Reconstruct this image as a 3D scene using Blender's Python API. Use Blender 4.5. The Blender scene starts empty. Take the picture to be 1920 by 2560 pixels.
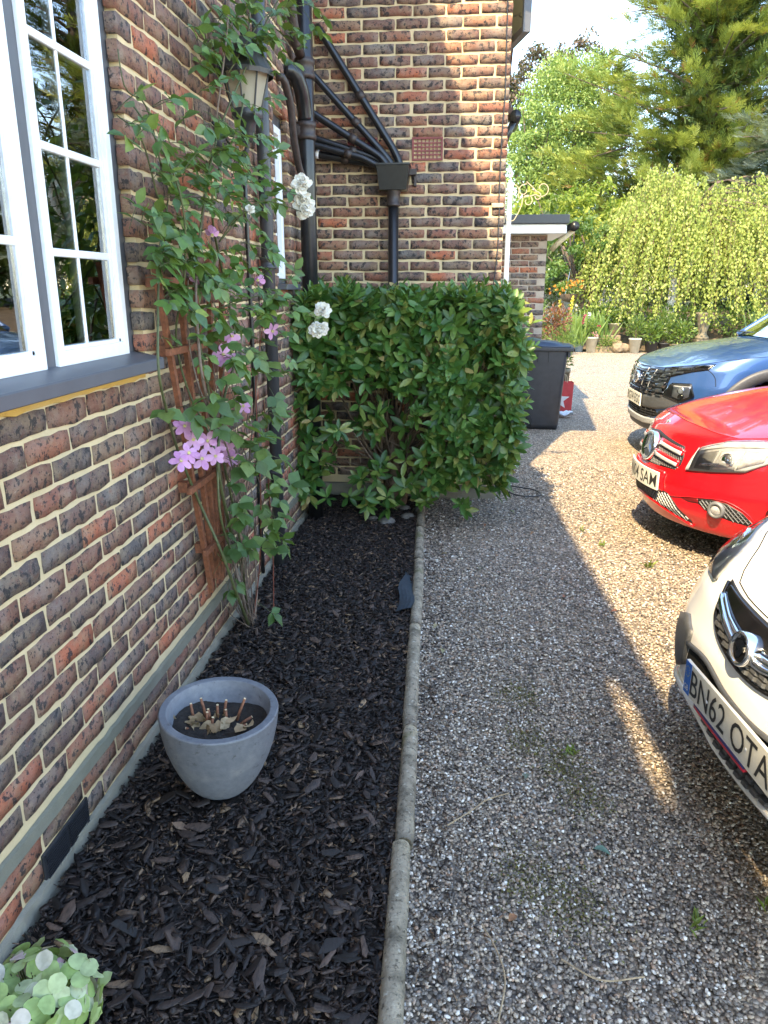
import bpy, bmesh, math, random
import numpy as np
from mathutils import Matrix, Vector
rng = np.random.default_rng(11)
random.seed(11)
SC = bpy.context.scene
COL = SC.collection
R = math.radians

# ------------------------------------------------------------------ camera
CAM = np.array([1.0704, 0.0, 1.58])
PITCH, YAW, ROLL, FPX = 0.29001, 0.098099, 0.00153, 1882.57
_f = np.array([-math.sin(YAW)*math.cos(PITCH), math.cos(YAW)*math.cos(PITCH), -math.sin(PITCH)])
_r0 = np.array([math.cos(YAW), math.sin(YAW), 0.0]); _u0 = np.cross(_r0, _f)
_r = math.cos(ROLL)*_r0 + math.sin(ROLL)*_u0
_u = -math.sin(ROLL)*_r0 + math.cos(ROLL)*_u0
cd = bpy.data.cameras.new('camera'); cam = bpy.data.objects.new('camera', cd); COL.objects.link(cam)
cd.sensor_fit = 'HORIZONTAL'; cd.sensor_width = 36.0; cd.lens = 36.0*FPX/1920.0
cd.clip_start = 0.05; cd.clip_end = 1500
cam.matrix_world = Matrix(((_r[0], _u[0], -_f[0], CAM[0]), (_r[1], _u[1], -_f[1], CAM[1]), (_r[2], _u[2], -_f[2], CAM[2]), (0, 0, 0, 1)))
SC.camera = cam
def view(P):
    """distance along the view and picture position: used only to choose which small pieces get objects of their own"""
    d = np.atleast_2d(P) - CAM; z = d@_f
    zz = np.where(z > .05, z, .05)
    return 960+FPX*(d@_r)/zz, 1280-FPX*(d@_u)/zz, z

# ------------------------------------------------------------------ light
SUN_TRAVEL = Vector((0.256, 0.80, -1.0)).normalized()
w = bpy.data.worlds.new('World'); SC.world = w; w.use_nodes = True
nt = w.node_tree; bg = nt.nodes['Background']
sky = nt.nodes.new('ShaderNodeTexSky'); sky.sky_type = 'NISHITA'; sky.sun_disc = False
sky.sun_elevation = math.asin(-SUN_TRAVEL.z); sky.sun_rotation = math.atan2(-SUN_TRAVEL.x, -SUN_TRAVEL.y) % (2*math.pi)
sky.air_density = 1.0; sky.dust_density = 0.3; sky.ozone_density = 1.6; sky.altitude = 50
nt.links.new(sky.outputs[0], bg.inputs[0]); bg.inputs[1].default_value = 0.15
sl = bpy.data.lights.new('sun', 'SUN'); sl.energy = 2.05; sl.angle = R(0.55); sl.color = (1.0, 0.82, 0.55)
so = bpy.data.objects.new('sun', sl); COL.objects.link(so)
so.rotation_euler = SUN_TRAVEL.to_track_quat('-Z', 'Y').to_euler(); so.location = (-6, -15, 22)
SC.view_settings.view_transform = 'Standard'; SC.view_settings.look = 'None'
SC.view_settings.exposure = 2.8; SC.view_settings.gamma = 1.0
SC.view_settings.use_curve_mapping = False
SC.view_settings.use_white_balance = True; SC.view_settings.white_balance_temperature = 7250; SC.view_settings.white_balance_tint = 8
SC.render.engine = 'CYCLES'
SC.cycles.max_bounces = 8; SC.cycles.transparent_max_bounces = 16
SC.cycles.use_denoising = True

# ------------------------------------------------------------------ node helpers
class NB:
    def __init__(s, name):
        s.m = bpy.data.materials.new(name); s.m.use_nodes = True
        s.t = s.m.node_tree; s.p = s.t.nodes['Principled BSDF']; s.out = s.t.nodes['Material Output']
    def n(s, typ, props=None, **ins):
        nd = s.t.nodes.new('ShaderNode'+typ)
        for k, v in (props or {}).items(): setattr(nd, k, v)
        for k, v in ins.items():
            key = int(k[1:]) if k[0] == 'i' and k[1:].isdigit() else k.replace('_', ' ')
            s.set(nd.inputs[key], v)
        return nd
    def set(s, sock, v):
        if isinstance(v, bpy.types.NodeSocket): s.t.links.new(v, sock)
        elif isinstance(v, bpy.types.Node): s.t.links.new(v.outputs[0], sock)
        else:
            if hasattr(sock.default_value, '__len__') and len(sock.default_value) == 4 and len(v) == 3: v = (*v, 1)
            sock.default_value = v
    def P(s, **k):
        for a, v in k.items(): s.set(s.p.inputs[a.replace('_', ' ')], v)
        return s
    def ramp(s, fac, stops, interp='LINEAR'):
        nd = s.t.nodes.new('ShaderNodeValToRGB'); cr = nd.color_ramp; cr.interpolation = interp
        while len(cr.elements) < len(stops): cr.elements.new(0.5)
        for e, (p, c) in zip(cr.elements, stops):
            e.position = p; e.color = (*c, 1) if not np.isscalar(c) else (c, c, c, 1)
        s.set(nd.inputs[0], fac); return nd.outputs[0]
    def mix(s, a, b, fac, mode='MIX'):
        nd = s.t.nodes.new('ShaderNodeMix'); nd.data_type = 'RGBA'; nd.blend_type = mode
        s.set(nd.inputs[0], fac); s.set(nd.inputs[6], a); s.set(nd.inputs[7], b); return nd.outputs[2]
    def math(s, op, a, b=0.0):
        nd = s.t.nodes.new('ShaderNodeMath'); nd.operation = op; s.set(nd.inputs[0], a); s.set(nd.inputs[1], b); return nd.outputs[0]
    def pos(s): return s.n('NewGeometry').outputs['Position']
    def noise(s, scale, detail=3.0, rough=.55, vec=None, out=0):
        nd = s.n('TexNoise', Scale=scale, Detail=detail, Roughness=rough)
        s.set(nd.inputs['Vector'], vec if vec is not None else s.pos()); return nd.outputs[out]
    def bump(s, h, strength=.3, dist=.002, nrm=None):
        nd = s.n('Bump', Strength=strength, Distance=dist); s.set(nd.inputs['Height'], h)
        if nrm is not None: s.set(nd.inputs['Normal'], nrm)
        s.set(s.p.inputs['Normal'], nd.outputs[0]); return nd.outputs[0]
    def rnd(s, src):
        if src == 'obj': return s.n('ObjectInfo').outputs['Random']
        return s.n('Attribute', {'attribute_name': 'rnd'}).outputs['Fac']

def plain(name, col, rough=.5, metal=0.0, coat=0.0, var=.12, scale=40.0, bump=0.0, spec=.5, coat_rough=.05):
    b = NB(name)
    nz = b.noise(scale, 4)
    lo = tuple(c*(1-var) for c in col); hi = tuple(min(1, c*(1+var)) for c in col)
    b.P(Base_Color=b.ramp(nz, [(.3, lo), (.7, hi)]), Roughness=rough, Metallic=metal, Coat_Weight=coat, Specular_IOR_Level=spec, Coat_Roughness=coat_rough)
    if bump: b.bump(b.noise(scale*4, 3), bump, .001)
    return b.m

def brick_mat(src, name='brick', gray=0.0):
    b = NB(name); r = b.rnd(src)
    base = b.ramp(r, [(0, (.160, .092, .072)), (.14, (.105, .088, .082)), (.26, (.230, .105, .070)), (.38, (.150, .108, .090)), (.50, (.260, .120, .078)),
                      (.60, (.115, .100, .094)), (.70, (.30, .110, .066)), (.80, (.235, .160, .108)), (.90, (.36, .125, .072)), (1, (.46, .14, .07))])
    n1 = b.noise(13, 5, .65); c = b.mix(base, (.34, .24, .145), b.ramp(n1, [(.46, 0.0), (.72, .75)]))
    n4 = b.noise(6, 4, .6); c = b.mix(c, (.26, .235, .205), b.ramp(n4, [(.48, 0.0), (.72, .6)]))
    n6 = b.noise(22, 4, .7); c = b.mix(c, (.22, .085, .055), b.ramp(n6, [(.54, 0.0), (.68, .55)]))
    n2 = b.noise(30, 4, .65); c = b.mix(c, (.035, .034, .036), b.ramp(n2, [(.545, 0.0), (.60, .88)]))
    n3 = b.noise(95, 3, .6); c = b.mix(c, (.022, .020, .020), b.ramp(n3, [(.60, 0.0), (.67, .85)]))
    n5 = b.noise(260, 2, .5); c = b.mix(c, (.42, .34, .25), b.ramp(n5, [(.64, 0.0), (.74, .55)]))
    b.P(Base_Color=c, Roughness=.88, Specular_IOR_Level=.3)
    v = b.n('Mapping'); b.set(v.inputs[0], b.pos()); v.inputs['Scale'].default_value = (40, 40, 110)
    cr = b.noise(1.0, 5, .7, v.outputs[0])
    b.bump(b.math('ADD', b.math('MULTIPLY', b.noise(150, 4, .7), .7), b.math('MULTIPLY', cr, .9)), .95, .007)
    return b.m

def mortar_mat(name, col=(.52, .40, .235), patch=(.38, .33, .24)):
    b = NB(name)
    c = b.ramp(b.noise(9, 4), [(.3, tuple(.82*x for x in col)), (.7, col)])
    c = b.mix(c, patch, b.ramp(b.noise(2.3, 3), [(.5, 0.0), (.75, .6)]))
    c = b.mix(c, tuple(.55*x for x in col), b.ramp(b.noise(420, 2), [(.6, 0.0), (.72, .55)]))
    b.P(Base_Color=c, Roughness=.95, Specular_IOR_Level=.15)
    b.bump(b.math('ADD', b.noise(500, 3), b.math('MULTIPLY', b.noise(60, 3), 2.0)), .6, .003)
    return b.m

def leaf_mat(name, stops, src='attr', trans=.3, rough=.42, spec=.5, tcol=None, vein=0.0):
    b = NB(name); c = b.ramp(b.rnd(src), stops)
    nz = b.noise(60, 2); c = b.mix(c, (.02, .03, .01), b.ramp(nz, [(.35, .28), (.6, 0.0)]))
    b.P(Base_Color=c, Roughness=rough, Specular_IOR_Level=spec)
    tr = b.n('BsdfTranslucent')
    b.set(tr.inputs[0], b.mix(c, tcol or (.35, .50, .04), .45))
    mx = b.n('MixShader'); mx.inputs[0].default_value = trans
    b.t.links.new(b.p.outputs[0], mx.inputs[1]); b.t.links.new(tr.outputs[0], mx.inputs[2]); b.t.links.new(mx.outputs[0], b.out.inputs[0])
    return b.m

def glass_mat(name, tint=(.93, .97, .95), ior=1.75, refl_rough=0.0):
    b = NB(name)
    fr = b.n('Fresnel', IOR=ior); tr = b.n('BsdfTransparent', Color=tint); gl = b.n('BsdfGlossy', Roughness=refl_rough)
    mx = b.n('MixShader'); b.set(mx.inputs[0], fr); b.t.links.new(tr.outputs[0], mx.inputs[1]); b.t.links.new(gl.outputs[0], mx.inputs[2])
    b.t.links.new(mx.outputs[0], b.out.inputs[0]); return b.m

# ------------------------------------------------------------------ mesh helpers
def make_mesh(name, V, F, mat=None, smooth=False, rnd=None, mats=None, mi=None):
    me = bpy.data.meshes.new(name)
    V = np.asarray(V, np.float32)
    if isinstance(F, np.ndarray):
        k = F.shape[1]; nf = len(F)
        me.vertices.add(len(V)); me.vertices.foreach_set('co', V.ravel())
        me.loops.add(nf*k); me.loops.foreach_set('vertex_index', F.astype(np.int32).ravel())
        me.polygons.add(nf); me.polygons.foreach_set('loop_start', np.arange(0, nf*k, k, dtype=np.int32))
        me.update(calc_edges=True)
    else:
        me.from_pydata(V.tolist(), [], F); me.update()
    if smooth: me.polygons.foreach_set('use_smooth', np.ones(len(me.polygons), bool))
    if rnd is not None:
        a = me.attributes.new('rnd', 'FLOAT', 'POINT'); a.data.foreach_set('value', np.asarray(rnd, np.float32))
    if mat: me.materials.append(mat)
    if mats:
        for q in mats: me.materials.append(q)
        me.polygons.foreach_set('material_index', np.asarray(mi, np.int32))
    return me
def link(name, me, root=None, loc=None, kind=None):
    o = bpy.data.objects.new(name, me); COL.objects.link(o)
    if root is not None:
        o.parent = root
        if loc is None: o.location = -np.array(root.location) if root.get('_w', 1) else (0, 0, 0)
    if loc is not None: o.location = loc
    if kind: o['kind'] = kind
    return o
def part(root, name, V, F, mat, smooth=False, rnd=None, kind=None, sub=None):
    """mesh given in world coordinates under a root (or under a part 'sub' of that root)"""
    me = make_mesh(name, V, F, mat, smooth, rnd)
    o = bpy.data.objects.new(name, me); COL.objects.link(o)
    if sub is not None: o.parent = sub; o.location = (0, 0, 0)
    else:
        o.parent = root; o.location = -Vector(root.location) if not root.get('local') else (0, 0, 0)
    if kind: o['kind'] = kind
    return o
def thing(name, label, cat, loc=(0, 0, 0), group=None, rotz=None):
    o = bpy.data.objects.new(name, None); COL.objects.link(o); o.location = loc
    o.empty_display_size = .1
    o['label'] = label; o['category'] = cat
    if group: o['group'] = group
    if rotz is not None: o.rotation_euler = (0, 0, rotz); o['local'] = 1
    return o
def tag(o, label, cat, group=None):
    o['label'] = label; o['category'] = cat
    if group: o['group'] = group
    return o
def whole(name, V, F, mat, smooth=False, rnd=None, kind=None, base=None):
    V = np.asarray(V, float)
    b = np.array(base if base is not None else (V[:, 0].mean(), V[:, 1].mean(), V[:, 2].min()))
    o = bpy.data.objects.new(name, make_mesh(name, V-b, F, mat, smooth, rnd)); COL.objects.link(o); o.location = b
    if kind: o['kind'] = kind
    return o

class MB:
    def __init__(s): s.V = []; s.F = []
    def add(s, V, F):
        o = len(s.V); s.V += [tuple(map(float, v)) for v in V]; s.F += [tuple(int(i)+o for i in f) for f in F]; return s
    def box(s, a, b, bev=0.0, M=None):
        a = np.array(a, float); b = np.array(b, float); a, b = np.minimum(a, b), np.maximum(a, b)
        if bev <= 0:
            V = [(x, y, z) for x in (a[0], b[0]) for y in (a[1], b[1]) for z in (a[2], b[2])]
            F = [(0, 1, 3, 2), (4, 6, 7, 5), (0, 4, 5, 1), (2, 3, 7, 6), (0, 2, 6, 4), (1, 5, 7, 3)]
        else:
            bm = bmesh.new(); bmesh.ops.create_cube(bm, size=1.0)
            for v in bm.verts: v.co = Vector([(a[i]+b[i])/2+v.co[i]*(b[i]-a[i]) for i in range(3)])
            bmesh.ops.bevel(bm, geom=list(bm.edges), offset=min(bev, .45*min(b-a)), segments=2, affect='EDGES', profile=.5)
            bm.verts.index_update(); V = [tuple(v.co) for v in bm.verts]; F = [tuple(v.index for v in f.verts) for f in bm.faces]; bm.free()
        if M is not None: V = [tuple(M@Vector(v)) for v in V]
        return s.add(V, F)
    def tube(s, pts, r, n=8, cap=True):
        P = np.asarray(pts, float); m = len(P); rr = np.broadcast_to(np.asarray(r, float), (m,))
        T = np.gradient(P, axis=0); T /= np.linalg.norm(T, axis=1)[:, None]+1e-12
        up = np.array([0, 0, 1.0]) if abs(T[0][2]) < .9 else np.array([1.0, 0, 0])
        V = []; X = np.cross(up, T[0]); X /= np.linalg.norm(X)
        for i in range(m):
            X = X-T[i]*(X@T[i]); X /= np.linalg.norm(X)+1e-12; Y = np.cross(T[i], X)
            for k in range(n):
                a = 2*math.pi*k/n; V.append(P[i]+rr[i]*(math.cos(a)*X+math.sin(a)*Y))
        F = [(i*n+k, i*n+(k+1) % n, (i+1)*n+(k+1) % n, (i+1)*n+k) for i in range(m-1) for k in range(n)]
        if cap: F += [tuple(range(n-1, -1, -1)), tuple(range((m-1)*n, m*n))]
        return s.add(V, F)
    def lathe(s, prof, c=(0, 0, 0), n=32, axis='z', capb=False, capt=False):
        V = []
        for r, z in prof:
            for k in range(n):
                a = 2*math.pi*k/n
                p = (r*math.cos(a), r*math.sin(a), z)
                if axis == 'y': p = (p[0], p[2], p[1])
                if axis == 'x': p = (p[2], p[0], p[1])
                V.append((p[0]+c[0], p[1]+c[1], p[2]+c[2]))
        m = len(prof)
        F = [(i*n+k, i*n+(k+1) % n, (i+1)*n+(k+1) % n, (i+1)*n+k) for i in range(m-1) for k in range(n)]
        if capb: F.append(tuple(range(n-1, -1, -1)))
        if capt: F.append(tuple(range((m-1)*n, m*n)))
        return s.add(V, F)
    def grid(s, G, flip=False):
        G = np.asarray(G); a, b = G.shape[:2]
        F = [(i*b+j, (i+1)*b+j, (i+1)*b+j+1, i*b+j+1) for i in range(a-1) for j in range(b-1)]
        if flip: F = [f[::-1] for f in F]
        return s.add(G.reshape(-1, 3), F)
    def part(s, root, name, mat, smooth=False, **k): return part(root, name, s.V, s.F, mat, smooth, **k)
    def whole(s, name, mat, smooth=False, **k): return whole(name, s.V, s.F, mat, smooth, **k)
def smooth_path(pts, n=40):
    P = np.asarray(pts, float); t = np.r_[0, np.cumsum(np.linalg.norm(np.diff(P, axis=0), axis=1))]; u = np.linspace(0, t[-1], n)
    m = np.gradient(P, t, axis=0); out = np.zeros((n, P.shape[1]))
    idx = np.clip(np.searchsorted(t, u, 'right')-1, 0, len(t)-2)
    h = t[idx+1]-t[idx]; s = ((u-t[idx])/h)[:, None]; h = h[:, None]
    return (2*s**3-3*s**2+1)*P[idx]+(s**3-2*s**2+s)*h*m[idx]+(-2*s**3+3*s**2)*P[idx+1]+(s**3-s**2)*h*m[idx+1]

# leaf templates: along +Y, face +Z
def leaf_t(W=.36, fold=.09, droop=.12, tipw=.62, teeth=False):
    ts = [0, .22, .5, .78, 1.0]; ws = [.02, .72, 1.0, tipw, .0]
    V = []; F = []
    for t, q in zip(ts, ws):
        z = -droop*t*t; x = W*.5*q
        V += [(-x, t, z+fold*q), (0, t, z), (x, t, z+fold*q)]
    V = V[:-3]+[(0, 1.0, -droop)]
    for i in range(3):
        o = i*3; F += [(o, o+1, o+4, o+3), (o+1, o+2, o+5, o+4)]
    F += [(9, 10, 12, 12), (10, 11, 12, 12)]
    return np.array(V), np.array([f if f[2] != f[3] else f for f in F])
def petal_t(W=1.0, fold=.12, droop=.12, wave=0.0, base=.30):
    ts = [0, .12, .30, .52, .74, .90, 1.0]; ws = [base*.5, .50, .80, .98, .95, .66, .12]; V = []; F = []
    for i, (t, q) in enumerate(zip(ts, ws)):
        x = W*.5*q; z = -droop*t*t; w_ = wave*(1 if i % 2 else -1)*t; V += [(-x, t-.03*q, z+fold*q+w_), (0, t+(.03 if t > .8 else 0), z), (x, t-.03*q, z+fold*q-w_)]
    for i in range(len(ts)-1): o = i*3; F += [(o, o+1, o+4), (o, o+4, o+3), (o+1, o+2, o+5), (o+1, o+5, o+4)]
    return np.array(V), np.array(F)
def leaf_low(W=.45, fold=.08):
    return np.array([(0, 0, 0), (W*.5, .5, fold), (0, 1, -.05), (-W*.5, .5, fold), (0, .5, 0)]), np.array([(0, 1, 4), (1, 2, 4), (2, 3, 4), (3, 0, 4)])
def diamond(W=.6): return np.array([(0, 0, 0), (W*.5, .45, .06), (0, 1, -.05), (-W*.5, .45, .06)]), np.array([(0, 1, 2, 3)])
def tri_faces(F):
    out = []
    for f in F:
        f = [i for i in f]
        if len(f) == 4 and f[2] != f[3]: out += [(f[0], f[1], f[2]), (f[0], f[2], f[3])]
        else: out.append(tuple(f[:3]))
    return np.array(out)
def basis(D, N):
    D = D/np.linalg.norm(D, axis=1)[:, None]
    X = np.cross(D, N); l = np.linalg.norm(X, axis=1)[:, None]
    X = np.where(l > 1e-4, X/np.maximum(l, 1e-6), np.array([1.0, 0, 0])); Z = np.cross(X, D)
    return np.stack([X, D, Z], axis=2)
def scatter(tm, P, B, S):
    V, F = tm; N = len(P); k = len(V)
    S = np.asarray(S, float)
    if S.ndim == 1: S = np.repeat(S[:, None], 3, 1)
    W = np.einsum('nij,nkj->nki', B, V[None]*S[:, None, :])+P[:, None, :]
    FF = (F[None]+(np.arange(N)*k)[:, None, None]).reshape(-1, F.shape[1])
    return W.reshape(-1, 3), FF
def rvec(n): v = rng.normal(size=(n, 3)); return v/np.linalg.norm(v, axis=1)[:, None]
def rep(a, k): return np.repeat(a, k)
# ------------------------------------------------------------------ materials
M = {}
M['brick_p'] = brick_mat('obj', 'brick'); M['brick_s'] = brick_mat('attr', 'brick_joined')
M['mortar'] = mortar_mat('mortar', (.68, .53, .31), (.52, .43, .28)); M['mortar_grey'] = mortar_mat('grey_mortar', (.22, .21, .16), (.16, .16, .12))
M['bedding'] = mortar_mat('bedding_mortar', (.62, .37, .10), (.58, .40, .18))
M['concrete'] = mortar_mat('concrete', (.25, .23, .18), (.15, .145, .11))
M['pvc_white'] = plain('white_pvc', (.80, .81, .82), .32, var=.04)
M['frame_grey'] = plain('grey_frame', (.085, .088, .098), .45, var=.08, scale=12)
M['pipe_black'] = plain('black_pipe_paint', (.012, .012, .013), .30, var=.3, scale=30, bump=.15)
M['pipe_rust'] = plain('rusty_black_pipe', (.035, .024, .020), .5, var=.4, scale=40, bump=.3)
M['pipe_grey'] = plain('grey_pipe', (.040, .042, .046), .42, var=.12)
M['black_plastic'] = plain('black_plastic', (.02, .021, .024), .4, var=.2)
M['glass'] = glass_mat('window_glass', ior=3.4)
M['glass_lamp'] = None
M['room'] = plain('room_wall', (.22, .21, .19), .9)
M['terracotta'] = plain('red_airbrick', (.19, .035, .030), .5, var=.2, scale=60, bump=.2)
M['dark'] = plain('gap_shade', (.004, .004, .004), .9)  # near-black colour stands in for shade inside openings and seams
M['wood_red'] = plain('red_brown_wood', (.20, .068, .030), .65, var=.4, scale=60, bump=.3)
M['chrome'] = plain('chrome', (.82, .83, .85), .09, 1.0, var=.02)
M['steel'] = plain('steel', (.55, .56, .58), .22, 1.0, var=.1)
M['roof'] = plain('roof_tile', (.10, .055, .04), .85, var=.35, scale=6, bump=.3)
M['cream_iron'] = plain('cream_iron', (.46, .38, .24), .5, var=.15, scale=50)

# ------------------------------------------------------------------ bricks
CH = .07335; BL = .225
def brick_template(seed, L=.2135, H=.0605, D=.034):
    q = np.random.default_rng(seed); nx, nz = 6, 3
    V = []; idx = {}
    for i in range(nx):
        for j in range(nz):
            x = (i/(nx-1)-.5)*L; z = (j/(nz-1)-.5)*H
            edge = i in (0, nx-1) or j in (0, nz-1)
            if edge:
                x += q.normal()*.0017; z += q.normal()*.0021
            if i in (0, nx-1) and j in (0, nz-1): x *= .990; z *= .93
            y = q.normal()*.0008+(.0022 if edge else -.0004)
            idx[i, j] = len(V); V.append((x, y, z))
    ring = [(i, 0) for i in range(nx)]+[(nx-1, j) for j in range(1, nz)]+[(i, nz-1) for i in range(nx-2, -1, -1)]+[(0, j) for j in range(nz-2, 0, -1)]
    F = [(idx[i, j], idx[i+1, j], idx[i+1, j+1], idx[i, j+1]) for i in range(nx-1) for j in range(nz-1)]
    o = len(V)
    for (i, j) in ring:
        x, y, z = V[idx[i, j]]; V.append((x, D, z))
    m = len(ring)
    F += [(idx[ring[(k+1) % m]], idx[ring[k]], o+k, o+(k+1) % m) for k in range(m)]
    return np.array(V), np.array(F)
BT = [brick_template(s) for s in range(9)]
BTH = [brick_template(20+s, L=.101) for s in range(4)]
BM = [make_mesh('brick', v, f, M['brick_p']) for v, f in BT]; BMH = [make_mesh('brick', v, f, M['brick_p']) for v, f in BTH]
def lay(root, bricks, axis, cap=300, named='brick'):
    """bricks: list of (centre xyz, length, height scale); axis 'x+' faces +X, 'y-' faces -Y. 300 largest in view as objects, the rest joined"""
    Cn = np.array([b[0] for b in bricks])
    px, py, z = view(Cn)
    area = np.where((z > .3) & (px > -60) & (px < 1980) & (py > -40) & (py < 2600), 1/np.maximum(z, .1)**2, 0)
    order = np.argsort(-area); ind = set(order[:cap].tolist())
    Rm = np.array([[0, -1, 0], [1, 0, 0], [0, 0, 1.0]]) if axis == 'x+' else np.eye(3)
    AV = []; AF = []; AR = []; o = 0
    rl = np.array(root.location)
    for i, (c, L, hs) in enumerate(bricks):
        half = L < .16
        k = int(rng.integers(len(BTH) if half else len(BT)))
        base = .101 if half else .2135
        sc = np.array([L/base, 1.0, hs]); flip = 1 if rng.random() < .5 else -1
        jit = np.array([rng.normal()*.0022, rng.normal()*.0007-.001, rng.normal()*.0018]); hs = hs*rng.uniform(.955, 1.03)
        if i in ind and area[i] > 0:
            ob = bpy.data.objects.new(named, (BMH if half else BM)[k]); COL.objects.link(ob); ob.parent = root
            m = Rm@np.diag(sc)
            p = np.array(c)+Rm@jit-rl
            ob.matrix_local = Matrix(((*m[0], p[0]), (*m[1], p[1]), (*m[2], p[2]), (0, 0, 0, 1)))
        else:
            v, f = (BTH if half else BT)[k]
            W = (v*sc+jit)@Rm.T+np.array(c)
            AV.append(W); AF.append(f+o); AR.append(np.full(len(W), rng.random())); o += len(W)
    if AV: part(root, named+'work', np.concatenate(AV), np.concatenate(AF), M['brick_s'], rnd=np.concatenate(AR), kind='stuff')

# ---- left house wall: face at x = 0
wallL = thing('brick_wall', 'long shaded brick house wall with white casement window and rose trellis', 'wall', (0, 2.5, 0))
WY0, WY1, WZ0, WZ1 = .86, 2.512, 1.312, 2.575          # first window opening
VY0, VY1, VZ0, VZ1 = 4.55, 4.875, 1.60, 2.52           # second, narrow window
bl = []
for k in range(-17, 45):
    zc = 1.2494+CH*k
    if -15 <= k <= -14: 
        if k == -14: continue
    hs = 1.0
    if k == -15: zc = .157
    if k == -16: zc = .082
    if k < -16 or zc > 4.45: continue
    y = 1.857+(BL/2 if k % 2 else 0)-BL*14+BL/2+ (.06 if k < -13 else 0)
    while y < 5.80:
        L = .2115+rng.normal()*.002; a, b = y-L/2, y+L/2
        segs = [(a, b)]
        for (y0, y1, z0, z1) in ((WY0, WY1, WZ0, WZ1), (VY0, VY1, VZ0, VZ1), (1.563, 1.816, .034, .122)):
            if z0-.03 < zc < z1+.02:
                ns = []
                for (p, q) in segs:
                    if q <= y0+.003 or p >= y1-.003: ns.append((p, q))
                    else:
                        if p < y0-.06: ns.append((p, y0-.002))
                        if q > y1+.06: ns.append((y1+.002, q))
                segs = [((y1+.002 if y1 < p_ < y1+.085 else p_), (y0-.002 if y0-.085 < q_ < y0 else q_)) for p_, q_ in ns]
        for (p, q) in segs:
            q = min(q, 5.735)
            if q-p > .03: bl.append(((0.0012, (p+q)/2, zc), q-p, hs))
        y += BL
lay(wallL, bl, 'x+')
mb = MB()
def holed(mb, x0, x1, y0, y1, z0, z1, holes):
    ys = sorted({y0, y1, *[h[0] for h in holes], *[h[1] for h in holes]})
    for a, b in zip(ys[:-1], ys[1:]):
        cuts = sorted([(h[2], h[3]) for h in holes if h[0] <= a+1e-6 and h[1] >= b-1e-6]); z = z0
        for c, d in cuts: mb.box((x0, a, z), (x1, b, c)); z = d
        mb.box((x0, a, z), (x1, b, z1))
holed(mb, -.28, -.0035, -9, 5.742, -.4, 5.50, [(WY0-.025, WY1+.025, WZ0, WZ1+.02), (VY0-.02, VY1+.02, VZ0-.01, VZ1+.02)])
mb.part(wallL, 'mortar_wall', M['mortar'])
# rooms behind the windows, so that the panes look into something dark
mb = MB()
for (x0, x1, y0, y1, z0, z1) in ((-3.6, -.285, -9, 5.70, .0, 2.75),):
    mb.box((x0-.1, y0, z0), (x0, y1, z1)); mb.box((x0, y0, z1), (x1, y1, z1+.1)); mb.box((x0, y0, z0-.1), (x1, y1, z0))
    mb.box((x0, y1, z0), (x1, y1+.04, z1)); mb.box((x0, y0-.1, z0), (x1, y0, z1))
mb.part(wallL, 'room', M['room'])
# damp course band, plinth haunch, bedding mortar
def rough_strip(y0, y1, z0, z1, x1, n, amp):
    ys = np.linspace(y0, y1, n); V = []; F = []
    for i, y in enumerate(ys):
        a, b = rng.normal()*amp, rng.normal()*amp
        V += [(-.002, y, z0+a), (x1+rng.normal()*.0008, y, z0+a+.002), (x1+rng.normal()*.0008, y, z1+b-.002), (-.002, y, z1+b)]
        if i: o = 4*i; F += [(o-4+k, o+k, o+(k+1) % 4, o-4+(k+1) % 4) for k in range(4)]
    return V, [f[::-1] for f in F]
part(wallL, 'damp_course', *rough_strip(-1, 5.73, .193, .236, .010, 160, .0016), M['mortar_grey'])
part(wallL, 'bedding_mortar', *rough_strip(.7, 2.50, 1.283, 1.318, .007, 40, .0025), M['bedding'])
ys = np.linspace(-1, 5.6, 150); V = []
for y in ys:
    e = rng.normal(size=3)*.003
    V.append([(-.002, y, .046+e[0]), (.010+e[1]*.5, y, .040+e[0]), (.016+e[1], y, .012), (.022+e[2], y, -.06)])
MB().grid(np.array(V)).part(wallL, 'plinth', M['concrete'])
# black vent near the ground
mb = MB(); mb.box((-.02, 1.565, .036), (.004, 1.815, .122), .003)
for i in range(9): mb.box((.003, 1.575, .043+i*.0085), (.0085, 1.683, .047+i*.0085)); mb.box((.003, 1.697, .043+i*.0085), (.0085, 1.805, .047+i*.0085))
mb.part(wallL, 'air_vent', M['black_plastic'])
# roof slope over this wall; its eave throws the shade on the gravel
mb = MB(); mb.add([(.20, -9, 5.36), (.20, 5.6, 5.36), (.20, 5.6, 5.46), (.20, -9, 5.46), (-3.4, -9, 8.1), (-3.4, 5.6, 8.1), (-6.6, -9, 5.36), (-6.6, 5.6, 5.36)],
                 [(0, 1, 2, 3), (3, 2, 5, 4), (4, 5, 7, 6), (0, 6, 7, 1), (1, 7, 5, 2), (0, 3, 4, 6)])
mb.part(wallL, 'roof', M['roof'])
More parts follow.
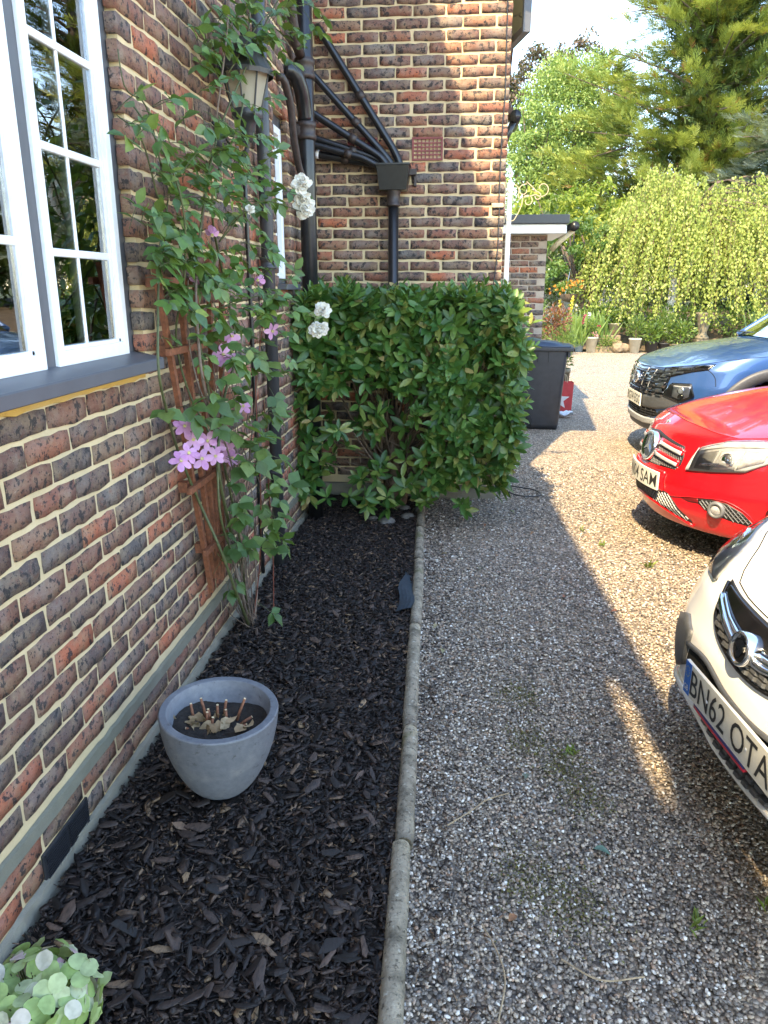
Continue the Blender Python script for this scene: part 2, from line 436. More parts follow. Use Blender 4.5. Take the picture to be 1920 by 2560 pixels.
# unseen box gutter along the eave; a slit is added to throw a sun streak
def ex(y): return .49-.0396*max(y, -3.0)
mb = MB(); ys = [5.6, 2, -1.30, -1.48, -1.62, -1.78, -1.95, -2.10, -2.26, -3.0, -5, -9]; gap = {-1.48: .028, -1.62: .046, -1.78: .036, -1.95: .052, -2.10: .028}
for z0, z1 in ((5.365, 5.40),):
    G = []
    for y in ys: w_ = gap.get(y, 0); G.append((ex(y), ex(y)-.185+w_, ex(y)-.185-w_*.25, .19, y))
    for a_, b_ in zip(G[:-1], G[1:]):
        for i, j in ((0, 1), (2, 3)):
            V = [(a_[i], a_[4], z0), (b_[i], b_[4], z0), (b_[j], b_[4], z0), (a_[j], a_[4], z0)]; mb.add(V+[(x, y, z1) for x, y, z in V], [(0, 1, 2, 3), (7, 6, 5, 4), (0, 4, 5, 1), (1, 5, 6, 2), (2, 6, 7, 3), (3, 7, 4, 0)])
mb.part(wallL, 'gutter', M['pipe_black'])

# ---- window in the wall
def bar(mb, a, b, bev=.003): mb.box(a, b, bev)
win = part(wallL, 'window', *(lambda m: (m.V, m.F))((lambda m: (bar(m, (-.10, WY0, 1.36), (-.035, WY0+.055, WZ1)), bar(m, (-.10, 2.462, 1.33), (-.036, WY1+.024, WZ1+.018)), bar(m, (-.10, 1.943, 1.36), (-.036, 2.008, WZ1)), bar(m, (-.10, 1.335, 1.36), (-.036, 1.40, WZ1)), bar(m, (-.10, WY0+.056, 1.362), (-.0365, WY1-.056, 1.378)), bar(m, (-.10, WY0+.056, 2.53), (-.0365, WY1-.056, WZ1)), m)[-1])(MB())), M['frame_grey'])
def sash(y0, y1, bars_z, vbar=True, z0=1.367, z1=2.535):
    m = MB(); x0, x1 = -.075, -.024; t = .036
    bar(m, (x0, y0, z0), (x1, y0+t, z1)); bar(m, (x0, y1-t, z0), (x1, y1, z1))
    bar(m, (x0, y0+t-.002, z0), (x1+.0005, y1-t+.002, z0+.042)); bar(m, (x0, y0+t-.002, z1-.04), (x1+.0005, y1-t+.002, z1))
    s = m.part(wallL, 'sash', M['pvc_white'], sub=win)
    m = MB(); x1 = -.036                                             # inner bead of the sash
    for a, b in (((x0, y0+t, z0+.042), (x1, y0+t+.010, z1-.04)), ((x0, y1-t-.010, z0+.042), (x1, y1-t, z1-.04)), ((x0, y0+t, z0+.042), (x1, y1-t, z0+.052))): m.box(a, b)
    m.part(wallL, 'glazing_bead', M['pvc_white'], sub=win)
    m = MB(); m.box((-.055, y0+t, z0+.04), (-.050, y1-t, z1-.03)); m.part(wallL, 'pane', M['glass'], sub=win)
    for z in bars_z:
        m = MB(); m.box((-.0605, y0+t, z-.011), (-.0425, y1-t, z+.011), .004); m.part(wallL, 'glazing_bar', M['pvc_white'], sub=win)
    if vbar:
        m = MB(); c = (y0+y1)/2-.012; m.box((-.0580, c-.007, z0+.045), (-.0460, c+.007, z1-.035), .003); m.part(wallL, 'glazing_bar', M['pvc_white'], sub=win)
    m = MB(); m.box((-.066, y1-t-.021, z0+.05), (-.046, y1-t-.009, z1-.04)); m.part(wallL, 'spacer', M['steel'], sub=win)
sash(2.006, 2.464, (1.671, 1.940, 2.206, 2.472)); sash(1.398, 1.942, (1.69, 1.95, 2.215)); sash(.92, 1.337, (1.69, 1.95, 2.215))
m = MB(); G = []
for y in np.linspace(.80, 2.535, 24): G.append([(-.04, y, 1.3705), (-.02, y, 1.3665), (.058, y, 1.350), (.062, y, 1.346), (.062, y, 1.314), (.058, y, 1.311), (-.04, y, 1.311)])
m.grid(np.array(G)); m.F += [tuple(range(7))[::-1], tuple(range(23*7, 24*7))]
m.part(wallL, 'window_sill', M['frame_grey'], sub=win)
m = MB(); m.box((-.42, .8, 1.36), (-.11, 2.6, 1.385), .004); m.part(wallL, 'inner_sill', M['pvc_white'], sub=win)
for o in win.children: o.location = (0, 0, 0)
# second, narrow window
m = MB(); bar(m, (-.10, VY0-.018, VZ0), (-.038, VY0+.04, VZ1+.018)); bar(m, (-.10, VY1-.05, VZ0), (-.038, VY1+.018, VZ1+.018)); bar(m, (-.10, VY0+.04, VZ1-.05), (-.0385, VY1-.05, VZ1+.018)); bar(m, (-.10, VY0+.04, VZ0), (-.0385, VY1-.05, VZ0+.03))
win2 = m.part(wallL, 'window', M['frame_grey'])
m = MB(); bar(m, (-.08, VY0+.042, VZ0+.03), (-.022, VY0+.085, VZ1-.05)); bar(m, (-.08, VY1-.10, VZ0+.03), (-.022, VY1-.052, VZ1-.05)); bar(m, (-.08, VY0+.085, VZ0+.03), (-.0225, VY1-.10, VZ0+.07)); bar(m, (-.08, VY0+.085, VZ1-.09), (-.0225, VY1-.10, VZ1-.05))
m.part(wallL, 'sash', M['pvc_white'], sub=win2)
m = MB(); m.box((-.055, VY0+.08, VZ0+.06), (-.05, VY1-.09, VZ1-.08)); m.part(wallL, 'pane', M['glass'], sub=win2)
m = MB(); m.box((-.03, VY0-.03, VZ0-.035), (.055, VY1+.03, VZ0-.003), .004); m.part(wallL, 'window_sill', M['frame_grey'], sub=win2)

# kettle on the inner sill
kt = thing('kettle', 'silver kettle with hooped handle standing inside behind the window pane', 'kettle', (-.22, 2.475, 1.386))
m = MB(); m.lathe([(.0, 0), (.078, 0), (.082, .01), (.078, .045), (.062, .085), (.05, .10), (.046, .104), (.046, .115), (.03, .122), (.0, .124)], (-.22, 2.475, 1.386), 32); m.part(kt, 'kettle_body', M['steel'], True)
m = MB(); m.tube([(-.22, 2.475-.052*math.cos(a), 1.49+.075*math.sin(a)+(.012 if 0 < a < 3 else 0)) for a in np.linspace(0, math.pi, 18)], .006, 8); m.part(kt, 'handle', M['steel'], True)
m = MB(); m.tube([(-.22, 2.53, 1.43), (-.22, 2.58, 1.455), (-.22, 2.60, 1.485)], [.018, .012, .009], 10); m.part(kt, 'spout', M['steel'], True)
m = MB(); m.lathe([(0, 0), (.012, .002), (.009, .014), (0, .02)], (-.22, 2.475, 1.508), 14); m.part(kt, 'knob', M['black_plastic'], True)

# ---- gable wall facing the camera: face at y = 5.743
YF = 5.743; XC = 1.352
wallG = thing('brick_wall', 'tall brick side wall with black waste pipes, half sunlit, behind the shrub', 'wall', (.7, YF, 0))
bl = []; vents = [(.698, .912, 2.428, 2.577), (.246, .458, 2.43, 2.578)]
for k in range(-9, 45):
    zc = 3.342-CH*k
    if zc < .14: continue
    x = .3525-BL*3+(0 if k % 2 == 0 else BL/2)
    while x < XC+.1:
        a, b = x-.2115/2+rng.normal()*.001, x+.2115/2+rng.normal()*.001
        a = max(a, .004); b = min(b, XC)
        if XC-b < .03: b = XC
        segs = [(a, b)]
        for (x0, x1, z0, z1) in vents:
            if z0-.02 < zc < z1+.02:
                ns = []
                for (p, q) in segs:
                    if q <= x0 or p >= x1: ns.append((p, q))
                    else:
                        if p < x0-.03: ns.append((p, x0-.006))
                        if q > x1+.03: ns.append((x1+.006, q))
                segs = ns
        for p, q in segs:
            if q-p > .03: bl.append((((p+q)/2, YF-.0012, zc), q-p, 1.0))
        x += BL
lay(wallG, bl, 'y-')
mb = MB(); mb.box((-.29, YF+.0035, -.4), (XC-.002, YF+.25, 4.35)); mb.box((XC-.25, YF+.252, -.4), (XC-.002, 9.4, 4.35)); mb.box((-4, 9.3, -.4), (XC-.26, 9.45, 4.35)); mb.part(wallG, 'mortar_wall', M['mortar'])
mb = MB(); mb.box((-.02, YF-.04, -.05), (XC+.03, YF-.001, .10), .008); mb.part(wallG, 'plinth', M['concrete'])
mb = MB(); mb.add([(-4, 5.55, 4.05), (1.62, 5.55, 4.05), (1.62, 5.55, 4.16), (-4, 5.55, 4.16), (-4, 8.6, 5.62), (1.62, 8.6, 5.62), (-4, 8.6, 5.50), (1.62, 8.6, 5.50), (-4, 11.3, 4.15), (1.62, 11.3, 4.15), (-4, 11.3, 4.05), (1.62, 11.3, 4.05)],
                [(0, 1, 2, 3), (3, 2, 5, 4), (4, 5, 9, 8), (1, 7, 5, 2), (7, 11, 9, 5), (0, 6, 7, 1), (6, 10, 11, 7), (8, 9, 11, 10), (0, 3, 4, 6), (6, 4, 8, 10)])
mb.add([(XC-.02, YF, 4.0), (XC-.02, 11, 4.0), (XC-.02, 8.6, 5.5)], [(0, 1, 2)]); mb.part(wallG, 'roof', M['roof'])
for (x0, x1, z0, z1) in vents:
    m = MB(); t = .013
    m.box((x0, YF-.012, z0), (x0+t, YF+.01, z1)); m.box((x1-t, YF-.012, z0), (x1, YF+.01, z1)); m.box((x0+t, YF-.012, z0), (x1-t, YF+.01, z0+t)); m.box((x0+t, YF-.012, z1-t), (x1-t, YF+.01, z1))
    nx, nz = 7, 5
    for i in range(1, nx): xx = x0+t+(x1-x0-2*t)*i/nx; m.box((xx-.0045, YF-.008, z0+t), (xx+.0045, YF+.01, z1-t))
    for j in range(1, nz): zz = z0+t+(z1-z0-2*t)*j/nz; m.box((x0+t, YF-.0075, zz-.0045), (x1-t, YF+.01, zz+.0045))
    av = m.part(wallG, 'air_brick', M['terracotta'])
    m = MB(); m.box((x0+.002, YF+.004, z0+.002), (x1-.002, YF+.012, z1-.002)); m.part(wallG, 'vent_shade', M['dark'], sub=av)  # dark panel painted as the shade behind the grating; wall is solid
# open casement high on its flank, seen edge on
def rot_box(m, p0, p1, z0, z1, th):
    p0 = np.array(p0, float); p1 = np.array(p1, float); d = (p1-p0)/np.linalg.norm(p1-p0); nn = np.array([-d[1], d[0]])*th/2
    q = [p0+nn, p1+nn, p1-nn, p0-nn]
    m.add([(*a, z0) for a in q]+[(*a, z1) for a in q], [(3, 2, 1, 0), (4, 5, 6, 7), (0, 1, 5, 4), (1, 2, 6, 5), (2, 3, 7, 6), (3, 0, 4, 7)])
m = MB(); h, e = np.array((1.362, 6.52)), np.array((1.470, 6.06)); d = (e-h)/np.linalg.norm(e-h)
rot_box(m, h, h+d*.035, 3.29, 4.02, .05); rot_box(m, e-d*.04, e, 3.29, 4.02, .055); rot_box(m, h+d*.035, e-d*.04, 3.29, 3.335, .05); rot_box(m, h+d*.035, e-d*.04, 3.975, 4.02, .05)
cw = m.part(wallG, 'casement', M['frame_grey'])
m = MB(); rot_box(m, h+d*.03, e-d*.03, 3.33, 3.98, .008); m.part(wallG, 'pane', M['glass'], sub=cw)
m = MB(); m.tube([(1.352, 6.30, 3.45), (1.40, 6.28, 3.455), (1.44, 6.2, 3.45)], .006, 6); m.part(wallG, 'window_stay', M['steel'], sub=cw)
# stub of the lower roof and gutter behind
m = MB(); m.box((1.30, 8.9, 3.33), (1.56, 9.4, 3.40), .01); m.box((1.30, 8.9, 3.40), (1.53, 9.4, 3.44), .01); m.part(wallG, 'roof_edge', M['roof'])
m = MB(); m.tube([(1.58, 8.8, 3.30), (1.58, 9.4, 3.30)], .058, 14); m.tube([(1.56, 8.86, 3.25), (1.50, 8.88, 3.12), (1.44, 8.9, 2.95)], .034, 10); m.part(wallG, 'gutter', M['pipe_black'], True)

# ---- pipes
def pipe_clip(m, c, r, w=.03): m.lathe([(r+.001, -w), (r+.010, -w), (r+.011, -w*.5), (r+.006, -w*.4), (r+.006, w*.4), (r+.011, w*.5), (r+.010, w), (r+.001, w)], c, 24)
px_, py_ = .088, 5.05; rs = .0515
sp = thing('soil_pipe', 'thick black vertical soil pipe in the corner of the two brick walls', 'pipe', (px_, py_, 0))
m = MB(); m.tube([(px_, py_, -.02), (px_, py_, 4.5)], rs, 28); m.part(sp, 'pipe', M['pipe_black'], True)
for z in (2.84, 2.50): 
    m = MB(); pipe_clip(m, (px_, py_, z), rs, .055 if z > 2.6 else .05)
    if z < 2.6: m.box((.0, py_-.05, z-.035), (px_, py_-.012, z+.035), .006); m.box((.0, py_+.012, z-.035), (px_, py_+.05, z+.035), .006)
    m.part(sp, 'collar', M['pipe_rust'], True)
m = MB(); m.tube(smooth_path([(.0, 4.90, 2.80), (.045, 4.91, 2.795), (.072, 4.95, 2.74), (.085, 5.02, 2.62), (.088, 5.04, 2.56)], 16), .045, 16); m.part(sp, 'branch', M['pipe_black'], True)
m = MB(); m.tube(smooth_path([(.0, 4.66, 2.71), (.03, 4.67, 2.71), (.045, 4.72, 2.66), (.05, 4.88, 2.40), (.06, 4.98, 2.26), (.08, 5.03, 2.2)], 20), .022, 12); m.part(sp, 'waste_branch', M['pipe_rust'], True)
m = MB(); m.tube([(.05, 4.75, 3.9), (.05, 4.82, 3.2), (.06, 4.95, 2.95), (.075, 5.0, 2.9)], .03, 12); m.part(sp, 'upper_branch', M['pipe_rust'], True)
dp = thing('downpipe', 'dark grey round rainwater downpipe fixed beside the narrow window', 'pipe', (.056, 4.08, 0))
m = MB(); m.tube([(.056, 4.08, -.02), (.056, 4.08, 4.5)], .034, 22); m.part(dp, 'pipe', M['pipe_grey'], True)
for z in (1.70, 3.3, .6): m = MB(); pipe_clip(m, (.056, 4.08, z), .034, .03); m.part(dp, 'collar', M['pipe_grey'], True)
m = MB(); m.tube(smooth_path([(.014, 3.86, 2.30), (.016, 3.85, 2.2), (.014, 3.85, 1.2), (.014, 3.85, .05)], 20), .0105, 10); m.tube(smooth_path([(.012, 3.40, 2.24), (.016, 3.6, 2.20), (.014, 3.86, 2.12), (.012, 4.3, 2.09)], 14), .006, 6)
tag(m.whole('conduit', M['pipe_black'], True, base=(.014, 3.85, 0)), 'thin black conduit running down the wall beside the grey downpipe', 'conduit')
def straight(P, n=28, k=3):
    P = np.asarray(P, float); t = np.r_[0, np.cumsum(np.linalg.norm(np.diff(P, axis=0), axis=1))]; u = np.linspace(0, t[-1], n); Q = np.stack([np.interp(u, t, P[:, i]) for i in range(3)], 1)
    for _ in range(k): Q[1:-1] = .25*Q[:-2]+.5*Q[1:-1]+.25*Q[2:]
    return Q
# hopper and its six waste pipes
hp = thing('rainwater_hopper', 'black hopper box on its downpipe against the brick side wall', 'hopper', (.578, YF-.1, 1.2))
hx = .578; y0, y1 = YF-.185, YF-.02
m = MB()
V = [(hx-.112, y0, 2.385), (hx+.112, y0, 2.385), (hx+.112, y1, 2.385), (hx-.112, y1, 2.385), (hx-.094, y0+.02, 2.225), (hx+.094, y0+.02, 2.225), (hx+.094, y1, 2.225), (hx-.094, y1, 2.225)]
m.add(V, [(4, 5, 1, 0), (5, 6, 2, 1), (7, 4, 0, 3), (6, 7, 3, 2), (7, 6, 5, 4)])
m.box((hx-.118, y0-.006, 2.378), (hx+.118, y0+.008, 2.392), .002); m.box((hx-.118, y0, 2.378), (hx-.106, y1, 2.392), .002); m.box((hx+.106, y0, 2.378), (hx+.118, y1, 2.392), .002)
m.box((hx-.1, y0+.01, 2.35), (hx+.1, y1, 2.352))
m.part(hp, 'hopper_box', M['pipe_black'])
m = MB(); m.box((hx+.10, YF-.05, 2.33), (hx+.155, YF-.02, 2.37), .004); m.box((hx+.135, YF-.03, 2.26), (hx+.155, YF-.002, 2.37), .004); m.part(hp, 'bracket', M['pipe_rust'])
m = MB(); m.lathe([(.05, 2.235), (.052, 2.215), (.045, 2.20), (.045, 2.14), (.052, 2.135), (.052, 2.125), (.037, 2.118)], (hx, YF-.10, 0), 24); m.part(hp, 'socket', M['pipe_rust'], True)
m = MB(); m.tube([(hx, YF-.10, 2.2), (hx+.002, YF-.10, -.02)], .0365, 22); m.part(hp, 'downpipe', M['pipe_black'], True)
WP = [([(.045, 3.268), (.09, 3.205), (.60, 2.455), (.635, 2.35)], .026, 'steepest black waste pipe running down to the hopper from the wall'),
      ([(.0, 2.985), (.545, 2.425), (.59, 2.35)], .024, 'second steepest black waste pipe slanting into the hopper'),
      ([(-.02, 2.745), (.50, 2.435), (.555, 2.35)], .025, 'middle black waste pipe slanting into the hopper, third from the top'),
      ([(.0, 2.575), (.475, 2.428), (.53, 2.35)], .025, 'upper of the three gently sloping black waste pipes'),
      ([(-.01, 2.532), (.023, 2.520), (.373, 2.43), (.51, 2.36)], .022, 'gently sloping black waste pipe squeezed between two others'),
      ([(-.01, 2.478), (.021, 2.470), (.42, 2.405), (.47, 2.40)], .026, 'lowest and flattest black waste pipe, with a white paint splash')]
for i, (pts, r, lab) in enumerate(WP):
    dy = YF-.055-(.05 if i in (4,) else 0)-(.02*i if i < 3 else .02)
    P = [(x, dy, z) for k, (x, z) in enumerate(pts)]
    if i == 0: P = [(pts[0][0], YF+.02, pts[0][1])]+[(x, dy, z) for x, z in pts]
    wp = thing('waste_pipe', lab, 'pipe', P[-1], group='waste pipes running into the hopper')
    m = MB(); m.tube(straight(P), r, 14); m.part(wp, 'pipe', M['pipe_black'], True)
    q = straight(P); m = MB(); c = q[14]; t = (q[15]-q[13]); t /= np.linalg.norm(t); m.tube([c-t*.025, c+t*.025], r+.006, 14); m.part(wp, 'collar', M['pipe_rust'], True)
    if i == 5:
        c = q[3]; m = MB(); m.tube([c-t*.012, c+t*.012], r+.001, 14); m.part(wp, 'paint_splash', M['pvc_white'], True)
        m = MB(); m.tube([P[-1], (P[-1][0]+.05, P[-1][1], P[-1][2]-.02)], .032, 14); m.tube([(P[-1][0]+.04, P[-1][1], P[-1][2]-.05), (P[-1][0]+.04, P[-1][1], P[-1][2]+.03)], .03, 14); m.part(wp, 'elbow', M['pipe_black'], True)
# loose cable down the right edge of the gable wall
P = smooth_path([(1.316, YF-.012, 4.0), (1.312, YF-.012, 3.4), (1.322, YF-.013, 2.9), (1.310, YF-.012, 2.4), (1.316, YF-.012, 1.9), (1.30, YF-.013, 1.55), (1.31, YF-.012, .4)], 60); P[:, 0] += rng.normal(size=60)*.0015
tag(MB().tube(P, .0042, 6).whole('wall_cable', M['black_plastic'], True, base=(1.31, YF-.01, .4)), 'thin dark cable hanging down the sunlit edge of the brick side wall', 'cable')
tag(MB().box((1.262, YF-.016, 2.118), (1.345, YF-.006, 2.148), .003).whole('junction_plate', M['cream_iron']), 'small cream junction plate screwed to the sunlit brick corner', 'plate')
wd = thing('downpipe', 'slim white downpipe behind the sunlit corner of the brick side wall', 'pipe', (1.418, 6.35, 0))
m = MB(); m.box((1.400, 6.31, -.02), (1.437, 6.35, 2.36), .008); m.part(wd, 'pipe', M['pvc_white'])
m = MB(); m.box((1.394, 6.30, 2.28), (1.443, 6.36, 2.34), .008); m.part(wd, 'collar', M['pvc_white'])
# scroll bracket for a hanging basket
hb = thing('hanging_bracket', 'cream scrolled iron hanging basket bracket on the corner of the brick wall', 'bracket', (XC, 5.80, 2.03))
m = MB(); m.box((XC+.001, 5.79, 2.02), (XC+.010, 5.815, 2.30), .002); m.part(hb, 'back_plate', M['cream_iron'])
def spiral(cx, cz, r0, r1, a0, a1, n=26): return [(cx+(r0+(r1-r0)*t)*math.cos(a0+(a1-a0)*t), 5.80, cz+(r0+(r1-r0)*t)*math.sin(a0+(a1-a0)*t)) for t in np.linspace(0, 1, n)]
def scroll(name, pts):
    P = np.array(pts); m = MB(); T = np.gradient(P, axis=0); T /= np.linalg.norm(T, axis=1)[:, None]+1e-9; Nn = np.stack([-T[:, 2], 0*T[:, 0], T[:, 0]], 1)*.0025
    y = np.array([0, .008, 0]); G = np.stack([P+Nn-y, P+Nn+y, P-Nn+y, P-Nn-y, P+Nn-y], 1); m.grid(G); m.part(hb, name, M['cream_iron'])
pi = math.pi
scroll('scroll', spiral(XC+.055, 2.235, .018, .048, -pi*.2, -pi*2.2)[::1]+[(XC+.10, 5.80, 2.185), (XC+.16, 5.8, 2.195), (XC+.21, 5.8, 2.205)]+spiral(XC+.262, 2.245, .055, .022, -pi*.75, pi*1.0))
scroll('scroll', spiral(XC+.135, 2.235, .016, .042, pi*.1, -pi*1.6)+[(XC+.15, 5.8, 2.292), (XC+.19, 5.8, 2.26), (XC+.225, 5.8, 2.225)]+spiral(XC+.228, 2.195, .03, .012, pi*.45, -pi*1.0))
scroll('scroll', spiral(XC+.045, 2.075, .018, .045, pi*.2, pi*1.75)+[(XC+.10, 5.8, 2.085), (XC+.125, 5.8, 2.14)]+spiral(XC+.165, 2.165, .042, .014, pi*.85, -pi*1.2))

# ---- wall lantern
LX, LY, LZ = .135, 3.50, 2.46
b = NB('lamp_glass'); b.P(Base_Color=(.62, .56, .44, 1), Roughness=.35); t_ = b.n('BsdfTranslucent', Color=(.75, .68, .52, 1)); m1 = b.n('MixShader'); m1.inputs[0].default_value = .5
b.t.links.new(b.p.outputs[0], m1.inputs[1]); b.t.links.new(t_.outputs[0], m1.inputs[2]); t2 = b.n('BsdfTransparent'); m2 = b.n('MixShader'); m2.inputs[0].default_value = .25
b.t.links.new(m1.outputs[0], m2.inputs[1]); b.t.links.new(t2.outputs[0], m2.inputs[2]); b.t.links.new(m2.outputs[0], b.out.inputs[0]); M['lamp_glass'] = b.m
M['lamp_white'] = plain('frosted_liner', (.55, .50, .42), .6, var=.15)
lt = thing('wall_lantern', 'dark grey half-hidden carriage lantern on the wall among rose leaves', 'lantern', (0, LY, 2.25))
n8 = 8
m = MB(); m.lathe([(.118, LZ-.03), (.122, LZ-.012), (.112, LZ), (.085, LZ+.05), (.05, LZ+.095), (.03, LZ+.115), (.0, LZ+.12)], (LX, LY, 0), 16); m.part(lt, 'dome', M['pipe_grey'])
m = MB(); m.lathe([(.0, LZ+.115), (.012, LZ+.12), (.016, LZ+.14), (.0, LZ+.165)], (LX, LY, 0), 12); m.part(lt, 'finial', M['pipe_grey'], True)
m = MB(); m.lathe([(.062, LZ-.155), (.066, LZ-.165), (.066, LZ-.185), (.05, LZ-.195), (.032, LZ-.215), (.026, LZ-.26), (.018, LZ-.28), (0, LZ-.285)], (LX, LY, 0), 20); m.part(lt, 'base_cup', M['pipe_grey'], True)
for k in range(n8):
    a0, a1 = 2*pi*k/n8, 2*pi*(k+1)/n8
    q = lambda a, r, z: (LX+r*math.cos(a), LY+r*math.sin(a), z)
    m = MB(); m.add([q(a0, .098, LZ-.015), q(a1, .098, LZ-.015), q(a1, .06, LZ-.16), q(a0, .06, LZ-.16)], [(0, 1, 2, 3)]); m.part(lt, 'pane', M['lamp_glass'])
    m = MB(); m.tube([q(a0, .10, LZ-.012), q(a0, .062, LZ-.162)], .004, 6); m.part(lt, 'glazing_bar', M['pipe_grey'])
m = MB(); m.lathe([(.0, LZ-.165), (.028, LZ-.16), (.030, LZ-.05), (0, LZ-.03)], (LX, LY, 0), 16); m.part(lt, 'bulb', M['lamp_white'], True)
m = MB(); m.tube(smooth_path([(LX, LY, LZ-.27), (LX-.02, LY, LZ-.33), (LX-.09, LY, LZ-.33), (.0, LY, LZ-.27)], 16), .011, 8); m.part(lt, 'arm', M['pipe_grey'], True)
m = MB(); m.lathe([(.055, .0), (.055, .012), (.03, .02), (0, .022)], (.006, LY, LZ-.26), 20, 'x'); m.part(lt, 'back_plate', M['pipe_grey'], True)

# ---- porch at the back: brick pier with a flat roof
porch = thing('brick_porch', 'small brown brick porch with flat dark roof behind the bins', 'porch', (1.7, 9.95, 0))
bl = []
for k in range(0, 31):
    zc = 2.193-CH*k-.036
    if zc < .03: continue
    x = 1.70+(BL/2 if k % 2 else 0)-.37
    while x < 2.11:
        a, b = max(x-.106, 1.362), min(x+.106, 2.10)
        if 2.10-b < .02: b = 2.10
        if b-a > .04: bl.append((((a+b)/2, 9.95-.001, zc), b-a, 1.0))
        x += BL
lay(porch, bl, 'y-')
M['mortar_pale'] = mortar_mat('pale_mortar', (.46, .37, .29), (.4, .33, .27))
m = MB(); m.box((1.36, 9.9535, -.1), (2.097, 11.2, 2.198)); m.part(porch, 'mortar_wall', M['mortar_pale'])
m = MB(); m.box((1.36, 9.75, 2.203), (2.30, 11.3, 2.305), .004); m.part(porch, 'fascia', M['pvc_white'])
m = MB(); m.box((1.36, 9.69, 2.31), (2.32, 11.4, 2.41), .006); m.part(porch, 'flat_roof', M['pipe_grey'])
m = MB(); m.tube([(2.385, 9.70, 2.28), (2.385, 11.2, 2.28)], .055, 14); m.part(porch, 'gutter', M['pipe_black'], True)
m = MB(); m.tube([(2.385, 9.80, 2.24), (2.22, 9.86, 2.10), (2.15, 9.90, 2.02)], .03, 10); m.part(porch, 'gutter_outlet', M['cream_iron'], True)
# ------------------------------------------------------------------ ground
STONES = [(0, (.06, .05, .042)), (.16, (.20, .165, .13)), (.32, (.34, .27, .20)), (.45, (.11, .10, .092)), (.58, (.46, .36, .255)), (.70, (.25, .225, .20)), (.80, (.62, .52, .40)), (.88, (.38, .24, .155)), (.94, (.68, .62, .52)), (1, (.80, .76, .68))]
def gravel_mat():
    b = NB('gravel_ground')
    vo = b.n('TexVoronoi', {'feature': 'F1'}, Scale=85.0); b.set(vo.inputs['Vector'], b.pos())
    sep = b.n('SeparateColor'); b.set(sep.inputs[0], vo.outputs['Color'])
    c = b.ramp(sep.outputs[0], STONES)
    c = b.mix(c, (.045, .036, .028), b.ramp(vo.outputs['Distance'], [(.50, 0.0), (.78, .8)]))
    c = b.mix(c, (.44, .32, .19), b.ramp(b.noise(.9, 4), [(.45, 0.0), (.7, .28)]))
    c = b.mix(c, (.07, .06, .04), b.ramp(b.noise(3.2, 4), [(.58, 0.0), (.75, .5)]))
    b.P(Base_Color=c, Roughness=.85, Specular_IOR_Level=.3)
    b.bump(b.math('SUBTRACT', 1.0, vo.outputs['Distance']), 1.0, .010)
    return b.m
def soil_mat(name, a, c2, sc=30):
    b = NB(name); b.P(Base_Color=b.ramp(b.noise(sc, 5), [(.3, a), (.7, c2)]), Roughness=.95)
    b.bump(b.noise(sc*2, 5), .9, .01); return b.m
M['gravel_ground'] = gravel_mat()
M['soil'] = soil_mat('soil', (.012, .009, .007), (.03, .022, .016))
M['earth'] = soil_mat('earth', (.05, .036, .022), (.12, .085, .05), 6)
M['lawn'] = soil_mat('lawn', (.03, .05, .012), (.08, .10, .03), 3)
b = NB('stone'); r = b.rnd('attr'); c = b.ramp(r, STONES); c = b.mix(c, (.9, .85, .75), b.ramp(b.noise(300, 2), [(.6, 0.0), (.75, .3)])); b.P(Base_Color=c, Roughness=.75, Specular_IOR_Level=.4); M['stone'] = b.m
b = NB('bark'); r = b.rnd('attr'); c = b.ramp(r, [(0, (.010, .007, .006)), (.45, (.022, .015, .012)), (.75, (.046, .030, .023)), (.9, (.095, .060, .042)), (.97, (.19, .12, .072)), (1, (.26, .165, .085))])
mp = b.n('Mapping'); b.set(mp.inputs[0], b.pos()); mp.inputs['Scale'].default_value = (160, 40, 90)
c = b.mix(c, (.005, .004, .004), b.ramp(b.noise(1, 4, .6, mp.outputs[0]), [(.45, 0.0), (.65, .6)])); b.P(Base_Color=c, Roughness=.62, Specular_IOR_Level=.4); b.bump(b.noise(1, 4, .7, mp.outputs[0]), .6, .003); M['bark_s'] = b.m
b = NB('bark_chip'); r = b.rnd('obj'); c = b.ramp(r, [(0, (.012, .009, .007)), (.45, (.028, .019, .015)), (.75, (.064, .042, .032)), (.92, (.13, .082, .058)), (1, (.28, .18, .095))])
mp = b.n('Mapping'); b.set(mp.inputs[0], b.pos()); mp.inputs['Scale'].default_value = (160, 40, 90)
c = b.mix(c, (.005, .004, .004), b.ramp(b.noise(1, 4, .6, mp.outputs[0]), [(.45, 0.0), (.65, .6)])); b.P(Base_Color=c, Roughness=.6, Specular_IOR_Level=.4); b.bump(b.noise(1, 4, .7, mp.outputs[0]), .6, .003); M['bark_p'] = b.m
def kerb_x(y): return .968-.0345*(y-1.28)
def sheet(name, pts, z, mat):
    me = make_mesh(name, [(x, y, z) for x, y in pts], [tuple(range(len(pts)))], mat); o = bpy.data.objects.new(name, me); COL.objects.link(o); o['kind'] = 'structure'; return o
sheet('ground', [(-400, -400), (400, -400), (400, 600), (-400, 600)], -.12, M['lawn'])
drive = sheet('gravel_drive', [(.84, -12), (40, -12), (40, 14), (14, 19.6), (8.2, 20.6), (4.9, 20.3), (2.0, 20.0), (1.0, 12), (.84, 5.5)], -.006, M['gravel_ground'])
bedG = []
for y in np.linspace(-1.0, 5.72, 60):
    bedG.append([(x, y, -.004+.012*math.sin(x*9+y*3)*math.sin(y*5.1)) for x in np.linspace(-.003, kerb_x(y), 14)])
mbd = MB().grid(np.array(bedG)); bed = bpy.data.objects.new('flower_bed', make_mesh('flower_bed', mbd.V, mbd.F, M['soil'])); COL.objects.link(bed); bed['kind'] = 'structure'
